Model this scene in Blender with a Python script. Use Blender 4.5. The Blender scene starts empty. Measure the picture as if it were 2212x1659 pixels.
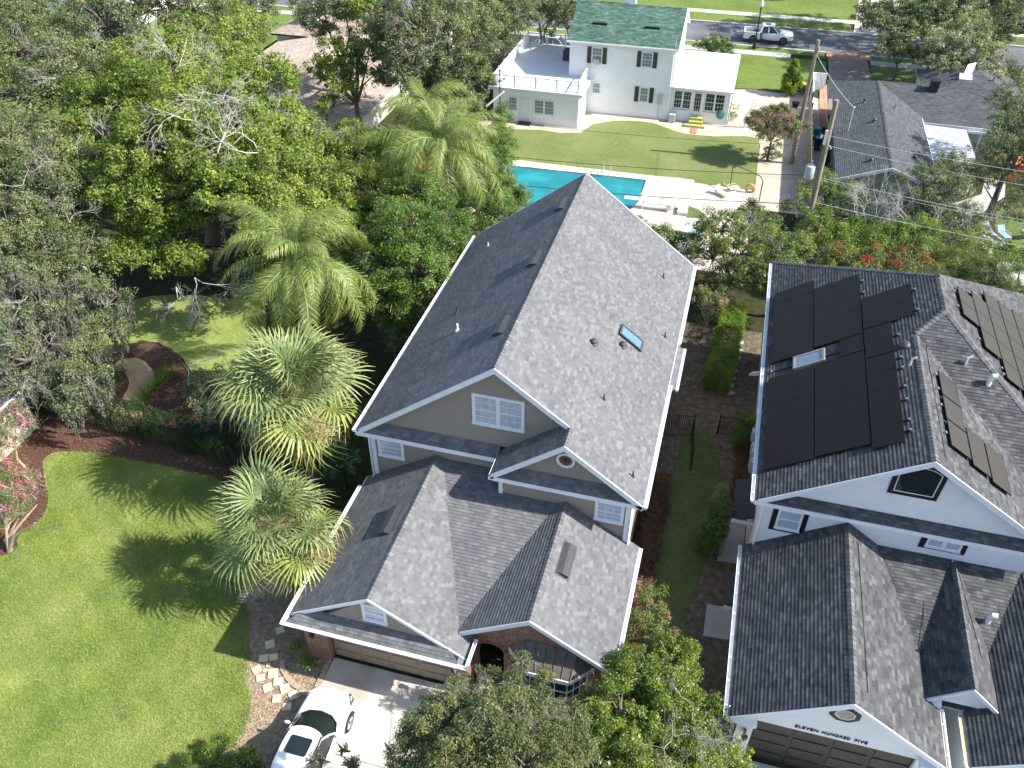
import bpy, math, random
import numpy as np
from mathutils import Vector, Matrix
random.seed(7); RNG=np.random.default_rng(11)
S=bpy.context.scene
COL=S.collection
# ---------------- camera, sky, sun, exposure ----------------
CAMH=30.0; PITCH=math.radians(39.28); YAW=math.radians(15.45)
cam=bpy.data.cameras.new('camera'); camo=bpy.data.objects.new('camera',cam); COL.objects.link(camo)
cam.sensor_width=36.0; cam.lens=29.88; cam.clip_start=.5; cam.clip_end=900
camo.location=(0,0,CAMH); camo.rotation_euler=(math.pi/2-PITCH,0,YAW)
S.camera=camo
SUN=Vector((1.16,0.05,1.0)).normalized()
S_EL=math.asin(SUN.z); S_AZ=math.atan2(SUN.x,SUN.y)
w=bpy.data.worlds.new('World'); S.world=w; w.use_nodes=True
nt=w.node_tree; bg=nt.nodes['Background']; sky=nt.nodes.new('ShaderNodeTexSky')
sky.sky_type='NISHITA'; sky.sun_disc=False; sky.sun_elevation=S_EL; sky.sun_rotation=S_AZ
sky.air_density=1.0; sky.dust_density=1.0; sky.ozone_density=1.0
nt.links.new(sky.outputs[0],bg.inputs[0]); bg.inputs[1].default_value=0.135
sl=bpy.data.lights.new('sun','SUN'); sl.energy=4.9; sl.angle=math.radians(.53); sl.color=(1,.955,.88)
so=bpy.data.objects.new('sun',sl); COL.objects.link(so); so.location=(40,0,60)
so.rotation_euler=SUN.to_track_quat('Z','Y').to_euler()
S.view_settings.view_transform='Standard'; S.view_settings.look='None'; S.view_settings.gamma=1; S.view_settings.exposure=0.95
S.render.resolution_x=1024; S.render.resolution_y=768
try:
    S.cycles.max_bounces=6; S.cycles.diffuse_bounces=3; S.cycles.transparent_max_bounces=8
except Exception: pass
# ---------------- pixel -> place helpers (D = photo seen 2212 px wide) ----------------
_f=1836.0
_c,_s=math.cos(YAW),math.sin(YAW); _cp,_sp=math.cos(PITCH),math.sin(PITCH)
def ray(x,y):
    a=(x-1106)/_f; b=-(y-829.5)/_f
    fx=_cp+b*_sp; fz=-_sp+b*_cp
    return Vector((a*_c-fx*_s, a*_s+fx*_c, fz))
def P(x,y,z=0.0):
    d=ray(x,y); t=(z-CAMH)/d.z; return Vector((d.x*t,d.y*t,z))
def PY(x,y,Y):
    d=ray(x,y); t=Y/d.y; return Vector((d.x*t,Y,CAMH+d.z*t))
def PX(x,y,X):
    d=ray(x,y); t=X/d.x; return Vector((X,d.y*t,CAMH+d.z*t))
# ---------------- object helpers ----------------
def tag(o,label=None,cat=None,group=None,kind=None):
    if label: o['label']=label
    if cat: o['category']=cat
    if group: o['group']=group
    if kind: o['kind']=kind
    return o
def thing(name,label,cat,loc=(0,0,0),group=None):
    o=bpy.data.objects.new(name,None); COL.objects.link(o); o.location=loc; o.empty_display_size=.3
    return tag(o,label,cat,group)
def copy_tree(o,parent=None):
    c=o.copy(); COL.objects.link(c)
    if parent is not None: c.parent=parent
    for ch in list(o.children): copy_tree(ch,c)
    return c
class MB:
    def __init__(s): s.v=[]; s.f=[]; s.uv=[]; s.m=[]; s.has=False
    def face(s,pts,uv=None,mi=0):
        b=len(s.v); s.v+= [tuple(p) for p in pts]; s.f.append(tuple(range(b,b+len(pts)))); s.m.append(mi)
        if uv is not None: s.has=True; s.uv.append([tuple(u) for u in uv])
        else: s.uv.append([(0,0)]*len(pts))
    def box(s,x0,y0,z0,x1,y1,z1,mi=0):
        s.fbox(Vector((0,0,0)),Vector((1,0,0)),Vector((0,1,0)),Vector((0,0,1)),x0,x1,y0,y1,z0,z1,mi)
    def fbox(s,O,U,V,W,u0,u1,v0,v1,w0,w1,mi=0):
        b=len(s.v)
        for w_ in (w0,w1):
            for (u,v) in ((u0,v0),(u1,v0),(u1,v1),(u0,v1)):
                s.v.append(tuple(O+U*u+V*v+W*w_))
        for q in ((0,3,2,1),(4,5,6,7),(0,1,5,4),(1,2,6,5),(2,3,7,6),(3,0,4,7)):
            s.f.append(tuple(b+i for i in q)); s.m.append(mi); s.uv.append([(0,0)]*4)
    def prism(s,pts,d,mi=0):
        d=Vector(d); pts=[Vector(p) for p in pts]; b=len(s.v); n=len(pts)
        s.v+=[tuple(p) for p in pts]+[tuple(p+d) for p in pts]
        s.f.append(tuple(range(b+n-1,b-1,-1))); s.f.append(tuple(range(b+n,b+2*n)))
        s.m+=[mi,mi]; s.uv+=[[(0,0)]*n,[(0,0)]*n]
        for i in range(n):
            j=(i+1)%n; s.f.append((b+i,b+j,b+n+j,b+n+i)); s.m.append(mi); s.uv.append([(0,0)]*4)
    def tube(s,pts,rad,n=6,mi=0,caps=True):
        pts=[Vector(p) for p in pts]
        if not hasattr(rad,'__len__'): rad=[rad]*len(pts)
        b=len(s.v); up=None
        for i,p in enumerate(pts):
            t=(pts[min(i+1,len(pts)-1)]-pts[max(i-1,0)]); 
            if t.length<1e-9: t=Vector((0,0,1))
            t.normalize()
            if up is None:
                a=Vector((1,0,0)) if abs(t.x)<.9 else Vector((0,1,0)); up=t.cross(a).normalized()
            else:
                up=(up-t*up.dot(t)); 
                if up.length<1e-6: up=t.orthogonal()
                up.normalize()
            w_=t.cross(up)
            for k in range(n):
                a=2*math.pi*k/n; s.v.append(tuple(p+(up*math.cos(a)+w_*math.sin(a))*rad[i]))
        for i in range(len(pts)-1):
            for k in range(n):
                k2=(k+1)%n
                s.f.append((b+i*n+k,b+i*n+k2,b+(i+1)*n+k2,b+(i+1)*n+k)); s.m.append(mi); s.uv.append([(0,0)]*4)
        if caps:
            s.f.append(tuple(b+k for k in range(n-1,-1,-1))); s.m.append(mi); s.uv.append([(0,0)]*n)
            e=b+(len(pts)-1)*n; s.f.append(tuple(e+k for k in range(n))); s.m.append(mi); s.uv.append([(0,0)]*n)
    def lathe(s,c,prof,n=16,mi=0):
        s_pts=[(Vector(c)+Vector((0,0,z)),r) for r,z in prof]
        b=len(s.v)
        for p,r in s_pts:
            for k in range(n):
                a=2*math.pi*k/n; s.v.append((p.x+r*math.cos(a),p.y+r*math.sin(a),p.z))
        for i in range(len(prof)-1):
            for k in range(n):
                k2=(k+1)%n; s.f.append((b+i*n+k,b+i*n+k2,b+(i+1)*n+k2,b+(i+1)*n+k)); s.m.append(mi); s.uv.append([(0,0)]*4)
        s.f.append(tuple(b+k for k in range(n-1,-1,-1))); e=b+(len(prof)-1)*n; s.f.append(tuple(e+k for k in range(n)))
        s.m+=[mi,mi]; s.uv+=[[(0,0)]*n]*2
    def build(s,name,mats,parent=None,smooth=False,bevel=0):
        me=bpy.data.meshes.new(name); off=Vector((0,0,0))
        q=parent
        while q is not None: off+=q.location; q=q.parent
        me.from_pydata([(x-off.x,y-off.y,z-off.z) for x,y,z in s.v],[],s.f)
        if not isinstance(mats,(list,tuple)): mats=[mats]
        for m_ in mats: me.materials.append(m_)
        if len(mats)>1: me.polygons.foreach_set('material_index',s.m)
        if s.has:
            ul=me.uv_layers.new(name='uv'); ul.data.foreach_set('uv',[c for fu in s.uv for u in fu for c in u])
        if smooth:
            me.polygons.foreach_set('use_smooth',[True]*len(s.f))
            try: me.set_sharp_from_angle(angle=math.radians(40))
            except Exception: pass
        me.update(); o=bpy.data.objects.new(name,me); COL.objects.link(o)
        if parent is not None: o.parent=parent
        if bevel:
            b=o.modifiers.new('bevel','BEVEL'); b.width=bevel; b.segments=2; b.limit_method='ANGLE'
        return o
# ---------------- materials ----------------
def mat(name,col=(.5,.5,.5),rough=.6,spec=.5,metal=0):
    m_=bpy.data.materials.new(name); m_.use_nodes=True; b=m_.node_tree.nodes['Principled BSDF']
    b.inputs['Base Color'].default_value=(*col,1); b.inputs['Roughness'].default_value=rough
    b.inputs['Specular IOR Level'].default_value=spec; b.inputs['Metallic'].default_value=metal
    return m_
class N:
    def __init__(s,m_): s.t=m_.node_tree; s.b=s.t.nodes['Principled BSDF']
    def n(s,k,**kw):
        x=s.t.nodes.new(k)
        for a,v in kw.items():
            if a[0]=='_': setattr(x,a[1:],v)
            else: x.inputs[a.replace('_',' ')].default_value=v
        return x
    def l(s,a,b): s.t.links.new(a,b)
    def coord(s,kind='Object'): return s.n('ShaderNodeTexCoord').outputs[kind]
    def noise(s,scale,detail=4,rough=.55,vec=None,dist=0):
        x=s.n('ShaderNodeTexNoise',Scale=scale,Detail=detail,Roughness=rough,Distortion=dist)
        if vec is not None: s.l(vec,x.inputs['Vector'])
        return x.outputs['Fac']
    def ramp(s,fac,stops):
        r=s.n('ShaderNodeValToRGB'); e=r.color_ramp.elements
        while len(e)<len(stops): e.new(.5)
        for i,(p,c) in enumerate(stops): e[i].position=p; e[i].color=(*c,1)
        s.l(fac,r.inputs[0]); return r.outputs[0]
    def mix(s,a,b,fac,mode='MIX'):
        x=s.n('ShaderNodeMix',_data_type='RGBA',_blend_type=mode)
        for i,v in ((0,fac),(6,a),(7,b)):
            if isinstance(v,(int,float)): x.inputs[i].default_value=v
            elif isinstance(v,tuple): x.inputs[i].default_value=(*v,1)
            else: s.l(v,x.inputs[i])
        return x.outputs[2]
    def math(s,op,a,b=None):
        x=s.n('ShaderNodeMath',_operation=op)
        for i,v in enumerate((a,b)):
            if v is None: continue
            if isinstance(v,(int,float)): x.inputs[i].default_value=v
            else: s.l(v,x.inputs[i])
        return x.outputs[0]
    def bump(s,h,strength=.3,dist=.02):
        x=s.n('ShaderNodeBump',Strength=strength,Distance=dist); s.l(h,x.inputs['Height']); s.l(x.outputs[0],s.b.inputs['Normal']); return x
    def color(s,c): s.l(c,s.b.inputs['Base Color'])
def noisy(name,c1,c2,scale=3,rough=.7,spec=.3,bump=0,bs=40,c3=None,s2=None):
    m_=mat(name,c1,rough,spec); a=N(m_); co=a.coord(); f=a.noise(scale,6,.6,co)
    col=a.ramp(f,[(.3,c1),(.7,c2)] if c3 is None else [(.28,c1),(.5,c2),(.72,c3)])
    if s2: col=a.mix(col,a.ramp(a.noise(s2,3,.6,co),[(.3,(.55,.55,.55)),(.7,(1.25,1.25,1.25))]),.8,'MULTIPLY')
    a.color(col)
    if bump: a.bump(a.noise(bs,4,.6,co),bump,.03)
    return m_
def shingle_mat(name,cs,course=.143,tab=.26,rough=.9):
    m_=mat(name,cs[1],rough,.15); a=N(m_); uv=a.coord('UV')
    def bricks(wd,off,mort=0.0):
        x=a.n('ShaderNodeTexBrick',_offset=off,_squash=1.0,Scale=1.0); x.inputs['Brick Width'].default_value=wd
        x.inputs['Row Height'].default_value=course; x.inputs['Mortar Size'].default_value=mort; x.inputs['Bias'].default_value=0
        x.inputs['Color1'].default_value=(0,0,0,1); x.inputs['Color2'].default_value=(1,1,1,1); x.inputs['Mortar'].default_value=(.5,.5,.5,1)
        a.l(uv,x.inputs['Vector']); return x.outputs['Color']
    b1=bricks(tab,.5); b2=bricks(tab*1.61,.37)
    f=a.mix(b1,b2,.45)
    n=a.noise(.35,3,.5,uv); f=a.math('ADD',f,a.math('MULTIPLY',a.math('SUBTRACT',n,.5),.12))
    g=a.noise(60,2,.5,uv); f=a.math('ADD',f,a.math('MULTIPLY',a.math('SUBTRACT',g,.5),.3))
    st=a.noise(.5,5,.7,uv,.6)
    col=a.ramp(f,[(.18,cs[0]),(.42,cs[1]),(.58,cs[1]),(.85,cs[2])]); a.color(a.mix(col,a.ramp(st,[(.3,(.86,.86,.88)),(.55,(1,1,1)),(.75,(1.08,1.08,1.07))]),1.0,'MULTIPLY'))
    bp=a.math('ADD',a.math('MULTIPLY',b1,1.0),a.math('MULTIPLY',g,.4)); a.bump(bp,.55,.012)
    return m_
def leafmat(name,cols,trans=.35,rough=.5,tipc=None,spec=.35):
    m_=bpy.data.materials.new(name); m_.use_nodes=True; a=N(m_); t=m_.node_tree
    at=a.n('ShaderNodeAttribute',_attribute_name='v'); 
    k=len(cols); col=a.ramp(at.outputs['Fac'],[(i/(k-1),c) for i,c in enumerate(cols)])
    nz=a.noise(.55,2,.5,a.coord()); col=a.mix(col,a.ramp(nz,[(.3,(.72,.78,.8)),(.7,(1.22,1.15,1.0))]),.75,'MULTIPLY')
    a.color(col); a.b.inputs['Roughness'].default_value=rough; a.b.inputs['Specular IOR Level'].default_value=spec
    tr=a.n('ShaderNodeBsdfTranslucent'); c2=a.mix(col,(1.1,1.25,.45),.5,'MULTIPLY'); c3=a.mix(col,c2,.6); a.l(c3,tr.inputs[0])
    mx=a.n('ShaderNodeMixShader',Fac=trans); a.l(a.b.outputs[0],mx.inputs[1]); a.l(tr.outputs[0],mx.inputs[2])
    a.l(mx.outputs[0],t.nodes['Material Output'].inputs['Surface']); return m_
def glassmat(name,col,rough=.06,spec=.8):
    m_=mat(name,col,rough,spec); a=N(m_); a.bump(a.noise(1.3,2,.5,a.coord()),.03,.05); return m_
def sided(name,col,lap=.16,depth=.4,c2=None):
    m_=mat(name,col,.75,.25); a=N(m_); co=a.coord(); sx=a.n('ShaderNodeSeparateXYZ'); a.l(co,sx.inputs[0])
    fz=a.math('FRACT',a.math('DIVIDE',sx.outputs[2],lap)); a.bump(a.math('SUBTRACT',1.0,fz),depth,.015)
    ed=a.ramp(fz,[(0,(.62,.62,.62)),(.07,(1,1,1))]); n_=a.noise(2.2,5,.6,co)
    c=a.ramp(n_,[(.3,col),(.7,c2 or tuple(x*1.08 for x in col))]); a.color(a.mix(c,ed,.5,'MULTIPLY')); return m_
def brickmat(name,c1,c2,mort,sc=1.0):
    m_=mat(name,c1,.85,.2); a=N(m_); co=a.coord(); sx=a.n('ShaderNodeSeparateXYZ'); a.l(co,sx.inputs[0])
    cb=a.n('ShaderNodeCombineXYZ'); a.l(a.math('ADD',sx.outputs[0],sx.outputs[1]),cb.inputs[0]); a.l(sx.outputs[2],cb.inputs[1])
    x=a.n('ShaderNodeTexBrick',Scale=1.0); x.inputs['Brick Width'].default_value=.215*sc; x.inputs['Row Height'].default_value=.075*sc
    x.inputs['Mortar Size'].default_value=.008*sc; x.inputs['Color1'].default_value=(*c1,1); x.inputs['Color2'].default_value=(*c2,1); x.inputs['Mortar'].default_value=(*mort,1)
    a.l(cb.outputs[0],x.inputs['Vector']); n_=a.noise(9,3,.6,co)
    a.color(a.mix(x.outputs['Color'],a.ramp(n_,[(.3,(.6,.6,.6)),(.7,(1.3,1.25,1.2))]),.7,'MULTIPLY')); a.bump(x.outputs['Fac'],-.4,.01); return m_
M={}
M['sh_main']=shingle_mat('grey_shingles',[(.118,.120,.128),(.146,.148,.155),(.195,.195,.20)],tab=.17)
M['sh_dark']=shingle_mat('charcoal_shingles',[(.056,.058,.062),(.084,.086,.090),(.135,.135,.137)],tab=.22)
M['sh_green']=shingle_mat('green_shingles',[(.055,.105,.083),(.09,.16,.125),(.15,.235,.19)],tab=.34)
M['sh_slate']=shingle_mat('slate_shingles',[(.070,.075,.083),(.095,.10,.108),(.125,.13,.138)],tab=.3)
M['sh_tan']=shingle_mat('tan_shingles',[(.32,.255,.20),(.42,.34,.275),(.52,.43,.36)],tab=.34)
M['taupe']=sided('taupe_siding',(.29,.25,.215))
M['white']=noisy('white_paint',(.74,.76,.80),(.82,.83,.85),2,.5,.4)
M['trim']=noisy('white_trim',(.70,.73,.78),(.80,.82,.85),3,.45,.45)
M['gutter']=mat('white_gutter',(.82,.83,.84),.35,.5)
M['brick']=brickmat('red_brown_brick',(.20,.075,.045),(.32,.16,.11),(.35,.30,.26))
M['brickred']=brickmat('orange_brick',(.52,.20,.08),(.62,.32,.16),(.4,.33,.25))
M['stucco_w']=noisy('white_stucco',(.74,.76,.78),(.82,.83,.84),1.2,.85,.2,.25,60)
M['cream']=noisy('cream_stucco',(.55,.51,.42),(.66,.62,.52),1.2,.85,.2,.2,60)
M['wallwhite']=noisy('white_painted_brick',(.80,.81,.82),(.88,.89,.90),.9,.75,.25,.3,25)
M['sage']=noisy('sage_stucco',(.27,.33,.28),(.33,.38,.33),.9,.85,.2,.2,30)
M['black']=mat('black_paint',(.012,.012,.014),.5,.4)
M['blackmetal']=mat('black_metal',(.02,.02,.022),.4,.5,.3)
M['darkvent']=noisy('dark_vent_metal',(.045,.045,.05),(.07,.07,.075),6,.5,.4)
M['glass']=glassmat('window_glass',(.20,.24,.29))
M['glassblind']=noisy('glass_with_blinds',(.34,.40,.48),(.46,.52,.58),3,.12,.7)
M['glassfar']=glassmat('grey_window_glass',(.20,.235,.24),.08,.6)
M['glassdark']=glassmat('dark_glass',(.02,.025,.03),.05)
M['garagedoor']=mat('beige_garage_door',(.30,.235,.16),.6,.3)
M['conc']=noisy('driveway_concrete',(.52,.475,.41),(.62,.57,.50),1.1,.85,.2,.2,50,s2=.35)
M['conc2']=noisy('grey_concrete',(.36,.35,.33),(.47,.46,.44),1.5,.85,.2,.2,40)
M['chips']=noisy('pale_bark_chips',(.22,.165,.115),(.36,.28,.20),5,.95,.1,.9,22,c3=(.50,.41,.31))
M['asphalt']=noisy('asphalt',(.13,.13,.14),(.19,.19,.20),2.2,.9,.2,.2,60,s2=.3)
M['deck']=noisy('pool_deck_concrete',(.62,.52,.43),(.74,.64,.55),.8,.85,.2,.15,30,s2=.4)
M['mulch']=noisy('red_brown_mulch',(.045,.025,.018),(.105,.06,.043),9,.95,.1,1.0,26,c3=(.18,.115,.085))
M['dirt']=noisy('leaf_litter_soil',(.07,.06,.04),(.16,.13,.095),3,.95,.1,.7,18,c3=(.27,.225,.175))
M['sand']=noisy('sandy_soil',(.40,.33,.26),(.50,.42,.34),.9,.95,.1,.25,20,c3=(.60,.52,.44))
M['ground']=noisy('ground_cover',(.022,.03,.012),(.045,.05,.022),2.5,.95,.1,1.0,12,c3=(.08,.06,.035))
M['flag']=noisy('flagstone',(.42,.30,.15),(.55,.42,.26),3,.8,.2,.3,12)
M['paver']=noisy('paver_stone',(.62,.49,.30),(.74,.62,.45),3,.85,.2,.25,40)
M['bark']=noisy('bark',(.10,.08,.065),(.22,.19,.165),6,.95,.1,.8,22)
M['twig']=noisy('pale_twig',(.24,.22,.19),(.36,.335,.30),8,.9,.1)
M['palmbark']=noisy('palm_trunk',(.16,.13,.10),(.30,.25,.19),9,.95,.1,.8,30)
M['wood']=noisy('weathered_wood',(.22,.18,.13),(.33,.28,.21),12,.9,.15,.4,30)
M['chrome']=mat('bright_metal',(.7,.7,.72),.25,.6,.9)
M['galv']=noisy('galvanised_metal',(.42,.45,.48),(.55,.58,.6),4,.4,.5)
def grassmat(name,cs,sc=1.0,bump=.9):
    m_=mat(name,cs[0],.85,.15); a=N(m_); co=a.coord()
    big=a.noise(.35*sc,4,.6,co); mid=a.noise(4*sc,5,.65,co); fine=a.noise(28*sc,3,.7,co)
    f=a.math('ADD',a.math('MULTIPLY',big,.35),a.math('ADD',a.math('MULTIPLY',mid,.3),a.math('MULTIPLY',fine,.45)))
    a.color(a.ramp(f,[(.40,cs[0]),(.52,cs[1]),(.63,cs[2]),(.76,cs[3])])); a.bump(fine,bump,.06); return m_
M['lawn']=grassmat('lawn_grass',[(.13,.19,.04),(.225,.295,.07),(.33,.38,.12),(.48,.45,.23)])
M['lawn_b']=grassmat('back_lawn_grass',[(.10,.155,.04),(.155,.20,.06),(.22,.245,.09),(.33,.30,.15)],.8)
M['lawn_f']=grassmat('far_lawn_grass',[(.075,.12,.025),(.13,.185,.04),(.18,.235,.055),(.25,.27,.09)],.6)
M['lawn_s']=grassmat('sparse_grass',[(.05,.095,.022),(.10,.165,.04),(.17,.19,.08),(.28,.24,.17)],1.0)
# ---------------- construction helpers ----------------
def clipv(poly,v0,keep_above):
    out=[]
    for i in range(len(poly)):
        a=poly[i]; b=poly[(i+1)%len(poly)]
        ia=(a[1]>=v0)==keep_above or abs(a[1]-v0)<1e-9; ib=(b[1]>=v0)==keep_above or abs(b[1]-v0)<1e-9
        if ia: out.append(a)
        if ia!=ib:
            t=(v0-a[1])/(b[1]-a[1]); out.append((a[0]+(b[0]-a[0])*t,v0))
    return out
def roofplane(mb,pts,thick=.14,course=.143,lift=.021):
    pts=[Vector(p) for p in pts]
    n=Vector((0,0,0))
    for i in range(len(pts)): n+= (pts[i]-pts[0]).cross(pts[(i+1)%len(pts)]-pts[0])
    n.normalize()
    if n.z<0: n=-n
    V=(Vector((0,0,1))-n*n.z).normalized(); U=V.cross(n).normalized()
    O=pts[0]; q=[((p-O).dot(U),(p-O).dot(V)) for p in pts]
    off=O.dot(U); vmin=min(v for u,v in q); vmax=max(v for u,v in q)
    k=0
    while vmin+k*course<vmax-1e-4:
        a=vmin+k*course; b=min(a+course,vmax); poly=clipv(clipv(q,a,True),b,False)
        if len(poly)>=3:
            P3=[O+U*u+V*v+n*(lift*(1-(v-a)/course)) for u,v in poly]
            uv=[(u+off,(v-vmin)) for u,v in poly]
            mb.face(P3,[(x,min(max(y,a-vmin+.002),a-vmin+course-.002)) for x,y in uv])
            low=[(u,v) for u,v in poly if abs(v-a)<1e-6]
            if len(low)>=2:
                u0=min(u for u,v in low); u1=max(u for u,v in low)
                p=[O+U*u0+V*a,O+U*u1+V*a]; mb.face([p[0],p[1],p[1]+n*lift,p[0]+n*lift],[(u0+off,a-vmin+.002),(u1+off,a-vmin+.002),(u1+off,a-vmin+.01),(u0+off,a-vmin+.01)])
        k+=1
    lo=[p-n*thick for p in pts]; hi=[p-n*.002 for p in pts]
    mb.face(list(reversed(lo)),None,1)
    for i in range(len(pts)):
        j=(i+1)%len(pts); mb.face([lo[i],lo[j],hi[j],hi[i]],None,1)
def ridgecaps(mb,A,B,nL,nR,w=.15,step=.2):
    A=Vector(A);B=Vector(B); d=(B-A); L=d.length; d.normalize(); nL=Vector(nL).normalized(); nR=Vector(nR).normalized()
    k=int(L/step); up=(nL+nR).normalized()
    tl=d.cross(nL).normalized(); tr=nR.cross(d).normalized()
    if tl.z>0: tl=-tl
    if tr.z>0: tr=-tr
    for i in range(k):
        a=A+d*(i*step)+up*.045; b=A+d*((i+1.12)*step)+up*.022; r=random.random()*50
        a2=a+tl*w; b2=b+tl*w; a3=a+tr*w; b3=b+tr*w
        u=[(r,i*.143+.01),(r,i*.143+.13),(r+.1,i*.143+.13),(r+.1,i*.143+.01)]
        mb.face([a,b,b2,a2],u); mb.face([a,a3,b3,b],u); mb.face([a,a2,a2-up*.022,a-up*.022],u); mb.face([a,a-up*.022,a3-up*.022,a3],u)
        mb.face([a2,b2,b2-up*.03,a2-up*.03],u); mb.face([a3,b3,b3-up*.03,a3-up*.03],u)
def board(mb,A,B,h=.2,t=.04,out=(0,-1,0),drop=0.0,mi=0):
    "fascia board hanging below line A-B"
    A=Vector(A);B=Vector(B);o=Vector(out).normalized(); z=Vector((0,0,1))
    q=[A+z*(.02-drop),B+z*(.02-drop),B-z*(h+drop),A-z*(h+drop)]
    mb.prism(q,o*t,mi)
def gutter(mb,A,B,out,w=.13,h=.12,hang=True):
    A=Vector(A);B=Vector(B);o=Vector(out).normalized(); z=Vector((0,0,1)); L=(B-A).length; d=(B-A).normalized()
    def tr(a,b): mb.prism([A+o*a[0]+z*a[1],A+o*b[0]+z*b[1],A+o*b[2]+z*b[3],A+o*a[2]+z*a[3]],(B-A))
    t=.012
    mb.prism([A+z*0,A+o*t,A+o*t-z*h,A-z*h],(B-A))
    mb.prism([A-z*h,A-z*(h-t),A+o*(w*.7)-z*(h-t),A+o*(w*.7)-z*h],(B-A))
    mb.prism([A+o*(w*.7)-z*h,A+o*(w*.7)-z*(h-t),A+o*(w-t)-z*.03,A+o*(w-t),A+o*(w+.006),A+o*(w+.006)-z*.03],(B-A))
    for e,sg in ((A,1),(B,-1)):
        mb.prism([e,e-z*h,e+o*(w*.7)-z*h,e+o*w-z*.03,e+o*w],d*t*sg)
    if hang:
        k=max(1,int(L/.9))
        for i in range(k):
            c=A+d*((i+.5)*L/k)-z*.012; mb.prism([c-d*.018,c+d*.018,c+d*.018+o*w,c-d*.018+o*w],(0,0,.01))
def downspout(parent,pts,name='downspout',w=.07):
    m_=MB(); pts=[Vector(p) for p in pts]
    m_.tube(pts,w*.62,n=4); return m_.build(name,M['gutter'],parent)
def window(parent,x0,x1,z0,z1,Y,nx=1,glass='glassblind',cas=.1,rows=2,cols=3,frame='trim',n=(0,-1,0),u=None,pro=.05,hung=True,sashes=1,cm=None,muntin=True):
    "window in a wall; n outward normal; x is along u"
    nV=Vector(n); uV=Vector(u) if u else Vector((-nV.y,nV.x,0))
    if u is None and nV.y<0: uV=Vector((1,0,0))
    O=Vector((0,Y,0)) if abs(nV.y)>.5 else Vector((Y,0,0)); z=Vector((0,0,1))
    if abs(nV.x)>.5 and u is None: uV=Vector((0,1,0))
    m_=MB(); B=lambda a,b,c,d,e,f,mi=0: m_.fbox(O,uV,nV,z,a,b,c,d,e,f,mi)
    B(x0,x1,-.02,pro,z1-cas,z1+0.0); B(x0-.02,x1+.02,-.02,pro+.03,z0-.02,z0+cas*.7); B(x0,x0+cas,-.02,pro-.003,z0+cas*.7,z1-cas); B(x1-cas,x1,-.02,pro-.003,z0+cas*.7,z1-cas)
    xa,xb,za,zb=x0+cas,x1-cas,z0+cas*.7,z1-cas
    for s_ in range(sashes):
        sx0=xa+(xb-xa)*s_/sashes; sx1=xa+(xb-xa)*(s_+1)/sashes
        if s_>0: B(sx0-.05,sx0+.05,-.02,pro-.01,za,zb)
        a0=sx0+(.05 if s_ else 0); a1=sx1-(.05 if s_<sashes-1 else 0)
        B(a0,a0+.035,-.02,.03,za,zb); B(a1-.035,a1,-.02,.03,za,zb); B(a0+.035,a1-.035,-.02,.028,za,za+.045); B(a0+.035,a1-.035,-.02,.028,zb-.035,zb)
        if hung: zm=(za+zb)/2; B(a0+.035,a1-.035,-.02,.032,zm-.025,zm+.025)
        if muntin:
            for h_ in ((za,(za+zb)/2),((za+zb)/2,zb)) if hung else ((za,zb),):
                for i in range(1,cols): xx=a0+(a1-a0)*i/cols; B(xx-.007,xx+.007,-.01,.012,h_[0]+.04,h_[1]-.03)
                for i in range(1,rows): zz=h_[0]+(h_[1]-h_[0])*i/rows; B(a0+.035,a1-.035,-.01,.011,zz-.009,zz+.009)
    wo=m_.build('window',M[frame],parent,bevel=0)
    p=MB(); p.fbox(O,uV,nV,z,xa+.03,xb-.03,-.01,.004,za+.04,zb-.03); p.build('pane',M[glass],wo)
    return wo
def sheet(name,pts,z,m_,thick=0,kind='structure',label=None,cat=None,th=.25,parent=None):
    mb=MB(); pts=[(p[0],p[1],z) for p in pts]
    mb.prism([(x,y,z-th) for x,y,_ in pts],(0,0,th)); o=mb.build(name,m_,parent)
    if kind: o['kind']=kind
    if label: o['label']=label
    if cat: o['category']=cat
    return o
def curve(pts,n=6,closed=True):
    out=[]; L=len(pts)
    for i in range(L if closed else L-1):
        p=[Vector((*pts[(i+k)%L][:2],0)) if closed else Vector((*pts[min(max(i+k,0),L-1)][:2],0)) for k in (-1,0,1,2)]
        for j in range(n):
            t=j/n; out.append(.5*((2*p[1])+(p[2]-p[0])*t+(2*p[0]-5*p[1]+4*p[2]-p[3])*t*t+(3*p[1]-p[0]-3*p[2]+p[3])*t*t*t))
    return out
# ---------------- the ground ----------------
def biggrid():
    mb=MB(); mb.face([(-420,-120,0),(420,-120,0),(420,620,0),(-420,620,0)]); o=mb.build('ground',M['ground']); o['kind']='structure'
biggrid()
D=lambda *l:[P(x,y) for x,y in l]
lawnpts=[P(*p) for p in ((0,1206),(40,1160),(66,1140),(98,1108),(104,1071),(95,1027),(93,998),(106,984),(128,976),(175,978),(233,985),(292,996),(365,1009),(437,1029),(474,1040))]+[Vector(p) for p in ((-17.4,21.3,0),(-17.1,19.6,0),(-17.3,18.4,0),(-16.6,18.05,0),(-15.9,17.0,0),(-15.3,15.9,0),(-14.95,15.0,0),(-14.3,14.2,0),(-13.95,13.1,0),(-14.2,12.3,0),(-15.2,11.4,0),(-16.5,10.0,0),(-17,7.5,0),(-33,5,0),(-34,14,0))]
LAWN=curve(lawnpts,5)
sheet('mulch_bed',D((-350,1250),(-200,900),(60,880),(200,850),(330,900),(520,950),(560,1050))+[Vector((-13.0,24,0)),Vector((-12.9,16.8,0)),Vector((-12.1,16.7,0)),Vector((-12.1,6,0)),Vector((-40,4,0))],.006,M['mulch'])
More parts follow.
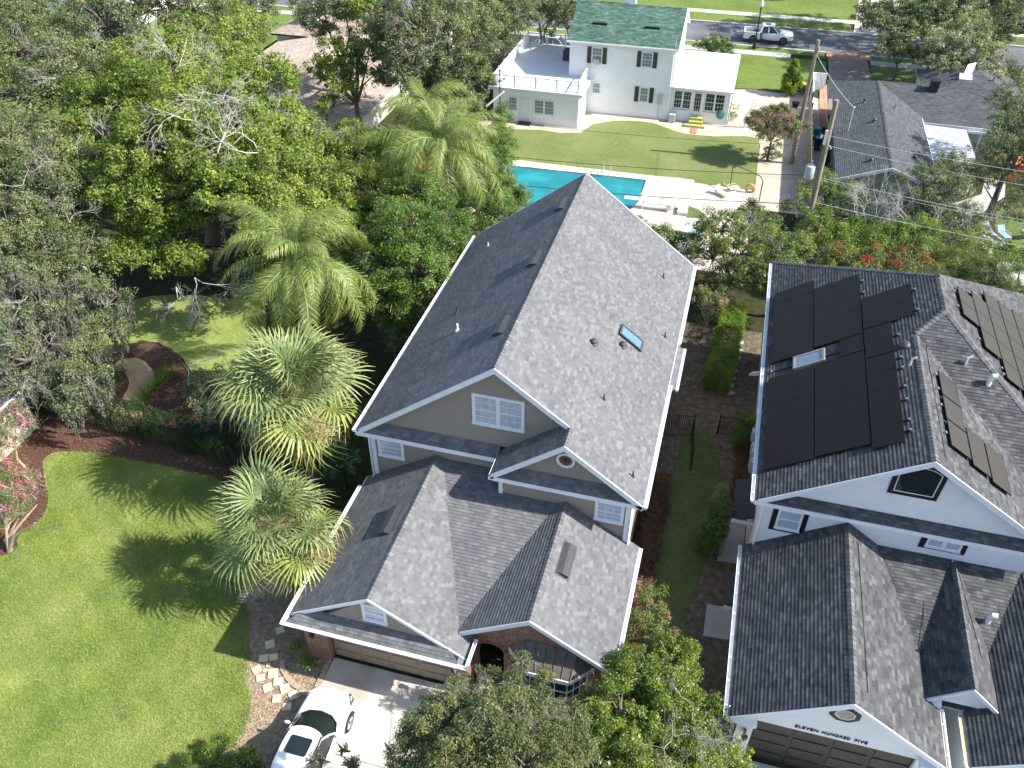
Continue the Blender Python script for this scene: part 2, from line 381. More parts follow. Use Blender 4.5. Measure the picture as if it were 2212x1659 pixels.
sheet('soil_bed',curve([Vector(p) for p in ((-17.6,22.5,0),(-12.9,23.5,0),(-12.85,16.8,0),(-12.15,16.5,0),(-12.1,11,0),(-12.2,6,0),(-19,6,0),(-16.8,12,0),(-17.6,17,0))],4),.012,M['chips'])
sheet('front_lawn',LAWN,.03,M['lawn'])
sheet('driveway',[(-12.0,16.78),(-7.25,16.78),(-6.3,16.5),(-6.2,12.5),(-7.0,9.5),(-7.5,3),(-12.0,3)],.055,M['conc'])
for pts in ([(-12.0,13.1),(-7.0,13.1),(-7.0,13.13),(-12.0,13.13)],[(-9.35,3),(-9.32,3),(-9.32,13.1),(-9.35,13.1)]): sheet('driveway_joint',pts,.059,M['dirt'],th=.01)
# side yard between the houses
sheet('side_yard',[(-1.45,16.0),(3.4,16.0),(3.45,44),(-1.45,44)],.008,M['dirt'])
sheet('side_yard_grass',curve([Vector(p) for p in ((-.3,16.5,0),(1.9,17.2,0),(1.7,20.6,0),(1.3,22.5,0),(1.6,24,0),(2.1,28,0),(1.95,32,0),(.9,34.5,0),(-.1,33.5,0),(-.2,28,0),(-.3,22,0))],5),.016,M['lawn_s'])
sheet('concrete_pad',[(2.1,21.7),(3.3,21.8),(3.3,23.4),(2.1,23.3)],.09,M['conc2'])
sheet('concrete_pad',[(2.3,25.8),(3.4,25.9),(3.4,28.4),(2.4,28.4)],.09,M['conc2'])
sheet('front_court',[(3.2,2),(14,2),(14,16.9),(3.2,16.9)],.05,M['conc2'])
sheet('front_court',[(9.7,16.9),(10.9,16.9),(10.9,20.4),(9.7,20.4)],.052,M['conc2'])
# garden to the left behind the hedge
sheet('garden_mulch',curve(D((215,935),(240,860),(250,790),(275,750),(330,742),(390,775),(415,830),(430,900),(420,935),(300,930))),.012,M['mulch'])
sheet('garden_path',curve(D((240,905),(258,872),(276,840),(278,820),(264,804),(240,798),(262,778),(302,776),(330,802),(336,830),(320,855),(308,885),(300,907))),.03,M['flag'])
sheet('garden_lawn',curve(D((165,700),(230,665),(330,640),(440,640),(560,660),(575,720),(560,800),(470,800),(415,800),(392,772),(345,742),(300,740),(240,745),(185,735))),.02,M['lawn'])
# the garden and pool behind
wl=[(-21.5,69.8),(-19.4,69.4),(-16.8,69.95),(-14.8,69.8),(-13.2,70.3),(-12.6,72.4),(-11,73.6),(-9.6,74.1),(-8.5,74.2),(-7.4,74.1),(-6.5,73.6),(-5.4,72.9),(-4.4,72.5),(-2.0,72.6),(.7,73.4),(1.9,73.2),(2.0,68),(1.9,62.5),(-2.66,62.89),(-3.4,63.4),(-6.2,63.2),(-21.5,63.1)]
sheet('sandy_bed',[(-22.5,70),(-22,75),(-14,75.5),(-1,75.6),(-1,84.5),(1.2,84.9),(3.3,84.6),(4.9,85.5),(6.9,84),(7.2,60),(2,60),(2,72),(-22,68.4)],.012,M['sand'])
sheet('back_lawn',[Vector((*p,0)) for p in wl],.03,M['lawn_b'])
sheet('pool_deck',[(-21,62.0),(-6.3,62.4),(-6.3,58.6),(-7.2,55.3),(-7.2,50),(1.95,50),(1.95,62.7),(-2.66,62.89),(-2.66,63.35),(-3.4,63.4),(-3.4,63.48),(-6.22,63.23),(-21,63.16)],.16,M['deck'])
sheet('pool_deck',[(-21,54.2),(-14.8,54.6),(-7.2,55.3),(-7.2,53.0),(-21,53.0)],.158,M['deck'])
sheet('planting_square',[(-2.6,57.0),(-1.0,57.3),(-1.8,58.5),(-2.6,58.9)],.175,M['lawn_s'])
mw=mat('pool_water',(.012,.20,.235),.08,.6); a=N(mw); co=a.coord(); a.color(a.ramp(a.noise(.35,3,.5,co),[(.3,(.008,.15,.18)),(.5,(.014,.22,.25)),(.72,(.03,.32,.34))])); a.bump(a.noise(1.6,4,.6,co,1.0),.35,.06)
sheet('pool_water',[(-20.9,54.8),(-14.8,54.6),(-7.2,55.3),(-6.3,58.6),(-6.3,62.4),(-20.9,62.0)],.06,mw)
# street side
for nm,pts,z,mt in (('street',[(-140,98.0),(120,98.0),(120,105.4),(-140,105.4)],.004,'asphalt'),
    ('kerb',[(-140,97.7),(7.6,97.7),(7.6,98.05),(-140,98.05)],.13,'conc2'),('kerb',[(12.2,97.7),(120,97.7),(120,98.05),(12.2,98.05)],.13,'conc2'),
    ('kerb',[(-140,105.35),(10.6,105.35),(10.6,105.7),(-140,105.7)],.13,'conc2'),('kerb',[(15.5,105.35),(120,105.35),(120,105.7),(15.5,105.7)],.13,'conc2'),
    ('verge',[(-140,96.3),(7.2,96.3),(7.6,97.7),(-140,97.7)],.10,'lawn_f'),('verge',[(12,96.3),(120,96.3),(120,97.7),(12.2,97.7)],.10,'lawn_s'),
    ('pavement',[(-140,94.9),(4.0,94.9),(4.0,96.3),(-140,96.3)],.105,'conc2'),('pavement',[(12,94.9),(120,94.9),(120,96.3),(12,96.3)],.105,'conc2'),
    ('verge',[(-140,105.7),(10.6,105.7),(10.3,108.9),(-140,108.9)],.10,'lawn_f'),('verge',[(15.5,105.7),(120,105.7),(120,108.9),(15.6,108.9)],.10,'lawn_s'),
    ('pavement',[(-140,108.9),(120,108.9),(120,110.3),(-140,110.3)],.105,'conc'),
    ('far_lawn',[(-140,110.3),(120,110.3),(120,190),(-140,190)],.09,'lawn_f'),
    ('far_driveway',[(10.6,105.4),(15.5,105.4),(17.2,130),(12.6,130)],.115,'conc'),
    ('street_lawn',[(-16,85),(-1.0,84.6),(1.2,85.0),(3.3,85.2),(4.2,87.5),(7.4,88.5),(7.6,94.9),(-16,94.9)],.09,'lawn_f'),
    ('bungalow_lawn',[(11.9,82),(30,82),(30,94.9),(11.9,94.9)],.08,'lawn_s'),
    ('bungalow_driveway',[(7.8,97.9),(11.7,97.9),(11.9,90),(11.9,80),(7.6,80),(7.8,90)],.107,'paverdrive'),
    ('brick_apron',[(7.6,96.4),(12.2,96.4),(12.1,98.0),(7.7,98.0)],.112,'brickapron'),
    ('brick_walk',[(6.9,77),(7.6,77),(7.6,88),(6.9,86)],.12,'brickapron'),
    ('left_lawn',[(-140,60),(-52,60),(-50,94.9),(-140,94.9)],.06,'lawn_f'),
    ('bungalow_path',D((2050,440),(2110,430),(2145,500),(2212,560),(2320,620),(2200,640),(2110,520)),.03,'conc2'),
    ('bungalow_path',D((2140,330),(2175,330),(2170,430),(2090,480),(2060,440),(2120,420)),.026,'conc2'),
    ('bungalow_garden',D((2150,440),(2330,440),(2330,600),(2200,560),(2150,500)),.034,'lawn_s')):
    if mt not in M: M[mt]={'paverdrive':noisy('brown_pavers',(.22,.17,.15),(.32,.26,.22),3,.9,.15,.2,20),'brickapron':noisy('red_pavers',(.42,.20,.13),(.52,.30,.20),2.5,.9,.15,.2,20)}[mt]
    sheet(nm,pts,z,M[mt])
# ---------------- the taupe house ----------------
H=thing('taupe_house','two storey taupe house with grey shingle roof, white gutters and brick entry','house',(-7.2,24,0))
s=.75
roof=MB()
zr=10.6; ER=lambda X:zr-s*(X+7.2)
roofplane(roof,[(-7.2,23.6,zr),(-13.3,23.6,6.02),(-13.3,40.5,6.02),(-7.2,40.5,zr)])
roofplane(roof,[(-7.2,23.6,zr),(-7.2,40.5,zr),(-1.06,40.5,ER(-1.06)),(-1.06,22.55,ER(-1.06)),(-4.22,22.55,ER(-4.22)),(-4.22,23.6,ER(-4.22))])
roofplane(roof,[(-1.06,30.1,ER(-1.06)),(-1.06,33.2,ER(-1.06)),(-.78,33.2,ER(-.78)),(-.78,30.1,ER(-.78))])
roofplane(roof,[(-4.22,22.55,8.36),(-7.15,22.55,6.05),(-7.15,24.1,6.05),(-4.22,24.1,8.36)])
# pent strips
pent=MB(); roofplane(pent,[(-13.3,23.56,6.03),(-7.1,23.56,6.03),(-7.1,24.0,6.36),(-12.2,24.0,6.36)])
pent.build('pent_roof',[M['sh_main'],M['sh_main']],H); pent=MB(); roofplane(pent,[(-7.15,22.54,6.03),(-1.06,22.54,6.03),(-2.1,23.0,6.3),(-6.2,23.0,6.3)])
# garage and entry roofs
GL=lambda X:5.1+.63*(X+9.85); GR=lambda X:5.1-.63*(X+9.85)
roofplane(roof,[(-9.85,16.42,5.1),(-13.25,16.42,GL(-13.25)),(-13.25,23.96,GL(-13.25)),(-9.85,23.96,5.1)])
roofplane(roof,[(-9.85,16.42,5.1),(-9.85,23.96,5.1),(-6.2,23.96,GR(-6.2)),(-6.2,16.03,GR(-6.2)),(-6.5,16.03,GR(-6.5)),(-6.5,16.42,GR(-6.5))])
pent.build('pent_roof',[M['sh_main'],M['sh_main']],H); pent=MB(); roofplane(pent,[(-13.25,16.05,2.97),(-6.45,16.05,2.97),(-7.15,16.55,3.42),(-12.5,16.55,3.42)]); pent.build('pent_roof',[M['sh_main'],M['sh_main']],H)
EL=lambda X:4.92+.64*(X+4.12); EE=lambda X:4.92-.64*(X+4.12)
roofplane(roof,[(-4.12,17.2,4.92),(-4.12,23.0,4.92),(-7.25,23.0,EL(-7.25)),(-7.25,17.2,EL(-7.25))])
roofplane(roof,[(-4.12,17.2,4.92),(-1.03,17.2,EE(-1.03)),(-1.03,23.15,EE(-1.03)),(-1.55,23.15,EE(-1.55)),(-1.55,23.0,EE(-1.55)),(-4.12,23.0,4.92)])
MZ=lambda Y:3.17+.27*(Y-17.3)
roofplane(roof,[(-6.95,17.0,MZ(17.0)),(-6.6,17.0,MZ(17.0)),(-4.2,23.0,MZ(23.0)),(-6.85,23.0,MZ(23.0)),(-6.85,23.96,MZ(23.96)),(-9.75,23.96,MZ(23.96))],thick=.05) if False else None
ro=roof.build('roof',[M['sh_main'],M['trim']],H)
vr=MB(); roofplane(vr,[(-6.95,17.25,MZ(17.25)),(-6.6,17.25,MZ(17.25)),(-4.2,23.0,MZ(23.0)),(-6.85,23.0,MZ(23.0)),(-6.85,23.96,MZ(23.96)),(-9.75,23.96,MZ(23.96))],thick=.05); vr.build('valley_roof',[M['sh_main'],M['sh_main']],H)
rc=MB()
nLm=(-s,0,1); nRm=(s,0,1)
ridgecaps(rc,(-7.2,23.6,zr),(-7.2,40.5,zr),nLm,nRm); ridgecaps(rc,(-9.85,16.42,5.1),(-9.85,23.9,5.1),(-.63,0,1),(.63,0,1)); ridgecaps(rc,(-4.12,17.2,4.92),(-4.12,22.98,4.92),(-.64,0,1),(.64,0,1))
ridgecaps(rc,(-4.22,22.55,8.36),(-4.22,23.9,8.36),(-s,0,1),(s,0,1))
rc.build('ridge_cap',M['sh_main'],ro)
# walls
wl=MB()
wl.prism([(-12.8,23.98,0),(-6.85,23.98,0),(-6.85,23.98,6.3),(-12.8,23.98,6.0)],(0,16.2,0))
wl.prism([(-12.7,23.98,6.0),(-1.7,23.98,6.0),(-7.2,23.98,10.3)],(0,16.2,0))
wl.box(-6.85,23.0,0,-1.5,40.1,6.0)
wl.prism([(-6.9,23.01,6.0),(-1.6,23.01,6.0),(-4.22,23.01,8.1)],(0,1.2,0))
wl.build('wall',M['taupe'],H); wl=MB(); wl.box(-1.6,30.4,0,-1.15,33.0,5.7); wl.build('bay_wall',M['taupe'],H)
gw=MB()
gw.prism([(-12.4,16.53,2.75),(-6.7,16.53,2.75),(-9.85,16.53,4.93)],(0,.3,0)); gw.box(-12.8,16.9,0,-12.5,23.97,2.8); gw.box(-6.75,17.6,0,-6.6,23.9,2.8)
gw.box(-1.7,17.75,0,-1.5,22.99,2.9); gw.box(-12.5,23.7,0,-6.8,23.97,2.9)
gw.build('wall',M['taupe'],H)
gdh=MB(); gdh.box(-12.0,16.86,2.2,-7.2,17.05,2.75); gdh.build('door_header',M['taupe'],H)
bk=MB()
for x0,x1 in ((-12.98,-12.05),(-7.18,-6.32)):
    bk.box(x0,16.62,0,x1,17.3,2.72); bk.build('brick_pier',M['brick'],H); bk=MB()
# entry gable brick with arch
arch=[(-6.72,17.6,0),(-6.25,17.6,0),(-6.25,17.6,1.9)]
xc,rw,zh=-5.72,.53,.42
for i in range(11):
    a_=math.pi*(1-i/10); arch.append((xc+rw*math.cos(a_),17.6,1.9+zh*math.sin(a_)))
arch+=[(-5.19,17.6,0),(-1.55,17.6,0),(-1.55,17.6,3.2),(-4.12,17.6,4.75),(-6.72,17.6,3.05)]
bk.prism(arch,(0,.35,0)); bk.box(-6.72,17.95,0,-6.55,20,2.9)
for i in range(13):   # arch soldier course
    a_=math.pi*(1-(i+.5)/13); c=Vector((xc+rw*1.02*math.cos(a_),17.6,1.9+zh*math.sin(a_)*1.02)); r_=Vector((math.cos(a_),0,math.sin(a_)*.8)).normalized(); t_=Vector((-r_.z,0,r_.x))
    bk.fbox(c,t_,Vector((0,-1,0)),r_,-.045,.045,-.05,.03,0,.2)
bk.build('brick_wall',M['brick'],H)
en=MB(); en.box(-6.5,19.9,0,-3.5,20.1,2.8); en.build('entry_wall',M['taupe'],H)
dr=MB(); dr.box(-6.1,19.84,0,-5.2,19.9,2.1); dr.build('front_door',mat('dark_door',(.05,.03,.02),.4),H)
# garage door
gd=MB(); gd.box(-12.0,16.95,.02,-7.2,17.0,2.2)
for i in range(4):
    for j in range(4):
        x0=-12+1.2*j+.08; z0=.06+.54*i; gd.box(x0,16.915,z0+.05,x0+1.04,16.948,z0+.44)
gdo=gd.build('garage_door',M['garagedoor'],H)
# trim: corner boards, fascias, barge boards
tr=MB()
for b_ in ((-12.86,23.9,2.6,-12.66,24.1,6.0),(-6.9,22.93,3.9,-6.74,23.05,6.0),(-1.72,22.93,2.7,-1.44,23.2,6.0),(-1.47,33.5,.2,-1.42,33.9,5.8)):
    tr=MB(); tr.box(*b_); tr.build('corner_board',M['trim'],H)
fa=MB()
def barge(pts,Y,h=.24,out=(0,-1,0),t=.05):
    for a_,b_ in zip(pts[:-1],pts[1:]): board(fa,(a_[0],Y,a_[1]),(b_[0],Y,b_[1]),h,t,out)
barge([(-13.15,6.1),(-7.2,zr-.02),(-4.24,8.36)],23.6); barge([(-7.1,6.08),(-4.22,8.34),(-1.1,5.99)],22.55)
barge([(-13.1,3.08),(-9.85,5.08),(-6.2,2.8)],16.42,.13); barge([(-6.75,3.22),(-4.12,4.9),(-1.08,2.95)],17.2,.2)
barge([(-13.3,6.02),(-7.2,zr),(-1.06,6.0)],40.5,.24,(0,1,0))
board(fa,(-13.3,23.56,5.98),(-7.1,23.56,5.98),.16,.04); board(fa,(-7.2,22.54,5.98),(-1.06,22.54,5.98),.16,.04)
board(fa,(-13.3,23.6,6.0),(-13.3,40.5,6.0),.2,.03,(-1,0,0)); board(fa,(-1.06,22.55,6.0),(-1.06,40.5,6.0),.2,.03,(1,0,0))
board(fa,(-13.25,16.05,2.96),(-6.15,16.05,2.96),.16,.04); board(fa,(-13.25,16.05,2.96),(-13.25,23.9,2.96),.16,.03,(-1,0,0)); board(fa,(-1.03,17.2,2.94),(-1.03,23.1,2.94),.16,.03,(1,0,0))
board(fa,(-7.15,22.55,6.05),(-7.15,23.5,6.05),.16,.03,(-1,0,0))
fa.build('fascia',M['trim'],H)
sf=MB()
sf.box(-13.28,23.57,5.74,-7.0,23.98,5.78); sf.box(-7.1,22.56,5.74,-1.1,23.0,5.78); sf.box(-13.2,16.1,2.72,-6.2,16.53,2.748); sf.box(-13.28,24,5.74,-12.8,40.4,5.78); sf.box(-1.5,23.0,5.74,-1.08,40.4,5.78)
sf.build('soffit',M['trim'],H)
for A_,B_,o_ in (((-13.33,23.56,6.03),(-13.33,40.5,6.03),(-1,0,0)),((-1.03,22.5,5.99),(-1.03,30.1,5.99),(1,0,0)),((-.75,30.05,5.8),(-.75,33.25,5.8),(1,0,0)),((-1.03,33.3,5.99),(-1.03,40.5,5.99),(1,0,0)),
    ((-13.28,16.0,3.0),(-13.28,23.3,3.0),(-1,0,0)),((-13.4,16.02,3.0),(-6.05,16.02,3.0),(0,-1,0)),((-6.18,16.05,3.0),(-6.18,17.2,3.0),(1,0,0)),((-1.0,17.2,2.96),(-1.0,23.1,2.96),(1,0,0))):
    g_=MB(); gutter(g_,A_,B_,o_,hang=False); g_.build('gutter',M['gutter'],H)
downspout(H,[(-13.2,23.5,5.9),(-12.9,23.85,5.6),(-12.9,23.85,3.2),(-12.98,23.7,3.05)])
downspout(H,[(-1.1,22.6,5.9),(-1.5,22.9,5.6),(-1.5,22.9,3.15),(-1.5,22.65,3.1)])
window(H,-8.25,-6.12,7.32,8.88,23.98,sashes=2,cols=3)
window(H,-12.56,-11.38,4.43,5.59,23.98,cols=3)
window(H,-2.95,-1.78,4.28,5.40,23.0,cols=3)
window(H,-10.2,-9.25,3.68,4.62,16.53,cols=2,cas=.09,glass='glassblind')
window(H,-3.9,-2.9,.8,2.0,17.6,cols=2,glass='glassdark')
# round window
rw_=MB(); nseg=28; c=Vector((-4.22,22.99,7.22))
for i in range(nseg):
    a0=2*math.pi*i/nseg; a1=2*math.pi*(i+1)/nseg
    q=[c+Vector((math.cos(a)*r,0,math.sin(a)*r)) for a,r in ((a0,.27),(a0,.37),(a1,.37),(a1,.27))]; rw_.prism(q,(0,-.07,0))
ro_=rw_.build('round_window',M['trim'],H)
p_=MB(); p_.prism([c+Vector((math.cos(2*math.pi*i/nseg)*.275,0,math.sin(2*math.pi*i/nseg)*.275)) for i in range(nseg)],(0,-.015,0)); p_.build('pane',mat('amber_glass',(.16,.11,.04),.2,.6),ro_)
mu=MB()
for k in range(8):
    a=math.pi*k/4; d=Vector((math.cos(a),0,math.sin(a))); mu.tube([c+Vector((0,-.02,0)),c+d*.27+Vector((0,-.02,0))],.012,4)
mu.build('muntin',M['black'],ro_)
# ridge vents, pipe vents, skylight
def slopeframe(x,y,z,sg,s_):
    n=Vector((sg*s_,0,1)).normalized(); dn=Vector((sg,0,-s_)).normalized(); return Vector((x,y,z)),Vector((0,1,0)),dn,n
def ridge_vent(parent,x,y,z,sg,s_,L=1.25):
    O,U,Dn,Nn=slopeframe(x,y,z,sg,s_); m_=MB()
    prof=[(-.25,0),(-.25,.03),(-.05,.15),(.22,.17),(.26,.12),(.26,.08),(.2,.02),(.2,0)]
    m_.prism([O+Dn*a+Nn*b-U*L/2 for a,b in prof],U*L)
    m_.fbox(O,U,Dn,Nn,-L/2-.06,L/2+.06,-.3,.34,.012,.022)
    return m_.build('roof_vent',M['darkvent'],parent)
for y in (26.8,32.2,37.6): ridge_vent(H,-7.8,y,ER(-7.8)-2*s*.0+0-(-7.2+7.8)*0 if False else zr-s*.6,-1,s)
ridge_vent(H,-10.55,20.4,GL(-10.55),-1,.63,1.5); ridge_vent(H,-3.55,20.4,EE(-3.55),1,.64,1.5)
def pipe_vent(parent,x,y,z,r=.045,h=.35,m_='darkvent',hood=False):
    mb=MB(); mb.tube([(x,y,z-.1),(x,y,z+h)],r,8); mb.lathe((x,y,z-.02),[(r*2.6,0),(r*2.2,.05),(r*1.1,.12)],10)
    if hood: mb.lathe((x,y,z+h-.12),[(r*1.7,0),(r*1.8,.1),(r*1.2,.16),(.01,.18)],10)
    return mb.build('vent_pipe',M[m_],parent)
for x,y,b in ((-4.4,28.9,1),(-3.3,30.15,1)): pipe_vent(H,x,y,ER(x),.09,.16,'darkvent',True)
for x,y in ((-2.39,37.3),(-1.68,33.0),(-3.4,26.25),(-1.67,23.55)): pipe_vent(H,x,y,ER(x),.035,.28)
pipe_vent(H,-11.1,30.6,zr-s*3.9,.05,.45); pipe_vent(H,-10.38,28.6,zr-s*3.18,.05,.35,'trim'); pipe_vent(H,-11.7,37.6,zr-s*4.5,.03,.2,'trim')
def skylight(parent,x0,x1,y0,y1,zf,sg,s_,fr,gl):
    xc_=(x0+x1)/2;yc=(y0+y1)/2; O,U,Dn,Nn=slopeframe(xc_,yc,zf(xc_),sg,s_); hu=(y1-y0)/2; hv=(x1-x0)/2*math.sqrt(1+s_*s_); m_=MB()
    for a in ((-hu,-hu+.09,-hv,hv),(hu-.09,hu,-hv,hv),(-hu+.09,hu-.09,-hv,-hv+.09),(-hu+.09,hu-.09,hv-.09,hv)): m_.fbox(O,U,Dn,Nn,*a,0,.13)
    o=m_.build('skylight',fr,parent); g_=MB(); g_.fbox(O,U,Dn,Nn,-hu+.08,hu-.08,-hv+.08,hv-.08,.02,.105); g_.build('pane',gl,o)
M['skyglass']=glassmat('skylight_glass',(.10,.20,.32),.05,.9)
skylight(H,-3.6,-2.55,30.62,31.38,ER,1,s,M['darkvent'],M['skyglass'])
# bay window awning (standing seam) and bay
aw=MB(); top=[(-4.35,17.58,3.15),(-2.4,17.58,3.15)]; bot=[(-4.95,17.58,2.42),(-4.1,16.78,2.4),(-2.5,16.78,2.4),(-1.75,17.58,2.42)]
aw.face([top[0],bot[0],bot[1]]); aw.face([top[0],bot[1],bot[2],top[1]]); aw.face([top[1],bot[2],bot[3]])
aw.face([bot[3],bot[2],bot[1],bot[0]])
def lerp(a,b,t): return Vector(a)*(1-t)+Vector(b)*t
for i in range(6):
    t=i/5; aw.tube([lerp(top[0],top[1],t)+Vector((0,0,.02)),lerp(bot[1],bot[2],t)+Vector((0,0,.02))],.018,4)
for i in range(1,3):
    t=i/3; aw.tube([lerp(top[0],top[0],t)+Vector((0,0,.02)),lerp(bot[0],bot[1],t)+Vector((0,0,.02))],.018,4); aw.tube([lerp(top[1],top[1],t)+Vector((0,0,.02)),lerp(bot[3],bot[2],t)+Vector((0,0,.02))],.018,4)
aw.build('bay_roof',noisy('bronze_standing_seam',(.10,.085,.075),(.17,.15,.13),5,.45,.5),H)
ab=MB()
for a_,b_ in zip(bot[:-1],bot[1:]):
    d_=(Vector(b_)-Vector(a_)); o_=Vector((d_.y,-d_.x,0)); board(ab,a_,b_,.16,.05,o_)
ab.build('bay_trim',M['trim'],H)
bw=MB(); bw.prism([(-4.75,17.62,0),(-4.0,16.95,0),(-2.6,16.95,0),(-1.95,17.62,0)],(0,0,.8)); bw.build('bay_base',M['brick'],H)
bg_=MB(); bg_.prism([(-4.7,17.62,.8),(-3.98,16.98,.8),(-2.62,16.98,.8),(-2.0,17.62,.8)],(0,0,1.6)); bo=bg_.build('bay_window',M['glassdark'],H)
bm=MB()
P4=[(-4.72,17.6),(-4.0,16.96),(-2.6,16.96),(-1.98,17.6)]
for a_,b_ in zip(P4[:-1],P4[1:]):
    for k in range(4):
        q=lerp((*a_,0),(*b_,0),k/3); bm.tube([(q.x,q.y,.8),(q.x,q.y,2.4)],.03 if k in(0,3) else .015,4)
    for zz in (.8,1.33,1.86,2.38): bm.tube([(*a_,zz),(*b_,zz)],.02,4)
bm.build('muntin',M['trim'],bo)
# wall lanterns
def lantern(parent,x,y,z):
    m_=MB(); m_.box(x-.05,y,z-.1,x+.05,y+.05,z+.1); m_.tube([(x,y,z+.1),(x,y-.12,z+.18),(x,y-.2,z+.1)],.012,5); m_.lathe((x,y-.2,z-.22),[(.02,0),(.07,.04),(.11,.24),(.12,.25),(.02,.34)],8); return m_.build('wall_lantern',M['blackmetal'],parent)
lantern(H,-12.5,16.6,1.95); lantern(H,-6.75,16.6,1.95)
# ---------------- the white house with solar panels ----------------
R_=thing('white_house','white stucco house with charcoal roof full of solar panels and dark garage door','house',(8.4,24,0))
g=.642; ZL=lambda X:6+g*(X-3); ZG=lambda X:9.5-g*(X-8.45); ZE=lambda X:10.17-g*(X-9.5)
rf=MB()
roofplane(rf,[(3,24,6),(8.45,24,9.5),(8.45,31.76,9.5),(9.5,32.8,10.17),(9.5,35.6,10.17),(3,42.1,6)])
roofplane(rf,[(8.45,24,9.5),(13.9,24,6),(13.9,26.3,6),(8.45,31.76,9.5)])
roofplane(rf,[(8.45,31.76,9.5),(9.5,32.8,10.17),(16,26.3,6.0),(13.9,26.3,6)])
roofplane(rf,[(9.5,32.8,10.17),(9.5,35.6,10.17),(16,42.1,6),(16,26.3,6)])
roofplane(rf,[(9.5,35.6,10.17),(3,42.1,6),(16,42.1,6)])
pent=MB(); roofplane(pent,[(3.0,23.98,6.02),(13.9,23.98,6.02),(13.1,24.35,6.27),(4.0,24.35,6.27)])
k=.69; RGl=lambda X:5.42-k*(6.55-X); RGr=lambda X:5.42-k*(X-6.55)
roofplane(rf,[(6.55,16.6,5.42),(3.03,16.6,RGl(3.03)),(3.03,24.35,RGl(3.03)),(6.55,24.35,5.42)])
roofplane(rf,[(6.55,16.6,5.42),(6.55,24.35,5.42),(9.92,24.35,RGr(9.92)),(9.92,16.6,RGr(9.92))])
MZ2=lambda Y:3.05+.27*(Y-18.9)
roofplane(rf,[(9.4,18.9,3.05),(10.75,18.9,3.05),(14.6,24.35,MZ2(24.35)),(7.9,24.35,MZ2(24.35)),(9.3,20.5,MZ2(20.5))],thick=.05)
# dormer over the entry
kd=.93; DL=lambda X:4.6-kd*abs(X-10.58)
roofplane(rf,[(10.58,18.75,4.6),(9.36,18.75,DL(9.36)),(9.36,21.4,DL(9.36)),(10.58,24.3,4.6)],thick=.1)
roofplane(rf,[(10.58,18.75,4.6),(10.58,24.3,4.6),(11.8,21.4,DL(11.8)),(11.8,18.75,DL(11.8))],thick=.1)
RR=lambda X:3.0+k*(X-10.72)
roofplane(rf,[(10.72,16.9,3.0),(14.25,16.9,RR(14.25)),(14.25,24.35,RR(14.25)),(10.72,24.35,3.0)])
roofplane(rf,[(14.25,16.9,RR(14.25)),(17.7,16.9,3.0),(17.7,24.35,3.0),(14.25,24.35,RR(14.25))])
rfo=rf.build('roof',[M['sh_dark'],M['trim']],R_); pent.build('pent_roof',[M['sh_dark'],M['sh_dark']],R_)
rc=MB()
ridgecaps(rc,(8.45,24,9.5),(8.45,31.76,9.5),(-g,0,1),(g,0,1)); ridgecaps(rc,(9.5,32.8,10.17),(9.5,35.6,10.17),(-g,0,1),(g,0,1))
ridgecaps(rc,(8.45,31.76,9.5),(9.5,32.8,10.17),(-g,0,1),(0,-g,1)); ridgecaps(rc,(9.5,32.8,10.17),(16,26.3,6),(0,-g,1),(g,0,1))
ridgecaps(rc,(9.5,35.6,10.17),(3,42.1,6),(-g,0,1),(0,g,1)); ridgecaps(rc,(9.5,35.6,10.17),(16,42.1,6),(0,g,1),(g,0,1))
ridgecaps(rc,(6.55,16.6,5.42),(6.55,24.3,5.42),(-k,0,1),(k,0,1)); ridgecaps(rc,(10.58,18.75,4.6),(10.58,24.2,4.6),(-kd,0,1),(kd,0,1)); ridgecaps(rc,(14.25,16.9,RR(14.25)),(14.25,24.3,RR(14.25)),(-k,0,1),(k,0,1))
M['sh_cap']=shingle_mat('ridge_cap_shingles',[(.09,.092,.096),(.13,.132,.136),(.19,.19,.192)],tab=.3)
rc.build('ridge_cap',M['sh_cap'],rfo)
w2=MB(); w2.box(3.45,24.36,0,13.45,33,5.98); w2.box(3.45,33,0,15.6,41.7,5.98); w2.prism([(3.6,24.36,6.0),(13.3,24.36,6.0),(8.45,24.36,9.2)],(0,1.5,0))
w2.build('wall',M['stucco_w'],R_)
w3=MB(); w3.prism([(3.45,16.95,2.62),(9.62,16.95,2.62),(9.62,16.95,3.1),(6.55,16.95,5.2),(3.45,16.95,3.1)],(0,.3,0)); w3.box(3.45,17.0,0,3.75,24.36,2.7); w3.box(3.45,16.94,0,4.0,17.3,2.62); w3.box(9.2,16.94,0,9.62,17.3,2.62)
w3.box(9.4,17.3,0,9.6,24.3,2.9); w3.box(11.0,16.95,0,11.2,24.3,2.95); w3.box(9.6,20.6,0,11.0,20.8,3.2); w3.prism([(10.95,17.3,2.6),(17.3,17.3,2.6),(14.25,17.3,5.1)],(0,.2,0)); w3.box(11.0,17.25,0,17.3,17.45,2.6)
w3.prism([(9.6,18.95,3.3),(11.6,18.95,3.3),(10.58,18.95,4.35)],(0,.15,0)); w3.box(11.15,18.95,2.9,11.7,22,3.35)
w3.build('wall',M['stucco_w'],R_)
gd=MB(); gd.box(4.0,17.08,.02,9.2,17.12,2.6)
for i in range(4):
    for j in range(4):
        x0=4.0+1.3*j+.08; z0=.06+.64*i; gd.box(x0,17.05,z0+.06,x0+1.14,17.078,z0+.54)
gd.build('garage_door',noisy('dark_brown_garage_door',(.028,.024,.02),(.05,.043,.036),2,.45,.4),R_)
gd=MB(); gd.box(11.6,17.2,.02,16.8,17.248,2.3); gd.build('garage_door',M['black'],R_)
fa=MB()
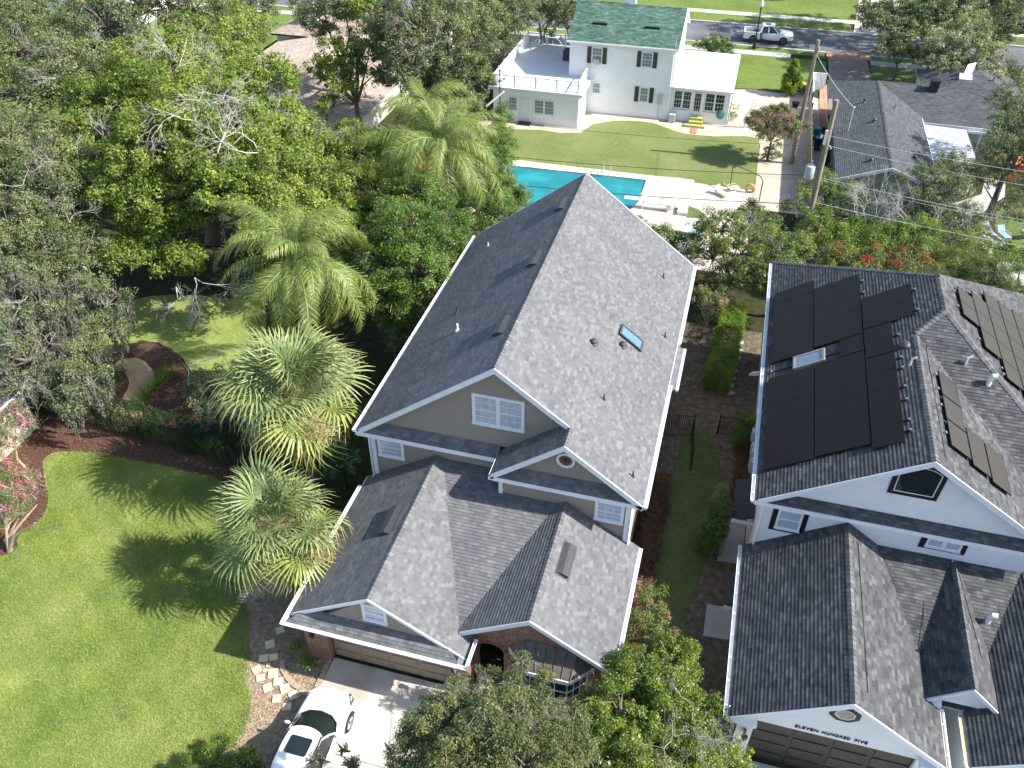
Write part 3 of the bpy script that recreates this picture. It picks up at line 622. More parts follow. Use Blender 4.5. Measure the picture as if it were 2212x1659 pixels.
def brg(pts,Y,h=.22,out=(0,-1,0)):
    for a_,b_ in zip(pts[:-1],pts[1:]): board(fa,(a_[0],Y,a_[1]),(b_[0],Y,b_[1]),h,.05,out)
brg([(3.1,6.04),(8.45,9.47),(13.85,6.0)],24.0); brg([(3.1,3.02),(6.55,5.38),(9.88,3.1)],16.6,.2); brg([(9.4,3.46),(10.58,4.56),(11.78,3.46)],18.75,.15); brg([(10.75,3.0),(14.25,5.4),(17.7,3.0)],16.9,.2)
board(fa,(3.0,23.98,5.98),(13.9,23.98,5.98),.16,.04); board(fa,(3.0,24,5.98),(3.0,42.0,5.98),.2,.03,(-1,0,0)); board(fa,(3.03,16.6,2.95),(3.03,24.3,2.95),.16,.03,(-1,0,0)); board(fa,(9.92,16.6,3.05),(9.92,19,3.05),.16,.03,(1,0,0)); board(fa,(10.72,16.9,2.95),(10.72,18.9,2.95),.16,.03,(-1,0,0)); board(fa,(9.36,18.75,3.44),(9.36,20.6,3.44),.13,.03,(-1,0,0))
fa.build('fascia',M['trim'],R_)
rt=MB()   # eave returns at the gable feet
for x0,x1,y0,z0,y1 in ((3.03,4.0,16.55,2.72,17.0),(9.2,9.95,16.55,2.72,17.0),(9.36,9.95,18.7,3.1,19.0),(11.25,11.85,18.7,3.1,19.0)):
    rt=MB(); rt.prism([(x0,y0,z0),(x0,y1,z0),(x0,y1,z0+.32),(x0,y0,z0+.16)],(x1-x0,0,0)); rt.build('eave_return',M['trim'],R_)
sf=MB(); sf.box(3.02,24.02,5.74,13.8,24.36,5.78); sf.box(3.02,24.4,5.74,3.45,41.8,5.78); sf.box(3.05,17,2.7,3.45,24.3,2.74); sf.box(9.62,16.7,2.75,9.9,19,2.79); sf.build('soffit',M['trim'],R_)
for A_,B_,o_ in (((2.97,23.95,6.0),(2.97,41.9,6.0),(-1,0,0)),((3.0,16.55,2.98),(3.0,24.3,2.98),(-1,0,0)),((9.95,16.5,3.08),(9.95,18.75,3.08),(1,0,0)),((10.7,16.9,2.98),(10.7,18.8,2.98),(-1,0,0))):
    g_=MB(); gutter(g_,A_,B_,o_); g_.build('gutter',M['gutter'],R_)
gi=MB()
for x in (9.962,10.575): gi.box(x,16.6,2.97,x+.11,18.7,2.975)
gi.build('gutter_bed',mat('yellow_gutter_lining',(.55,.42,.2),.5),R_)  # yellow lining strips in the two facing gutters
downspout(R_,[(3.05,24.15,5.85),(3.4,24.28,5.6),(3.4,24.28,3.1)])
# wall openings with dark surrounds
def surround(parent,pts,Y,t=.03,m_='black'):
    q=MB(); q.prism([(x,Y,z) for x,z in pts],(0,-t,0)); return q.build('window_surround',M[m_],parent)
surround(R_,[(3.8,4.24),(5.13,4.24),(5.13,5.56),(3.8,5.56)],24.357); window(R_,4.0,4.93,4.43,5.5,24.32,cols=1,rows=1,muntin=False,cas=.05)
surround(R_,[(9.2,4.88),(10.82,4.88),(10.82,5.56),(9.2,5.56)],24.357); window(R_,9.4,10.62,5.03,5.5,24.32,cols=1,rows=1,muntin=False,cas=.05,hung=False,sashes=2)
vs=surround(R_,[(7.44,7.34),(9.12,7.34),(9.18,8.74),(8.75,8.95),(8.5,9.0),(8.5,9.06),(8.12,9.06),(8.12,9.0),(7.85,8.93),(7.42,8.72)],24.357)
q=MB()
def outline(pts,Y,w=.035):
    for a_,b_ in zip(pts,pts[1:]+pts[:1]): q.tube([(a_[0],Y,a_[1]),(b_[0],Y,b_[1])],w*.6,4)
outline([(7.63,7.52),(8.95,7.52),(8.99,8.6),(8.65,8.76),(8.3,8.81),(7.95,8.76),(7.61,8.6)],24.32); q.build('window_frame',M['trim'],vs)
q=MB(); q.prism([(x,24.325,z) for x,z in [(7.63,7.52),(8.95,7.52),(8.99,8.6),(8.65,8.76),(8.3,8.81),(7.95,8.76),(7.61,8.6)]],(0,-.006,0)); q.build('pane',M['glassdark'],vs)
oc=[(6.55+.42*math.cos(math.pi*(i+.5)/4)*1.22,4.22+.44*math.sin(math.pi*(i+.5)/4)) for i in range(8)]
os_=surround(R_,oc,16.945); oc2=[(6.55+(x-6.55)*.62,4.22+(z-4.22)*.58) for x,z in oc]
q=MB(); outline(oc2,16.9,.04); q.build('window_frame',M['trim'],os_)
q=MB(); q.prism([(x,16.914,z) for x,z in oc2],(0,-.012,0)); q.build('pane',noisy('beige_blind',(.30,.25,.17),(.44,.38,.28),6,.4,.4),os_)
for wd_,xa,xb in (('ELEVEN',5.25,6.0),('HUNDRED',6.13,7.03),('FIVE',7.17,7.58)):
    cu=bpy.data.curves.new('letters','FONT'); cu.body=wd_; cu.size=.235; cu.extrude=.012; cu.offset=.003; cu.space_character=1.15
    tmp=bpy.data.objects.new('tmp',cu); COL.objects.link(tmp); bpy.context.view_layer.update()
    me=bpy.data.meshes.new_from_object(tmp.evaluated_get(bpy.context.evaluated_depsgraph_get())); bpy.data.objects.remove(tmp)
    xs=[v.co.x for v in me.vertices]; sc=(xb-xa)/(max(xs)-min(xs)); lo=bpy.data.objects.new('house_lettering',me); COL.objects.link(lo); me.materials.clear(); me.materials.append(M['black'])
    lo.parent=R_; lo.rotation_euler=(math.pi/2,0,0); lo.scale=(sc,.9,1); lo.location=Vector((xa-min(xs)*sc,16.93,2.8))-R_.location
# small lean-to canopies, meter boxes, dish, pipes
q=MB(); q.prism([(2.55,26.2,2.35),(2.55,28.55,2.35),(2.55,28.55,2.5),(2.55,26.2,2.5)],(.9,0,.35)); q.build('side_canopy',M['sh_dark'],R_)
q=MB(); q.box(2.53,26.15,2.28,3.45,26.19,2.48); q.build('canopy_trim',M['trim'],R_)
q=MB(); q.prism([(2.6,21.65,2.25),(2.6,23.3,2.25),(2.6,23.3,2.4),(2.6,21.65,2.4)],(.5,0,.25)); q.build('side_canopy',M['sh_dark'],R_)
q=MB(); q.box(2.58,21.6,2.18,3.1,21.64,2.38); q.build('canopy_trim',M['trim'],R_)
for y0,y1,z0,z1 in ((31.2,31.6,.8,1.9),(32.0,32.3,1.0,1.6),(30.4,30.8,1.3,2.0),(33.1,33.5,.9,1.5)):
    q=MB(); q.box(3.2,y0,z0,3.44,y1,z1); q.build('meter_box',M['galv'],R_,bevel=.02)
q=MB()
for y,x in ((30.0,3.36),(29.4,3.38),(34.0,3.36)): q.tube([(x,y,.3),(x,y,3.0),(x,y+.8,3.3),(x,y+.8,5.4)],.03,6)
q.build('conduit',M['trim'],R_)
q=MB(); q.lathe((0,0,0),[(.33,.10),(.30,.06),(.2,.025),(.02,0)],20); dsh=q.build('satellite_dish',mat('pale_grey_dish',(.6,.62,.63),.5),None); dsh.parent=R_
dsh.location=Vector((2.66,32.6,5.6))-R_.location; dsh.rotation_euler=(math.radians(125),0,math.radians(20))
q=MB(); q.tube([(3.44,32.9,5.2),(2.95,32.85,5.2),(2.72,32.7,5.55)],.025,6); q.build('dish_arm',M['galv'],R_)
for x,y,zf in ((8.05,31.1,ZL(8.05)),): 
    q=MB(); q.lathe((x,y,zf-.1),[(.24,0),(.22,.2),(.12,.3),(.01,.33)],14); q.build('roof_vent',M['darkvent'],R_)
q=MB(); q.tube([(8.1,29.7,ZL(8.1)-.1),(8.1,29.7,ZL(8.1)+.35),(8.25,29.7,ZL(8.1)+.45)],.05,8); q.build('vent_pipe',M['cream'],R_)
FPz=lambda Y:10.17-g*(32.8-Y)
q=MB(); q.tube([(10.4,30.9,FPz(30.9)-.1),(10.4,30.9,FPz(30.9)+.3),(10.6,30.95,FPz(30.9)+.42)],.06,8); q.build('vent_pipe',M['galv'],R_)
def goose(x,y,z,nm='roof_vent'):
    q=MB(); q.tube([(x,y,z-.1),(x,y,z+.3),(x+.06,y-.02,z+.42),(x+.2,y-.03,z+.44)],[.1,.1,.11,.13],12); q.build(nm,M['gutter'],R_)
goose(11.3,30.3,FPz(30.3)); goose(11.65,22.2,MZ2(22.2))
skylight(R_,4.15,5.33,31.6,32.5,ZL,-1,g,noisy('tan_frame',(.36,.30,.24),(.42,.36,.30),4,.5),glassmat('skylight_glass_pale',(.20,.27,.34),.05,.9))
# solar panels: each a thing of its own? they are bolted to the roof -> parts of the house
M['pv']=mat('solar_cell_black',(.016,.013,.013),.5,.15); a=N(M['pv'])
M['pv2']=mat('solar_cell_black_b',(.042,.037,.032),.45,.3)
M['pvf']=mat('black_anodised_frame',(.016,.014,.014),.5,.2)
def pv(x0,x1,y0,y1,zf,sg,s_,mt='pv'):
    xc_=(x0+x1)/2;yc=(y0+y1)/2; O,U,Dn,Nn=slopeframe(xc_,yc,zf(xc_),sg,s_); hu=(y1-y0)/2-.004; hv=(x1-x0)/2*math.sqrt(1+s_*s_)-.004
    q=MB()
    for a_ in ((-hu,-hu+.02,-hv,hv),(hu-.02,hu,-hv,hv),(-hu+.02,hu-.02,-hv,-hv+.02),(-hu+.02,hu-.02,hv-.02,hv)): q.fbox(O,U,Dn,Nn,*a_,.11,.153)
    o=q.build('solar_panel',M['pvf'],R_)
    q=MB(); q.fbox(O,U,Dn,Nn,-hu+.02,hu-.02,-hv+.02,hv-.02,.12,.15); q.build('solar_cells',M[mt],o)
def rails(x0,x1,ys,zf,sg,s_):
    q=MB()
    for y in ys:
        O=Vector(((x0+x1)/2,y,zf((x0+x1)/2))); _,U,Dn,Nn=slopeframe(O.x,O.y,O.z,sg,s_); h=abs(x1-x0)/2*math.sqrt(1+s_*s_)
        q.fbox(O,U,Dn,Nn,-.02,.02,-h,h,.05,.10,0)
        for e in (-h+.04,h-.04): q.fbox(O,U,Dn,Nn,-.045,.045,e-.04,e+.04,-.01,.13,1)
        q.build('panel_rail',[M['blackmetal'],M['chrome']],R_); q=MB()
pw=1.02   # panel width along y (portrait, long side up the slope: 1.74 m plan 1.47)
def row(x0,x1,ya,yb,n,**k_):
    for i in range(n): pv(x0,x1,ya+(yb-ya)*i/n,ya+(yb-ya)*(i+1)/n,ZL,-1,g,**k_)
row(3.27,4.92,32.5,38.45,6); row(4.95,6.72,32.7,37.65,5); row(6.76,8.5,32.95,35.4,2)
row(3.23,4.95,25.42,31.35,6); row(4.98,6.72,25.5,31.4,6); row(6.76,7.72,25.2,30.75,5); pv(5.75,7.70,31.3,32.85,ZL,-1,g) if False else None
pv(6.76,7.72,30.8,32.9,ZL,-1,g); pv(5.9,6.72,31.45,32.65,ZL,-1,g)
rails(3.3,8.7,(33.3,34.9),ZL,-1,g); rails(3.3,7.95,(25.8,26.4,27.6,28.4,29.6,30.3,31.9),ZL,-1,g); rails(3.3,6.9,(36.0,37.0),ZL,-1,g)
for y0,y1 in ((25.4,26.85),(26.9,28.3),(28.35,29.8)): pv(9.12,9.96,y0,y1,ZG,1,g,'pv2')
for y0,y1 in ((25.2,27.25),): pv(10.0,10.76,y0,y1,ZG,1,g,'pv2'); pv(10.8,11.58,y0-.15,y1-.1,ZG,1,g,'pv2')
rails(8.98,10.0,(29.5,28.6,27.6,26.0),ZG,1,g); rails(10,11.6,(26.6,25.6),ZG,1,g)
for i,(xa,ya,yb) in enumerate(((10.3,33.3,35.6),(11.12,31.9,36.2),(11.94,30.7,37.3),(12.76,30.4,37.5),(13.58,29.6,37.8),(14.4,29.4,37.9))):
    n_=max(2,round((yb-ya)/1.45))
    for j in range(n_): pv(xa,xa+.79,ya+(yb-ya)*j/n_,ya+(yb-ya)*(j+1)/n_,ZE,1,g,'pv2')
rails(10.1,11.9,(33.8,35.0),ZE,1,g); rails(10.9,13,(32.3,36.0),ZE,1,g); rails(11.8,14,(31.3,30.9,37.0),ZE,1,g)
q=MB()
for pts in ([(8.9,24.6,ZG(8.9)),(8.85,31.2,ZG(8.85)),(9.0,31.4,ZG(9))],[(7.05,17.3,RGr(7.05)),(6.95,23.6,RGr(6.95))],[(10.6,24.1,4.62),(10.95,22,DL(10.95)),(11.2,20.4,DL(11.2))],[(9.6,24.3,4.3),(9.5,22.6,4.0),(9.42,20.7,3.62)]):
    q.tube([Vector(p)+Vector((0,0,.04)) for p in pts],.012,5)
q.build('roof_cable',M['black'],R_)
q=MB(); q.box(9.25,20.5,3.35,9.45,20.75,3.55); q.tube([(9.35,20.6,3.5),(9.2,20.5,3.7)],.03,6); q.build('junction_box',M['blackmetal'],R_)
q=MB(); q.tube([(11.35,18.8,3.0),(11.3,18.4,2.95)],.03,6); q.box(11.15,18.3,2.95,11.5,18.5,3.0); q.build('floodlight',M['galv'],R_)
lantern(R_,3.75,16.85,1.9); lantern(R_,9.4,16.85,1.9)
# ---------------- the green-roofed white house ----------------
W_=thing('green_roof_house','white two storey house with green shingle roof, dark shutters and roof terrace','house',(-10.8,79,0))
rf=MB(); roofplane(rf,[(-15.7,74.85,6.3),(-6.0,74.85,6.3),(-6.0,79.0,8.55),(-15.7,79.0,8.55)]); roofplane(rf,[(-15.7,79.0,8.55),(-6.0,79.0,8.55),(-6.0,83.2,6.3),(-15.7,83.2,6.3)])
rfo=rf.build('roof',[M['sh_green'],M['trim']],W_)
q=MB(); ridgecaps(q,(-15.7,79,8.55),(-6,79,8.55),(0,-.54,1),(0,.54,1)); q.build('ridge_cap',M['sh_green'],rfo)
q=MB(); q.box(-15.5,75.2,0,-6.2,83,6.28); q.prism([(-15.5,75.3,6.28),(-15.5,82.9,6.28),(-15.5,79,8.35)],(9.3,0,0)); q.build('wall',M['wallwhite'],W_)
q=MB(); q.box(-11.65,79.1,7.6,-10.6,80.0,10.2); q.box(-11.75,79.0,10.0,-10.5,80.1,10.25); q.build('chimney',M['wallwhite'],rfo)
q=MB(); board(q,(-6.0,74.85,6.3),(-6.0,79,8.55),.22,.05,(1,0,0)); board(q,(-6.0,79,8.55),(-6.0,83.2,6.3),.22,.05,(1,0,0)); board(q,(-15.7,74.85,6.28),(-6.0,74.85,6.28),.18,.04); q.build('fascia',M['trim'],W_)
q=MB(); gutter(q,(-15.7,74.8,6.3),(-6.0,74.8,6.3),(0,-1,0),hang=False); q.build('gutter',M['gutter'],W_)
downspout(W_,[(-15.35,74.8,6.2),(-15.35,75.1,5.9),(-15.35,75.1,3.2)]); downspout(W_,[(-6.4,74.8,6.2),(-6.4,75.1,5.9),(-6.4,75.1,.1)])
for x0,x1 in ((-13.85,-12.6),(-9.25,-8.0)):
    q=MB(); q.box(x0,76.6,7.2,x1,76.95,7.42) ; q.build('roof_vent',M['black'],W_)
# flat roofed wing with terrace
q=MB(); q.box(-21.4,71.2,0,-15.5,83,2.85); q.box(-15.5,71.2,0,-13.7,75.2,2.85); q.build('wing_wall',M['wallwhite'],W_)
q=MB(); q.box(-21.75,70.85,2.85,-15.5,83.3,3.1); q.box(-15.5,70.85,2.85,-13.35,75.2,3.1); q.build('wing_roof_edge',M['trim'],W_)
q=MB(); q.box(-21.6,71.0,3.1,-15.5,83.2,3.112); q.box(-15.5,71.0,3.1,-13.5,75.19,3.112); q.build('terrace_floor',noisy('pale_roof_membrane',(.62,.63,.66),(.72,.73,.75),.7,.7,.2),W_)
M['railwhite']=mat('white_vinyl',(.90,.90,.90),.9,.1)
def railing(parent,pts,z,h=1.0,every=1.75,bal=.14):
    q=MB()
    for a_,b_ in zip(pts[:-1],pts[1:]):
        A=Vector((*a_,z));B=Vector((*b_,z)); L=(B-A).length; n_=max(1,round(L/every)); d=(B-A).normalized(); nn=Vector((-d.y,d.x,0))
        for i in range(0 if a_==pts[0] else 1,n_+1): q.fbox(A+d*(L*i/n_),d,nn,Vector((0,0,1)),-.06,.06,-.06,.06,0,h+.12)
        q.fbox(A,d,nn,Vector((0,0,1)),.061,L-.061,-.04,.04,h-.05,h+.03); q.fbox(A,d,nn,Vector((0,0,1)),.061,L-.061,-.025,.025,.08,.14)
        k=int(L/bal)
        for i in range(1,k): q.fbox(A+d*(L*i/k),d,nn,Vector((0,0,1)),-.014,.014,-.014,.014,.141,h-.051)
    return q.build('terrace_railing',M['railwhite'],parent)
railing(W_,[(-15.7,83),(-21.3,83),(-21.3,71.1),(-13.75,71.1),(-13.75,75.0)],3.11)
downspout(W_,[(-13.45,71.0,2.9),(-13.6,71.1,2.7),(-13.6,71.1,.1)]); downspout(W_,[(-13.4,75.0,3.0),(-13.8,75.1,2.7)])
def shutters(x0,x1,z0,z1,Y,w_=.38):
    for xa in (x0-w_,x1):
        q=MB(); q.box(xa,Y-.05,z0,xa+w_,Y-.004,z1)
        for i in range(10): zz=z0+.06+(z1-z0-.1)*i/10; q.box(xa+.05,Y-.062,zz,xa+w_-.05,Y-.051,zz+.07)
        q.build('shutter',M['olive'],W_)
M['olive']=noisy('olive_shutter',(.055,.055,.04),(.075,.072,.055),4,.6,.3)
def w1_(x0,x1,z0,z1,Y,**k): return window(W_,x0,x1,z0,z1,Y,cols=k.pop('cols',3),cas=.07,glass=k.pop('glass','glassfar'),**k)
w1_(-13.54,-12.56,4.42,5.82,75.2); shutters(-13.54,-12.56,4.42,5.82,75.2)
w1_(-9.14,-8.14,4.46,5.8,75.2); shutters(-9.14,-8.14,4.46,5.8,75.2)
w1_(-9.03,-8.2,1.4,2.75,75.2); shutters(-9.1,-8.13,1.4,2.75,75.2,.36)
w1_(-13.33,-12.54,1.78,2.75,75.2)
w1_(-20.02,-19.18,.98,2.26,71.2); w1_(-17.69,-15.83,.94,2.23,71.2,sashes=2)
q=MB(); q.box(-18.9,71.14,.07,-17.98,71.2,2.25); q.box(-18.8,71.12,.2,-18.08,71.139,2.15); q.build('door',M['trim'],W_)
q=MB(); q.box(-19.0,70.5,0,-17.9,71.15,.14); q.build('door_mat',M['black'],W_)
q=MB(); q.box(-13.3,74.85,4.42,-12.8,75.19,4.85); q.build('window_air_conditioner',noisy('beige_metal',(.5,.46,.38),(.6,.56,.48),5,.5),W_)
q=MB(); q.box(-7.4,75.05,1.4,-6.95,75.19,2.3); q.tube([(-7.2,75.12,.1),(-7.2,75.12,1.4)],.03,6); q.build('meter_box',M['galv'],W_)
q=MB(); q.tube([(-6.32,75.05,3.2),(-6.32,75.05,7.2)],.025,6); q.build('conduit',M['galv'],W_)
# sunroom
q=MB(); q.box(-6.18,75.35,0,-1.1,83.6,1.0); q.box(-6.18,75.35,2.72,-1.1,83.6,2.98)
for x0,x1 in ((-6.18,-6.0),(-4.42,-4.25),(-3.5,-3.3),(-1.52,-1.1)): q.box(x0,75.35,1.0,x1,75.6,2.72)
q.box(-1.35,75.6,1.0,-1.1,83.6,2.72); q.box(-6.18,75.62,1.0,-1.36,75.66,2.72,1); q.build('sunroom_wall',[M['wallwhite'],M['glassdark']],W_)
q=MB(); q.prism([(-6.45,75.05,2.93),(-.95,75.05,2.93),(-.95,84.2,3.25),(-6.45,84.2,3.25)],(0,0,.13)); q.build('sunroom_roof',M['gutter'],W_)
for x0,x1,s_ in ((-6.0,-4.42,2),(-3.28,-1.52,2)): window(W_,x0,x1,1.1,2.72,75.38,sashes=s_,cols=3,cas=.06,glass='glassdark')
wd=window(W_,-4.25,-3.5,.72,2.68,75.38,cols=3,rows=5,cas=.07,glass='glassdark',hung=False)
# ---------------- the bungalow ----------------
B_=thing('bungalow','sage green bungalow with dark slate shingle roof and white awning','house',(10.8,70,0))
sb=.36; rf=MB(); BR=lambda X:4.1-sb*abs(X-10.8)
roofplane(rf,[(10.8,60.5,4.1),(7.3,60.5,BR(7.3)),(7.3,76.9,BR(7.3)),(7.0,76.9,BR(7.0)),(7.0,81.4,BR(7.0)),(10.8,78.2,4.1)])
roofplane(rf,[(10.8,60.5,4.1),(10.8,78.2,4.1),(14.3,74.7,BR(14.3)),(14.3,60.5,BR(14.3))])
roofplane(rf,[(10.8,78.2,4.1),(20.1,78.2,4.1),(20.1,73.6,2.62),(14.2,73.6,2.62)]); roofplane(rf,[(10.8,78.2,4.1),(20.1,78.2,4.1),(20.1,81.6,2.8),(7.0,81.4,2.75)])
roofplane(rf,[(19.1,82,4.5),(14.8,78.4,2.9),(14.8,86,2.9)]); roofplane(rf,[(19.1,82,4.5),(14.8,78.4,2.9),(23,78.4,2.9)]); roofplane(rf,[(19.1,82,4.5),(23,78.4,2.9),(23,86,2.9)]); roofplane(rf,[(19.1,82,4.5),(14.8,86,2.9),(23,86,2.9)])
rfo=rf.build('roof',[M['sh_slate'],M['trim']],B_)
q=MB(); ridgecaps(q,(10.8,60.5,4.1),(10.8,78.2,4.1),(-sb,0,1),(sb,0,1),.13); ridgecaps(q,(10.8,78.2,4.1),(20.1,78.2,4.1),(0,-.3,1),(0,.3,1),.13); q.build('ridge_cap',M['sh_slate'],rfo)
q=MB(); q.prism([(7.7,61.0,0),(13.9,61.0,0),(13.9,61.0,2.8),(10.8,61.0,3.9),(7.7,61.0,2.8)],(0,17,0)); q.box(13.9,74.1,0,19.7,81,2.7); q.box(15.1,78.8,0,22.7,85.7,2.85); q.build('wall',M['sage'],B_)
q=MB()
for a_,b_ in (((7.3,2.86),(10.8,4.12)),((10.8,4.12),(14.3,2.86))): board(q,(a_[0],60.5,a_[1]),(b_[0],60.5,b_[1]),.2,.05)
board(q,(14.3,60.5,2.84),(14.3,74,2.84),.2,.05,(1,0,0)); board(q,(14.3,73.6,2.62),(20.1,73.6,2.62),.2,.05); q.build('fascia',M['trim'],B_)
aw=MB(); n_=14
for i in range(n_):
    y0=66.1+(73.0-66.1)*i/n_; y1=66.1+(73.0-66.1)*(i+1)/n_; ym=(y0+y1)/2
    aw.prism([(14.35,y0,2.72),(14.35,y0+.06,2.82),(14.35,y0+.12,2.72),(14.35,y1,2.72),(14.35,y1,2.69),(14.35,y0,2.69)],(3.25,0,-.1))
aw.build('awning',noisy('tree_shaded_white_metal',(.42,.43,.47),(.60,.61,.64),1.5,.5,.4),B_)  # grey tone and patches put the trees' dappled shade into the white metal
q=MB()
for y in (66.2,69.5,72.9):
    q=MB(); q.tube([(17.5,y,0),(17.5,y,2.62)],.05,6); q.build('awning_post',M['trim'],B_)
q=MB(); q.box(17.7,73.4,2.2,20,73.5,2.4); 
for x in (17.8,18.9,19.9): q.box(x,73.42,0,x+.1,73.52,2.4)
q.build('porch_frame',M['trim'],B_)
q=MB(); q.box(14.85,77.3,3.9,15.5,78.0,4.75); q.box(14.8,77.25,4.7,15.55,78.05,4.8); q.build('chimney',M['black'],rfo)
pipe_vent(B_,9.6,74.0,BR(9.6),.07,.3,'darkvent',True); pipe_vent(B_,10.1,69.5,BR(10.1),.09,.25,'darkvent',True); pipe_vent(B_,9.6,62.4,BR(9.6),.09,.2,'darkvent',True); pipe_vent(B_,12.8,64.4,BR(12.8),.09,.2,'darkvent',True); pipe_vent(B_,11.9,73.2,BR(11.9),.04,.3); pipe_vent(B_,12.9,62.0,BR(12.9),.04,.3); pipe_vent(B_,13.4,62.9,BR(13.4),.04,.3); pipe_vent(B_,20.3,81.0,3.9,.06,.5)
q=MB(); q.prism([(17.6,80.8,3.8),(18.6,80.8,3.8),(18.6,81.4,4.1),(17.6,81.4,4.1)],(0,0,.25)); q.prism([(17.9,81.3,4.0),(18.6,81.6,4.1),(18.9,82.6,4.9),(18.2,82.2,4.8)],(0,0,.06)); q.build('skylight',M['gutter'],B_)
# service mast on the bungalow
q=MB(); q.tube([(8.3,68.8,BR(8.3)),(8.3,68.8,5.0)],.04,6); q.lathe((8.3,68.8,5.0),[(.06,0),(.1,.08),(.02,.15)],8); q.build('service_mast',M['galv'],B_)
# ---------------- the tan-roofed house seen between the oaks ----------------
T_=thing('tan_roof_house','long low house with tan shingle roof seen between the oak trees','house',(-38,76,0))
rf=MB()
for (xa,xb,ya,yb,e,r_) in ((-47.3,-29.6,79.4,88.5,3,5.0),(-46.5,-30.4,63.8,81,2.3,3.9)):
    if xb-xa>yb-ya:
        m_=(ya+yb)/2; h=(yb-ya)/2; roofplane(rf,[(xa,ya,e),(xb,ya,e),(xb-h*.4,m_,r_),(xa+h,m_,r_)]); roofplane(rf,[(xa,yb,e),(xb,yb,e),(xb-h*.4,m_,r_),(xa+h,m_,r_)]); roofplane(rf,[(xa,ya,e),(xa,yb,e),(xa+h,m_,r_)]); roofplane(rf,[(xb,ya,e),(xb,yb,e),(xb-h*.4,m_,r_)])
    else:
        m_=(xa+xb)/2; h=(xb-xa)/2; roofplane(rf,[(xa,ya,e),(xa,yb,e),(m_,yb,r_),(m_,ya+h,r_)]); roofplane(rf,[(xb,ya,e),(xb,yb,e),(m_,yb,r_),(m_,ya+h,r_)]); roofplane(rf,[(xa,ya,e),(xb,ya,e),(m_,ya+h,r_)])
rfo=rf.build('roof',[M['sh_tan'],M['trim']],T_)
q=MB(); q.box(-46.9,79.8,0,-30,88,2.9); q.box(-46,64.3,0,-31,79.8,2.2); q.build('wall',M['cream'],T_)
q=MB(); q.box(-44.2,78.9+2,3,-43.0,80.2+2,5.4); q.box(-44.3,80.8,5.3,-42.9,82.3,5.45); q.build('chimney',M['cream'],rfo)
q=MB(); gutter(q,(-47.3,79.35,3),(-40.4,79.35,3),(0,-1,0),hang=False); q.build('gutter',M['blackmetal'],T_)
# ---------------- the building at the left edge ----------------
L_=thing('left_house','cream walled house with grey shingle roof half hidden at the left edge','house',(-36,20,0))
q=MB(); q.box(-44,12,0,-32.8,25.3,3.0); q.build('wall',M['cream'],L_)
rf=MB(); roofplane(rf,[(-32.3,11.6,2.95),(-32.3,25.8,2.95),(-38,20.5,5.2),(-38,17,5.2)]); roofplane(rf,[(-32.3,11.6,2.95),(-44.4,11.6,2.95),(-38,17,5.2)]); roofplane(rf,[(-44.4,11.6,2.95),(-44.4,25.8,2.95),(-38,20.5,5.2),(-38,17,5.2)]); roofplane(rf,[(-44.4,25.8,2.95),(-32.3,25.8,2.95),(-38,20.5,5.2)])
rf.build('roof',[M['sh_slate'],M['trim']],L_)
q=MB(); gutter(q,(-32.3,11.6,2.95),(-32.3,25.8,2.95),(1,0,0),hang=False); q.build('gutter',M['gutter'],L_)
# two more roofs glimpsed through the far left trees
F_=thing('far_left_house','pale walled house glimpsed in the top left corner behind oaks','house',(-75,86,0))
q=MB(); q.box(-83,82,0,-68,92,4.2); q.build('wall',M['wallwhite'],F_); rf=MB(); roofplane(rf,[(-83.5,81.5,4.2),(-67.5,81.5,4.2),(-71,87,6.4),(-79,87,6.4)],course=.3); roofplane(rf,[(-83.5,92.5,4.2),(-67.5,92.5,4.2),(-71,87,6.4),(-79,87,6.4)],course=.3); roofplane(rf,[(-67.5,81.5,4.2),(-67.5,92.5,4.2),(-71,87,6.4)],course=.3); rf.build('roof',[M['sh_tan'],M['trim']],F_)
# ---------------- utility poles and wires ----------------
def pole(x,y,h,lean=(0,0),label='',r=.16):
    t=thing('utility_pole',label,'pole',(x,y,0)); q=MB(); q.tube([(x,y,0),(x+lean[0]*.5,y+lean[1]*.5,h/2),(x+lean[0],y+lean[1],h)],[r*1.15,r,r*.8],12); q.build('pole_shaft',M['wood'],t,smooth=True); return t
p1=pole(4.62,68.8,9.8,(0,0),'farther wooden utility pole rising between the white house and the bungalow'); p2=pole(5.42,52.9,11.2,(-.12,-.1),'nearer wooden utility pole carrying the silver transformer',.18)
t2=Vector((5.3,52.8,0))
q=MB(); q.lathe((4.75,52.75,6.2),[(.27,0),(.3,.05),(.3,.75),(.27,.82),(.1,.86)],18); q.tube([(4.75,52.7,7.05),(4.75,52.7,7.35)],.05,8); q.tube([(5.0,52.8,6.6),(5.35,52.85,6.6)],.04,6); q.build('transformer',M['galv'],p2,smooth=True)
q=MB(); 
q.box(5.1,52.55,8.5,5.24,52.68,9.4)
q.tube([(5.0,52.7,9.0),(5.3,52.8,9.0)],.03,6); q.lathe((4.95,52.7,8.85),[(.06,0),(.08,.1),(.03,.25)],8); q.build('insulator',M['gutter'],p2)
q=MB(); q.tube([(5.55,52.75,8.2),(5.65,52.6,8.3),(5.5,52.6,8.5)],.03,6); q.build('bracket',M['galv'],p2)
q=MB(); q.box(5.1,52.5,0,5.2,52.62,4.3); q.build('riser_conduit',M['galv'],p2)
q=MB(); 
q.lathe((4.78,68.7,8.9),[(.04,0),(.07,.08),(.03,.12),(.03,.28),(.07,.36),(.03,.4)],8)
q.build('insulator',M['galv'],p1)
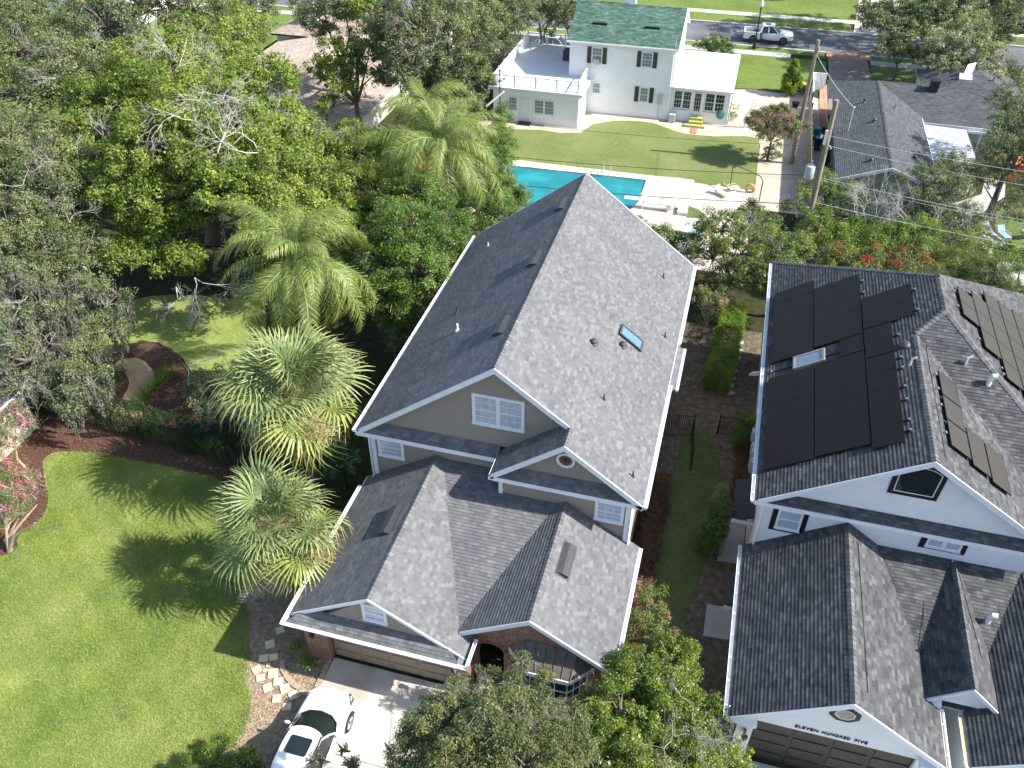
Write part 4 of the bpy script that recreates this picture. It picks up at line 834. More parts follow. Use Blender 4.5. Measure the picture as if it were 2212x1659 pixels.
def wire(A,B,sag,label,r=.014,m_='blackmetal',group='overhead cables'):
    A=Vector(A);B=Vector(B); q=MB(); n=16
    q.tube([A.lerp(B,i/n)-Vector((0,0,sag*4*(i/n)*(1-i/n))) for i in range(n+1)],r,5); o=q.build('overhead_cable',M[m_]); tag(o,label,'cable',group); return o
wire((5.3,52.8,9.0),(40,50.6,9.2),.8,'upper grey cable running right from the nearer pole over the bungalow',.011,'galv')
wire((5.3,52.8,8.4),(40,50.2,8.4),.9,'second grey cable running right from the nearer pole over the bungalow',.011,'galv')
wire((5.3,52.8,6.3),(40,49.5,6.6),.9,'pair of thin cables crossing below the bungalow gable',.013,'galv')
wire((5.3,52.8,6.15),(40,49.3,6.3),.9,'lower thin cable crossing below the bungalow gable',.010,'galv')
wire((5.3,52.8,4.6),(40,49.3,4.6),.7,'pale service cable passing low over the flowering shrubs',.016,'galv')
wire((5.3,52.8,4.2),(40,49.2,4.1),.7,'thick black cable passing low over the flowering shrubs',.028)
wire((5.3,52.8,9.4),(4.7,68.7,9.4),.3,'cable linking the two wooden poles',.014)
wire((4.7,68.7,8.8),(8.3,68.8,5.05),.25,'twisted service drop from the farther pole to the bungalow roof',.02,'galv')
wire((5.3,52.8,6.4),(-40,52.0,6.6),1.1,'black cable running left over the swimming pool deck',.02)
wire((5.3,52.8,4.4),(-40,51.4,4.6),1.0,'lower black cable running left past the diving board',.024)
wire((5.3,52.8,8.3),(-40,54.5,8.6),1.1,'thin cable running left over the back lawn',.012)
wire((5.2,52.8,9.0),(4.72,52.7,7.4),.0,'short wire dropping from the pole top to the transformer',.012)
# ---------------- street lamp ----------------
t=thing('street_lamp','black street lamp post with white globe beside the pickup truck','street lamp',(.15,96.9,0))
q=MB(); q.lathe((.15,96.9,0),[(.22,0),(.2,.5),(.1,.75),(.075,.9),(.06,4.1),(.1,4.2),(.13,4.35)],12); q.build('lamp_post',M['blackmetal'],t,smooth=True)
q=MB(); q.lathe((.15,96.9,4.35),[(.12,0),(.2,.15),(.22,.35),(.15,.62),(.05,.72),(.02,.85)],14); q.build('globe',mat('white_globe',(.8,.8,.78),.3),t,smooth=True)
# ---------------- pool things ----------------
t=thing('pool_ladder','pair of bright steel grab rails at the far edge of the pool','ladder',(-9.5,62.5,0))
for x in (-9.8,-9.25):
    q=MB(); q.tube([(x,62.9,.16),(x,62.9,.8),(x,62.75,1.0),(x,62.4,.95),(x,62.15,.6),(x,62.1,-.2)],.03,8); q.build('rail',M['chrome'],t,smooth=True)
t=thing('diving_board','white diving board on a steel stand over the deep end','diving board',(-5.3,57.8,0))
q=MB(); q.box(-7.3,57.5,.78,-3.3,58.0,.84); q.build('board',M['gutter'],t,bevel=.02)
q=MB()
for y in (57.45,58.05):
    q.tube([(-5.9,y,.16),(-5.9,y,.78)],.03,6); q.tube([(-3.6,y,.16),(-3.6,y,.78)],.03,6); q.tube([(-5.9,y,.4),(-3.6,y,.4)],.025,6); q.tube([(-6.2,y,.85),(-6.2,y,1.25),(-5.6,y,1.25),(-5.6,y,.85)],.02,6)
q.build('stand',M['chrome'],t)
q=MB(); q.box(-3.3,57.2,.16,-2.6,58.4,.42); tag(q.build('concrete_step',M['deck']),'pale concrete step behind the diving board','step')
q=MB(); q.tube([(-4.0,57.7,.28),(-4.0,57.9,.28)],.2,14); tag(q.build('hose_reel',M['gutter']),'white round reel lying under the diving board','hose reel')
q=MB(); q.tube([(.13,63.2,0),(.1,63.2,1.6),(.4,63,1.9),(2.2,61.6,1.9),(2.42,61.4,1.6),(2.42,61.4,0)],.05,8); tag(q.build('garden_arch',noisy('green_tube',(.10,.13,.06),(.2,.2,.1),4,.6),smooth=True),'bent green tube arch at the corner of the pool deck','garden arch')
def lounge(x,y,a,c,label,nm):
    t=thing(nm,label,'garden chair',(0,0,0)); q=MB()
    q.box(-.3,-.6,.28,.3,.4,.36); q.prism([(-.3,.4,.32),(.3,.4,.32),(.3,.85,.8),(-.3,.85,.8)],(0,.05,-.03)); q.build('seat',c,t)
    q=MB()
    for sx in (-.3,.3):
        q.tube([(sx,-.6,0),(sx,-.6,.3),(sx,.4,.3),(sx,.9,.85)],.02,6); q.tube([(sx,.4,0),(sx,.4,.55),(sx,-.4,.55)],.02,6)
    q.build('frame',M['trim'],t); t.location=(x,y,.16); t.scale=(.8,.8,.8); t.rotation_euler=(0,0,a); return t
YL=mat('yellow_fabric',(.70,.58,.32),.8); BL=mat('pale_blue_fabric',(.3,.5,.65),.8)
lounge(-.3,61.2,.9,YL,'low yellow garden chair lying open on the pool deck','garden_chair'); lounge(.35,62.3,2.2,YL,'yellow and white garden chair by the lawn edge under the arch','garden_chair'); lounge(-1.7,54.5,1.2,BL,'pale blue lounge chair half hidden by shrubs on the pool deck','garden_chair')
lounge(19.2,60.0,.4,BL,'white metal lounger at the right edge on the bungalow path','garden_chair'); lounge(20.8,60.6,2.1,mat('grey_fabric',(.4,.42,.45),.7),'grey patio chair at the right edge beside the white lounger','garden_chair')
q=MB()
for i in range(20):
    pass
q=MB(); q.tube([(1.62+.32*math.cos(a_),62.3,.5+.32*math.sin(a_)) for a_ in [2*math.pi*i/20 for i in range(21)]],.1,8,caps=False); tag(q.build('swim_ring',mat('orange_vinyl',(.62,.33,.12),.4),smooth=True),'orange inflatable ring standing by the pool deck corner','swim ring')
q=MB(); q.box(19.9,70.2,0,22.5,72.2,1.3); q.prism([(19.7,70.0,1.3),(22.7,70.0,1.3),(22.7,72.4,1.3),(19.7,72.4,1.3)],(0,0,.1)); tag(q.build('tarpaulin_stack',mat('orange_tarpaulin',(.62,.17,.04),.6)),'orange covered box among the trees right of the awning','box')
# steps, hose, planting around the white house
t=thing('garden_steps','yellow green wooden steps at the sunroom door','steps',(-3.8,74.5,0))
q=MB(); q.box(-4.3,74.75,0,-3.2,75.3,.6); q.box(-4.35,74.4,0,-3.15,74.75,.4); q.box(-4.7,74.0,0,-2.9,74.4,.2); q.build('tread',noisy('yellow_green_paint',(.38,.40,.10),(.5,.5,.18),3),t)
q=MB(); q.box(-4.0,72.75,.01,-3.5,73.9,.07); tag(q.build('paving_slab',mat('terracotta',(.42,.18,.12),.8)),'terracotta slab in the sand before the yellow steps','slab')
q=MB()
for k in range(4):
    q.tube([(-1.75+(.34-.05*k)*math.cos(a_),75.25-.03*k,.95+(.38-.04*k)*math.sin(a_)) for a_ in [2*math.pi*i/18 for i in range(19)]],.03,6,caps=False)
tag(q.build('garden_hose',mat('green_hose',(.03,.28,.2),.4)),'coiled green garden hose on the sunroom wall','hose')
q=MB(); q.box(-16.9,78.9,3.12,-15.9,79.9,4.0); q.lathe((-16.4,79.4,4.0),[(.35,0),(.35,.03)],16); tag(q.build('air_conditioner',M['darkvent'],bevel=.03),'dark air conditioning unit on the white roof terrace','air conditioner')
q=MB(); q.box(-6.15,74.6,.05,-5.6,75.1,.75); tag(q.build('air_conditioner',M['galv'],bevel=.02),'small grey air conditioning unit at the sunroom corner','air conditioner')
t=thing('ladder_post','tall dark pole with a white arm leaning by the white wing','pole',(-20.6,70.7,0))
q=MB(); q.tube([(-20.6,70.6,0),(-20.6,70.6,4.6)],.05,8); q.lathe((-20.6,70.6,4.55),[(.08,0),(.08,.12),(.03,.16)],8); q.build('shaft',mat('blue_black_paint',(.04,.05,.09),.5),t)
q=MB(); q.tube([(-20.2,70.5,2.9),(-21.7,70.0,1.6)],.09,6); q.build('arm',M['gutter'],t)
# chain link gate and fence right of the sunroom
def fence(pts,h,m_,nm,label,cat,bal=.12,posts=1.8,top=True,r=.012):
    t=thing(nm,label,cat,(pts[0][0],pts[0][1],0)); q=MB(); p_=MB()
    for a_,b_ in zip(pts[:-1],pts[1:]):
        A=Vector((*a_,0));B=Vector((*b_,0)); L=(B-A).length; d=(B-A)/L; n_=max(1,round(L/posts))
        for i in range(n_+1): p_.tube([A+d*L*i/n_,A+d*L*i/n_+Vector((0,0,h+.06))],.035,6)
        for z in (.12,h-.05): q.tube([A+Vector((0,0,z)),B+Vector((0,0,z))],.018,5)
        k=int(L/bal)
        for i in range(k): q.tube([A+d*(L*(i+.5)/k)+Vector((0,0,.12)),A+d*(L*(i+.5)/k)+Vector((0,0,h-.05))],r,4,caps=False)
    q.build('rail_panel',M[m_],t); p_.build('post',M[m_],t); return t
fence([(-1.0,75.0),(.45,75.2)],1.3,'galv','wire_fence','low wire fence between the sunroom corner and the garden gate','fence',.12); fence([(.5,75.25),(1.75,75.4)],1.4,'galv','garden_gate','arched wire gate across the stepping stone path','gate',.12)
fence([(-29.56,25.27),(-28.3,25.75)],1.3,'blackmetal','metal_gate','small black metal gate in the dark hedge left of the lawn','gate',.1,1.4)
fence([(.35,33.6),(.55,31.2)],1.5,'blackmetal','metal_gate','open black metal gate beside the taupe house in the side yard','gate',.2,3,r=.006); fence([(-1.1,33.4),(.35,33.6)],1.5,'blackmetal','metal_fence','black metal fence closing the side yard at the taupe house','fence',.1); fence([(1.6,34.2),(3.4,34.2)],1.3,'blackmetal','metal_fence','black metal fence between the tall hedge and the white house','fence',.1)
# timber fence between the gardens on the right
t=thing('timber_fence','weathered timber fence running beside the two utility poles','fence',(5.9,62,0)); q=MB()
for i in range(150):
    y=56+i*.165; q.box(5.86,y,0,5.9,y+.155,1.7+.03*random.random())
q.build('board_panel',M['wood'],t); q=MB()
for i in range(11): q.box(5.91,56+i*2.45,0,6.02,56.1+i*2.45,1.75)
q.build('post',M['wood'],t)
t=thing('white_fence_panel','short white boundary wall panel beside the brick walk','fence',(6.2,84,0)); q=MB(); q.box(6.0,81.5,0,6.12,86.5,1.6); q.build('panel',M['trim'],t)
q=MB(); q.box(5.9,86.5,0,7.3,86.62,1.6); q.build('end_panel',M['trim'],t)
for x,y,c,l in ((6.5,74.3,(.02,.22,.25),'teal wheeled bin in the shaded passage by the bungalow'),(6.6,72.2,(.03,.04,.04),'dark wheeled bin in the shaded passage by the bungalow')):
    t=thing('wheeled_bin',l,'bin',(x,y,0)); q=MB(); q.prism([(x-.25,y-.3,.05),(x+.25,y-.3,.05),(x+.25,y+.3,.05),(x-.25,y+.3,.05)],(0,0,.95)); q.build('bin_body',mat('bin',c,.5),t,bevel=.03); q=MB(); q.box(x-.29,y-.34,1.0,x+.29,y+.34,1.07); q.build('lid',mat('bin_lid',c,.4),t,bevel=.02)
# stepping stones and pavers
def stone(name,x,y,w_,l,rot,m_,label,group,h=.05,zb=.01,rnd=False):
    q=MB(); n=4; pts=[]
    if rnd: pts=[(x+math.cos(a_)*w_/2*random.uniform(.85,1.1),y+math.sin(a_)*l/2*random.uniform(.85,1.1),zb) for a_ in [2*math.pi*i/10 for i in range(10)]]
    else:
        c,s_=math.cos(rot),math.sin(rot); pts=[(x+c*a-s_*b,y+s_*a+c*b,zb) for a,b in ((-w_/2,-l/2),(w_/2,-l/2),(w_/2,l/2),(-w_/2,l/2))]
    q.prism(pts,(0,0,h)); return tag(q.build(name,M[m_]),label,'paving stone',group)
zc=lambda x,y:P((900+x*.27125)*.57604,(2500+y*.27125)*.57604)
zl=lambda x,y:P((x*.5425)*.57604,(1980+y*.5425)*.57604)
pl=[(zl(1937,710),'shaded'),(zl(1868,808),'shaded'),(zl(1892,897),'shaded'),(zl(1825,905),'half shaded'),(zl(1855,952),'small'),(zl(1835,990),'small'),(zl(1777,983),''),(zl(1888,1010),''),(zl(1803,1040),''),(zl(1925,1065),''),(zl(1852,1108),''),(zl(1973,1115),''),(zl(1915,1185),''),(zl(2030,1160),''),(zl(1985,1240),'shaded')]
ORD=['first','second','third','fourth','fifth','sixth','seventh','eighth','ninth','tenth','eleventh','twelfth','thirteenth','fourteenth','fifteenth']
for i,(p_,k_) in enumerate(pl):
    sz=random.uniform(.31,.38) if k_!='small' else .16
    stone('paving_stone',p_.x,p_.y,sz,sz*random.uniform(.85,1.05),.55+random.uniform(-.35,.35),'paver',('small ' if k_=='small' else 'shaded ' if k_=='shaded' else 'pale ')+'square paving stone, '+ORD[i]+' from the garage gutter corner towards the white SUV','paving stones beside the lawn',.045,.02)
for i,(px,py) in enumerate(((413,205),(408,240),(402,268),(388,295),(385,322),(375,352),(372,382),(370,412))):
    p_=P((2400+px*.904)*.57604,(1100+py*.904)*.57604); stone('stepping_stone',p_.x,p_.y,.55,.45,0,'conc2','round grey stepping stone, '+ORD[i]+' from the far end of the side gate path','round stepping stones in the side yard',.05,.01,True)
for i in range(9):
    p_=P((2640+[330,345,350,350,352,345,340,335,325][i]*.5425)*.57604,([690,712,735,755,775,795,815,840,865][i]*.5425)*.57604); stone('stepping_stone',p_.x,p_.y,.5,.35,.1,'conc2','rectangular stepping stone, '+ORD[i]+' from the lawn end of the sandy garden path','rectangular stepping stones in the sandy garden',.05,.015)
# brick edging
def edging(pts,label,w_=.1,L=.2,m_='brickred'):
    q=MB(); pts=[Vector((*p[:2],0)) for p in pts]
    for a_,b_ in zip(pts[:-1],pts[1:]):
        d=(b_-a_); l=d.length; d.normalize(); n_=max(1,round(l/L)); nn=Vector((-d.y,d.x,0))
        for i in range(n_): q.fbox(a_+d*(l*i/n_),d,nn,Vector((0,0,1)),.008,l/n_-.008,-w_,w_,0,.07+.01*random.random())
    return tag(q.build('brick_edging',M[m_]),label,'brick edging')
edging([zl(1950,920),zl(1955,980),zl(1990,1040),zl(2030,1085),zl(2100,1130)],'curved orange brick edging beside the paving stones')
edging([(-12.15,16.6),(-12.1,15.2),(-12.35,15.1),(-12.75,14.9)],'straight orange brick edging along the driveway')
edging(D((433,905),(428,860),(412,810),(385,772),(345,742),(300,738)),'pale brick edging round the mulch bed in the left garden',.035,.3,'dirt')
# swing frame and trampoline behind the hedge
t=thing('swing_frame','white metal swing frame standing in the left garden','swing',(-26,29.5,0)); q=MB()
top=P(408,789,2.2); A1=top+Vector((-.45,-.35,-2.2));A2=top+Vector((.55,-.1,-2.2))

q.tube([A1,top,A2],.04,8); q.tube([A1+Vector((1.3,1.3,0)),top+Vector((1.3,1.3,0)),A2+Vector((1.3,1.3,0))],.03,8); q.tube([top,top+Vector((1.3,1.3,0))],.03,8); q.build('frame',M['gutter'],t,smooth=True)
t=thing('trampoline','round dark trampoline with blue padding half hidden behind the hedge','trampoline',(-23.0,27.2,0))
q=MB(); q.tube([(-23.0+1.7*math.cos(a_),27.2+1.0*math.sin(a_),.75) for a_ in [2*math.pi*i/32 for i in range(33)]],.03,6,caps=False); 
for i in range(6): a_=2*math.pi*i/6; q.tube([(-23+1.7*math.cos(a_),27.2+1.0*math.sin(a_),0),(-23+1.7*math.cos(a_),27.2+1.0*math.sin(a_),.75)],.025,6)
q.build('frame',M['darkvent'],t); q=MB(); q.lathe((-23,27.2,.74),[(1.0,0),(1.0,.02)],24); q.build('mat',M['black'],t); q=MB(); q.tube([(-23.0+1.5*math.cos(a_),27.2+.9*math.sin(a_),.8) for a_ in [.2+1.2*i/10 for i in range(11)]],.09,6); q.build('padding',mat('blue_padding',(.05,.25,.5),.5),t)
q=MB(); 
p_=P(205,815); q.lathe((p_.x,p_.y,.5),[(.1,0),(.13,.1),(.08,.22)],10); q.tube([(p_.x,p_.y,0),(p_.x,p_.y,.55)],.03,6); tag(q.build('garden_lantern',mat('amber_lamp',(.6,.35,.05),.4)),'small amber garden light beside the left hedge','garden light')
t=thing('plant_pot','yellow round bowl on the grass near the conical shrub','plant pot',(5.0,84.6,0)); q=MB(); q.lathe((5.35,86.9,0),[(.25,0),(.45,.3),(.48,.35),(.4,.33)],16); q.build('bowl',mat('yellow_glaze',(.55,.36,.06),.5),t)
q=MB(); q.lathe((4.7,81.4,0),[(.25,0),(.35,.4),(.37,.45)],14); tag(q.build('plant_pot',M['black']),'black pot on the sand below the conical shrub','plant pot')
# ---------------- vehicles ----------------
M['carpaint']=mat('white_car_paint',(.80,.81,.83),.22,.6); M['carpaint'].node_tree.nodes['Principled BSDF'].inputs['Coat Weight'].default_value=.6
M['carblack']=mat('black_car_paint',(.012,.012,.015),.25,.6)
M['carglass']=mat('car_glass',(.012,.02,.018),.04,.9)
M['tyre']=mat('tyre_rubber',(.02,.02,.02),.85,.2); M['rim']=mat('alloy_rim',(.38,.38,.40),.35,.6,.8)
M['seat']=mat('grey_upholstery',(.16,.17,.16),.8)
def wheel(t,x,y,r,w_,side):
    q=MB(); n=28
    prof=[(r*.66,-w_/2),(r*.93,-w_/2),(r,-w_/2+.04),(r,w_/2-.04),(r*.93,w_/2),(r*.66,w_/2)]
    b=len(q.v)
    for i in range(n):
        a_=2*math.pi*i/n
        for rr,yy in prof: q.v.append((x+rr*math.cos(a_),y+yy,r+rr*math.sin(a_)))
    m=len(prof)
    for i in range(n):
        for j in range(m):
            k=(j+1)%m; i2=(i+1)%n; q.f.append((b+i*m+j,b+i2*m+j,b+i2*m+k,b+i*m+k)); q.m.append(0); q.uv.append([(0,0)]*4)
    wh=q.build('wheel',M['tyre'],t,smooth=True)
    q=MB(); yo=y+side*w_*.5
    q.tube([(x,yo-side*.07,r),(x,yo-side*.05,r)],r*.64,24)
    for k in range(5):
        for dk in (-.11,.11):
            a_=2*math.pi*k/5+dk*1.3; a2=2*math.pi*k/5+dk*.6; q.tube([(x+.05*math.cos(a2),yo-side*.02,r+.05*math.sin(a2)),(x+r*.64*math.cos(a_),yo-side*.01,r+r*.64*math.sin(a_))],.022,4)
    q.tube([(x+r*.65*math.cos(2*math.pi*i/24),yo-side*.01,r+r*.65*math.sin(2*math.pi*i/24)) for i in range(25)],.018,5,caps=False)
    q.build('rim',[M['rim']],wh)
    return wh
def loft(q,stations,mirror=True):
    "stations: list of lists of (x,y,z) half profile from y=0 bottom to y=0 top; closes both ends"
    m=len(stations[0]); full=[]
    for s_ in stations: full.append([Vector(p) for p in s_]+[Vector((p[0],-p[1],p[2])) for p in reversed(s_[1:-1])])
    b=len(q.v); n=len(full[0])
    for s_ in full: q.v+=[tuple(p) for p in s_]
    for i in range(len(full)-1):
        for j in range(n):
            k=(j+1)%n; q.f.append((b+i*n+j,b+i*n+k,b+(i+1)*n+k,b+(i+1)*n+j)); q.m.append(0); q.uv.append([(0,0)]*4)
    for i,rev in ((0,True),(len(full)-1,False)):
        q.f.append(tuple((b+i*n+j) for j in (range(n-1,-1,-1) if rev else range(n)))); q.m.append(0); q.uv.append([(0,0)]*n)
def body_st(x,hw,zb,belt,top):
    return [(x,0,zb),(x,hw*.86,zb),(x,hw*.97,zb+.12),(x,hw,zb+(belt-zb)*.55),(x,hw*.985,belt-.1),(x,hw*.93,belt),(x,hw*.6,(belt+top)/2+.02),(x,0,top)]
def suv(label,loc,rot,paint,group=None,name='parked_suv'):
    t=thing(name,label,'car',(0,0,0),group); q=MB()
    st=[(2.40,.40,.45,.60,.66),(2.36,.66,.36,.70,.78),(2.22,.83,.26,.80,.90),(1.95,.90,.22,.88,.99),(1.5,.925,.21,.95,1.06),(1.05,.93,.21,.99,1.11),(.5,.93,.2,1.0,1.1),(-.5,.93,.2,1.02,1.12),(-1.4,.93,.21,1.04,1.14),(-1.9,.915,.25,1.05,1.14),(-2.25,.86,.3,1.02,1.1),(-2.36,.72,.4,.9,.98)]
    loft(q,[body_st(*s_) for s_ in st]); b=q.build('body',M[paint],t,smooth=True); sm=b.modifiers.new('subdivision','SUBSURF'); sm.levels=2; sm.render_levels=2
    # greenhouse
    base=[(1.2,0,1.09),(1.12,.42,1.08),(.93,.68,1.05),(.6,.80,1.02),(0,.84,1.0),(-1.2,.83,1.02),(-1.95,.74,1.04),(-2.2,.45,1.06),(-2.25,0,1.06)]
    top=[(.30,0,1.60),(.26,.32,1.60),(.15,.57,1.58),(.0,.645,1.575),(-.4,.665,1.595),(-1.15,.65,1.60),(-1.62,.58,1.56),(-1.75,.3,1.58),(-1.78,0,1.58)]
    def sm3(h,k=4):
        h=[Vector(p) for p in h]; H_=[Vector((h[1].x,-h[1].y,h[1].z))]+h+[Vector((h[-2].x,-h[-2].y,h[-2].z))]; o=[]
        for i in range(1,len(H_)-2):
            a,b,c,d=H_[i-1:i+3]
            for j in range(k): t=j/k; o.append(.5*((2*b)+(c-a)*t+(2*a-5*b+4*c-d)*t*t+(3*b-a-3*c+d)*t**3))
        return o+[h[-1]]
    sb_,st_=sm3(base),sm3(top)
    def ring(h): return [Vector(p) for p in h]+[Vector((p[0],-p[1],p[2])) for p in reversed(h[1:-1])]
    rb,rt_=ring(sb_),ring(st_); n=len(rb); g_=MB()
    for i in range(n): j=(i+1)%n; g_.face([rb[i],rb[j],rt_[j],rt_[i]])
    g_.face(rt_); gl=g_.build('window',M['carglass'],t,smooth=False)
    r_=MB(); ctr=[Vector((p.x*1.0,p.y,p.z+.012)) for p in rt_]; inn=[Vector((-.72+(p.x+.72)*.8,p.y*.78,p.z+.045)) for p in rt_]
    for i in range(n): j=(i+1)%n; r_.face([ctr[i],ctr[j],inn[j],inn[i]]); r_.face([ctr[i]-Vector((0,0,.05)),ctr[j]-Vector((0,0,.05)),ctr[j],ctr[i]])
    r_.face(inn); r_.build('roof',M[paint],t,smooth=True)
    r_=MB()
    for s_ in (1,-1):
        for i,k in ((2,2),):
            a_=Vector((base[3][0],s_*base[3][1],base[3][2]));c=Vector((top[3][0],s_*top[3][1],top[3][2])); r_.tube([a_,c.lerp(a_,.5)+Vector((.03,0,.03)),c],.035,6)
        a_=Vector((base[6][0],s_*base[6][1],base[6][2]));c=Vector((top[6][0],s_*top[6][1],top[6][2])); r_.tube([a_,c],.07,6)
        r_.tube([(-.35,s_*.835,1.0),(-.42,s_*.63,1.59)],.03,4)
    r_.build('pillar',M[paint],t)
    r_=MB()
    for s_ in (1,-1): r_.tube([(.08,s_*.61,1.60),(-.4,s_*.645,1.625),(-1.2,s_*.635,1.63),(-1.6,s_*.57,1.60)],.026,5); r_.tube([(.72,s_*.79,1.0),(0,s_*.855,1.0),(-1.2,s_*.855,1.02),(-1.9,s_*.77,1.04)],.014,4)
    r_.tube([(1.2,0,1.11),(1.13,.43,1.10),(.94,.70,1.065),(.62,.81,1.03)],.032,4); r_.tube([(1.2,0,1.11),(1.13,-.43,1.10),(.94,-.70,1.065),(.62,-.81,1.03)],.032,4)
    r_.build('roof_seam',M['blackmetal'],t)
    r_=MB(); r_.prism([(-.12,-.36,1.655),(-.12,.36,1.655),(-.18,.40,1.655),(-.72,.40,1.668),(-.78,.36,1.668),(-.78,-.36,1.668),(-.72,-.40,1.668),(-.18,-.40,1.655)],(0,0,.012)); r_.build('sunroof',M['carglass'],t)
    for s_ in (1,-1):
        r_=MB(); r_.lathe((0,0,0),[(.03,-.06),(.1,-.05),(.115,0),(.1,.06),(.03,.08)],10); o=r_.build('wing_mirror',M[paint],t,smooth=True); o.location=(.5,s_*1.0,1.07); o.scale=(.55,1.15,.8)
        r_=MB(); r_.prism([(2.24,s_*.62,.86),(2.32,s_*.62,.76),(2.12,s_*.86,.78),(1.75,s_*.905,.90),(1.9,s_*.84,.93)],(0,0,.012)); r_.build('headlight',M['rim'],t)
    r_=MB(); r_.box(2.3,-.5,.42,2.385,.5,.62); r_.build('grille',M['blackmetal'],t); r_=MB(); r_.box(2.40,-.26,.36,2.42,.26,.46); r_.build('number_plate',M['trim'],t)
    for x in (1.42,-1.42):
        for s_ in (1,-1): wheel(t,x,s_*.82,.36,.24,s_); 
    r_=MB()
    for x in (1.42,-1.42):
        for s_ in (1,-1): r_.tube([(x+.40*math.cos(a_),s_*.928,.37+.40*math.sin(a_)) for a_ in [math.pi*i/12 for i in range(13)]],.028,5); r_.tube([(x,s_*.90,.37),(x,s_*.915,.37)],.39,20)
    for s_ in (1,-1):
        for x in (.78,-.42,-1.35): r_.tube([(x,s_*.934,.35),(x-.02,s_*.936,.7),(x-.03,s_*.905,.97)],.006,4)
    r_.build('wheel_arch',M['blackmetal'],t)
    t.location=loc; t.rotation_euler=(0,0,rot); return t
suv('white SUV with dark sunroof parked on the concrete driveway below the garage',(-11.07,12.78,.055),math.pi/2,'carpaint')
suv('white car parked behind the terrace railing of the green-roofed house',(-20.1,90.6,0),.15,'carpaint')
suv('dark car standing in shade under the oaks in the top right corner',(27.5,110.5,.1),.3,'carblack')
def pickup(label,loc,rot):
    t=thing('pickup_truck',label,'pickup truck',(0,0,0)); q=MB()
    st=[(2.62,.55,.5,.85,.9),(2.58,.8,.42,.98,1.02),(2.35,.93,.35,1.06,1.12),(1.8,.97,.32,1.1,1.18),(1.25,.98,.32,1.13,1.2),(.4,.98,.32,1.12,1.12),(-.95,.98,.32,1.12,1.12)]
    loft(q,[body_st(*s_) for s_ in st]); b=q.build('body',M['carpaint'],t,smooth=True); sm=b.modifiers.new('s','SUBSURF'); sm.levels=1; sm.render_levels=1
    q=MB(); 
    for s_ in (1,-1): q.box(-2.6,min(s_*.86,s_*.975),.42,-.93,max(s_*.86,s_*.975),1.16)
    q.box(-2.65,-.95,.45,-2.55,.95,1.16); q.box(-1.0,-.94,.5,-.92,.94,1.2); q.build('cargo_bed',M['carpaint'],t,bevel=.03)
    q=MB(); q.box(-2.54,-.86,.55,-1.0,.86,.7); q.build('bed_floor',M['black'],t)
    q=MB(); q.prism([(-1.1,-.5,.7),(-1.1,.5,.7),(-1.6,.5,.7),(-1.6,-.5,.7)],(0,0,.35)); q.build('tool_box',M['black'],t)
    base=[(1.3,0,1.18),(1.2,.6,1.15),(1.0,.84,1.12),(0,.88,1.12),(-.85,.86,1.12),(-.92,.6,1.12),(-.92,0,1.12)]
    top=[(.55,0,1.76),(.5,.4,1.75),(.38,.64,1.72),(-.1,.68,1.75),(-.72,.66,1.74),(-.82,.45,1.74),(-.82,0,1.75)]
    def ring(h): return [Vector(p) for p in h]+[Vector((p[0],-p[1],p[2])) for p in reversed(h[1:-1])]
    rb,rt_=ring(base),ring(top); n=len(rb); g_=MB()
    for i in range(n): j=(i+1)%n; g_.face([rb[i],rb[j],rt_[j],rt_[i]])
    g_.face(rt_); g_.build('window',M['carglass'],t)
    g_=MB(); hi=[Vector((p.x*.97,p.y*.9,p.z+.05)) for p in rt_]
    for i in range(n): j=(i+1)%n; g_.face([rt_[i]-Vector((0,0,.04)),rt_[j]-Vector((0,0,.04)),hi[j],hi[i]])
    g_.face(hi)
    for s_ in (1,-1):
        g_.tube([(1.0,s_*.85,1.12),(.38,s_*.66,1.73)],.05,5); g_.tube([(-.05,s_*.895,1.12),(-.1,s_*.70,1.73)],.05,4); g_.tube([(-.85,s_*.87,1.12),(-.75,s_*.67,1.73)],.09,5)
    g_.build('roof',M['carpaint'],t,smooth=True)
    q=MB(); q.box(-.45,-.35,1.80,.1,.35,1.815); q.build('sunroof',M['carglass'],t)
    for s_ in (1,-1):
        q=MB(); q.box(.85,min(s_*.95,s_*1.15),1.1,1.0,max(s_*.95,s_*1.15),1.3); q.build('wing_mirror',M['carpaint'],t,bevel=.03)
        q=MB(); q.box(2.4,min(s_*.6,s_*.92),.82,2.6,max(s_*.6,s_*.92),.98); q.build('headlight',M['galv'],t)
        q=MB(); q.box(-2.67,min(s_*.8,s_*.96),.75,-2.6,max(s_*.8,s_*.96),1.1); q.build('tail_light',mat('red_lens',(.4,.02,.02),.3),t)
    for x in (1.62,-1.56):
        for s_ in (1,-1): wheel(t,x,s_*.86,.39,.25,s_)
    r_=MB()
    for x in (1.62,-1.56):
        for s_ in (1,-1): r_.tube([(x,s_*.955,.42),(x,s_*.982,.42)],.44,20)
    r_.build('wheel_arch',M['blackmetal'],t)
    t.location=loc; t.rotation_euler=(0,0,rot); return t
pickup('white crew cab pickup truck with black cargo bed on the street',(1.42,100.15,.005),.02)
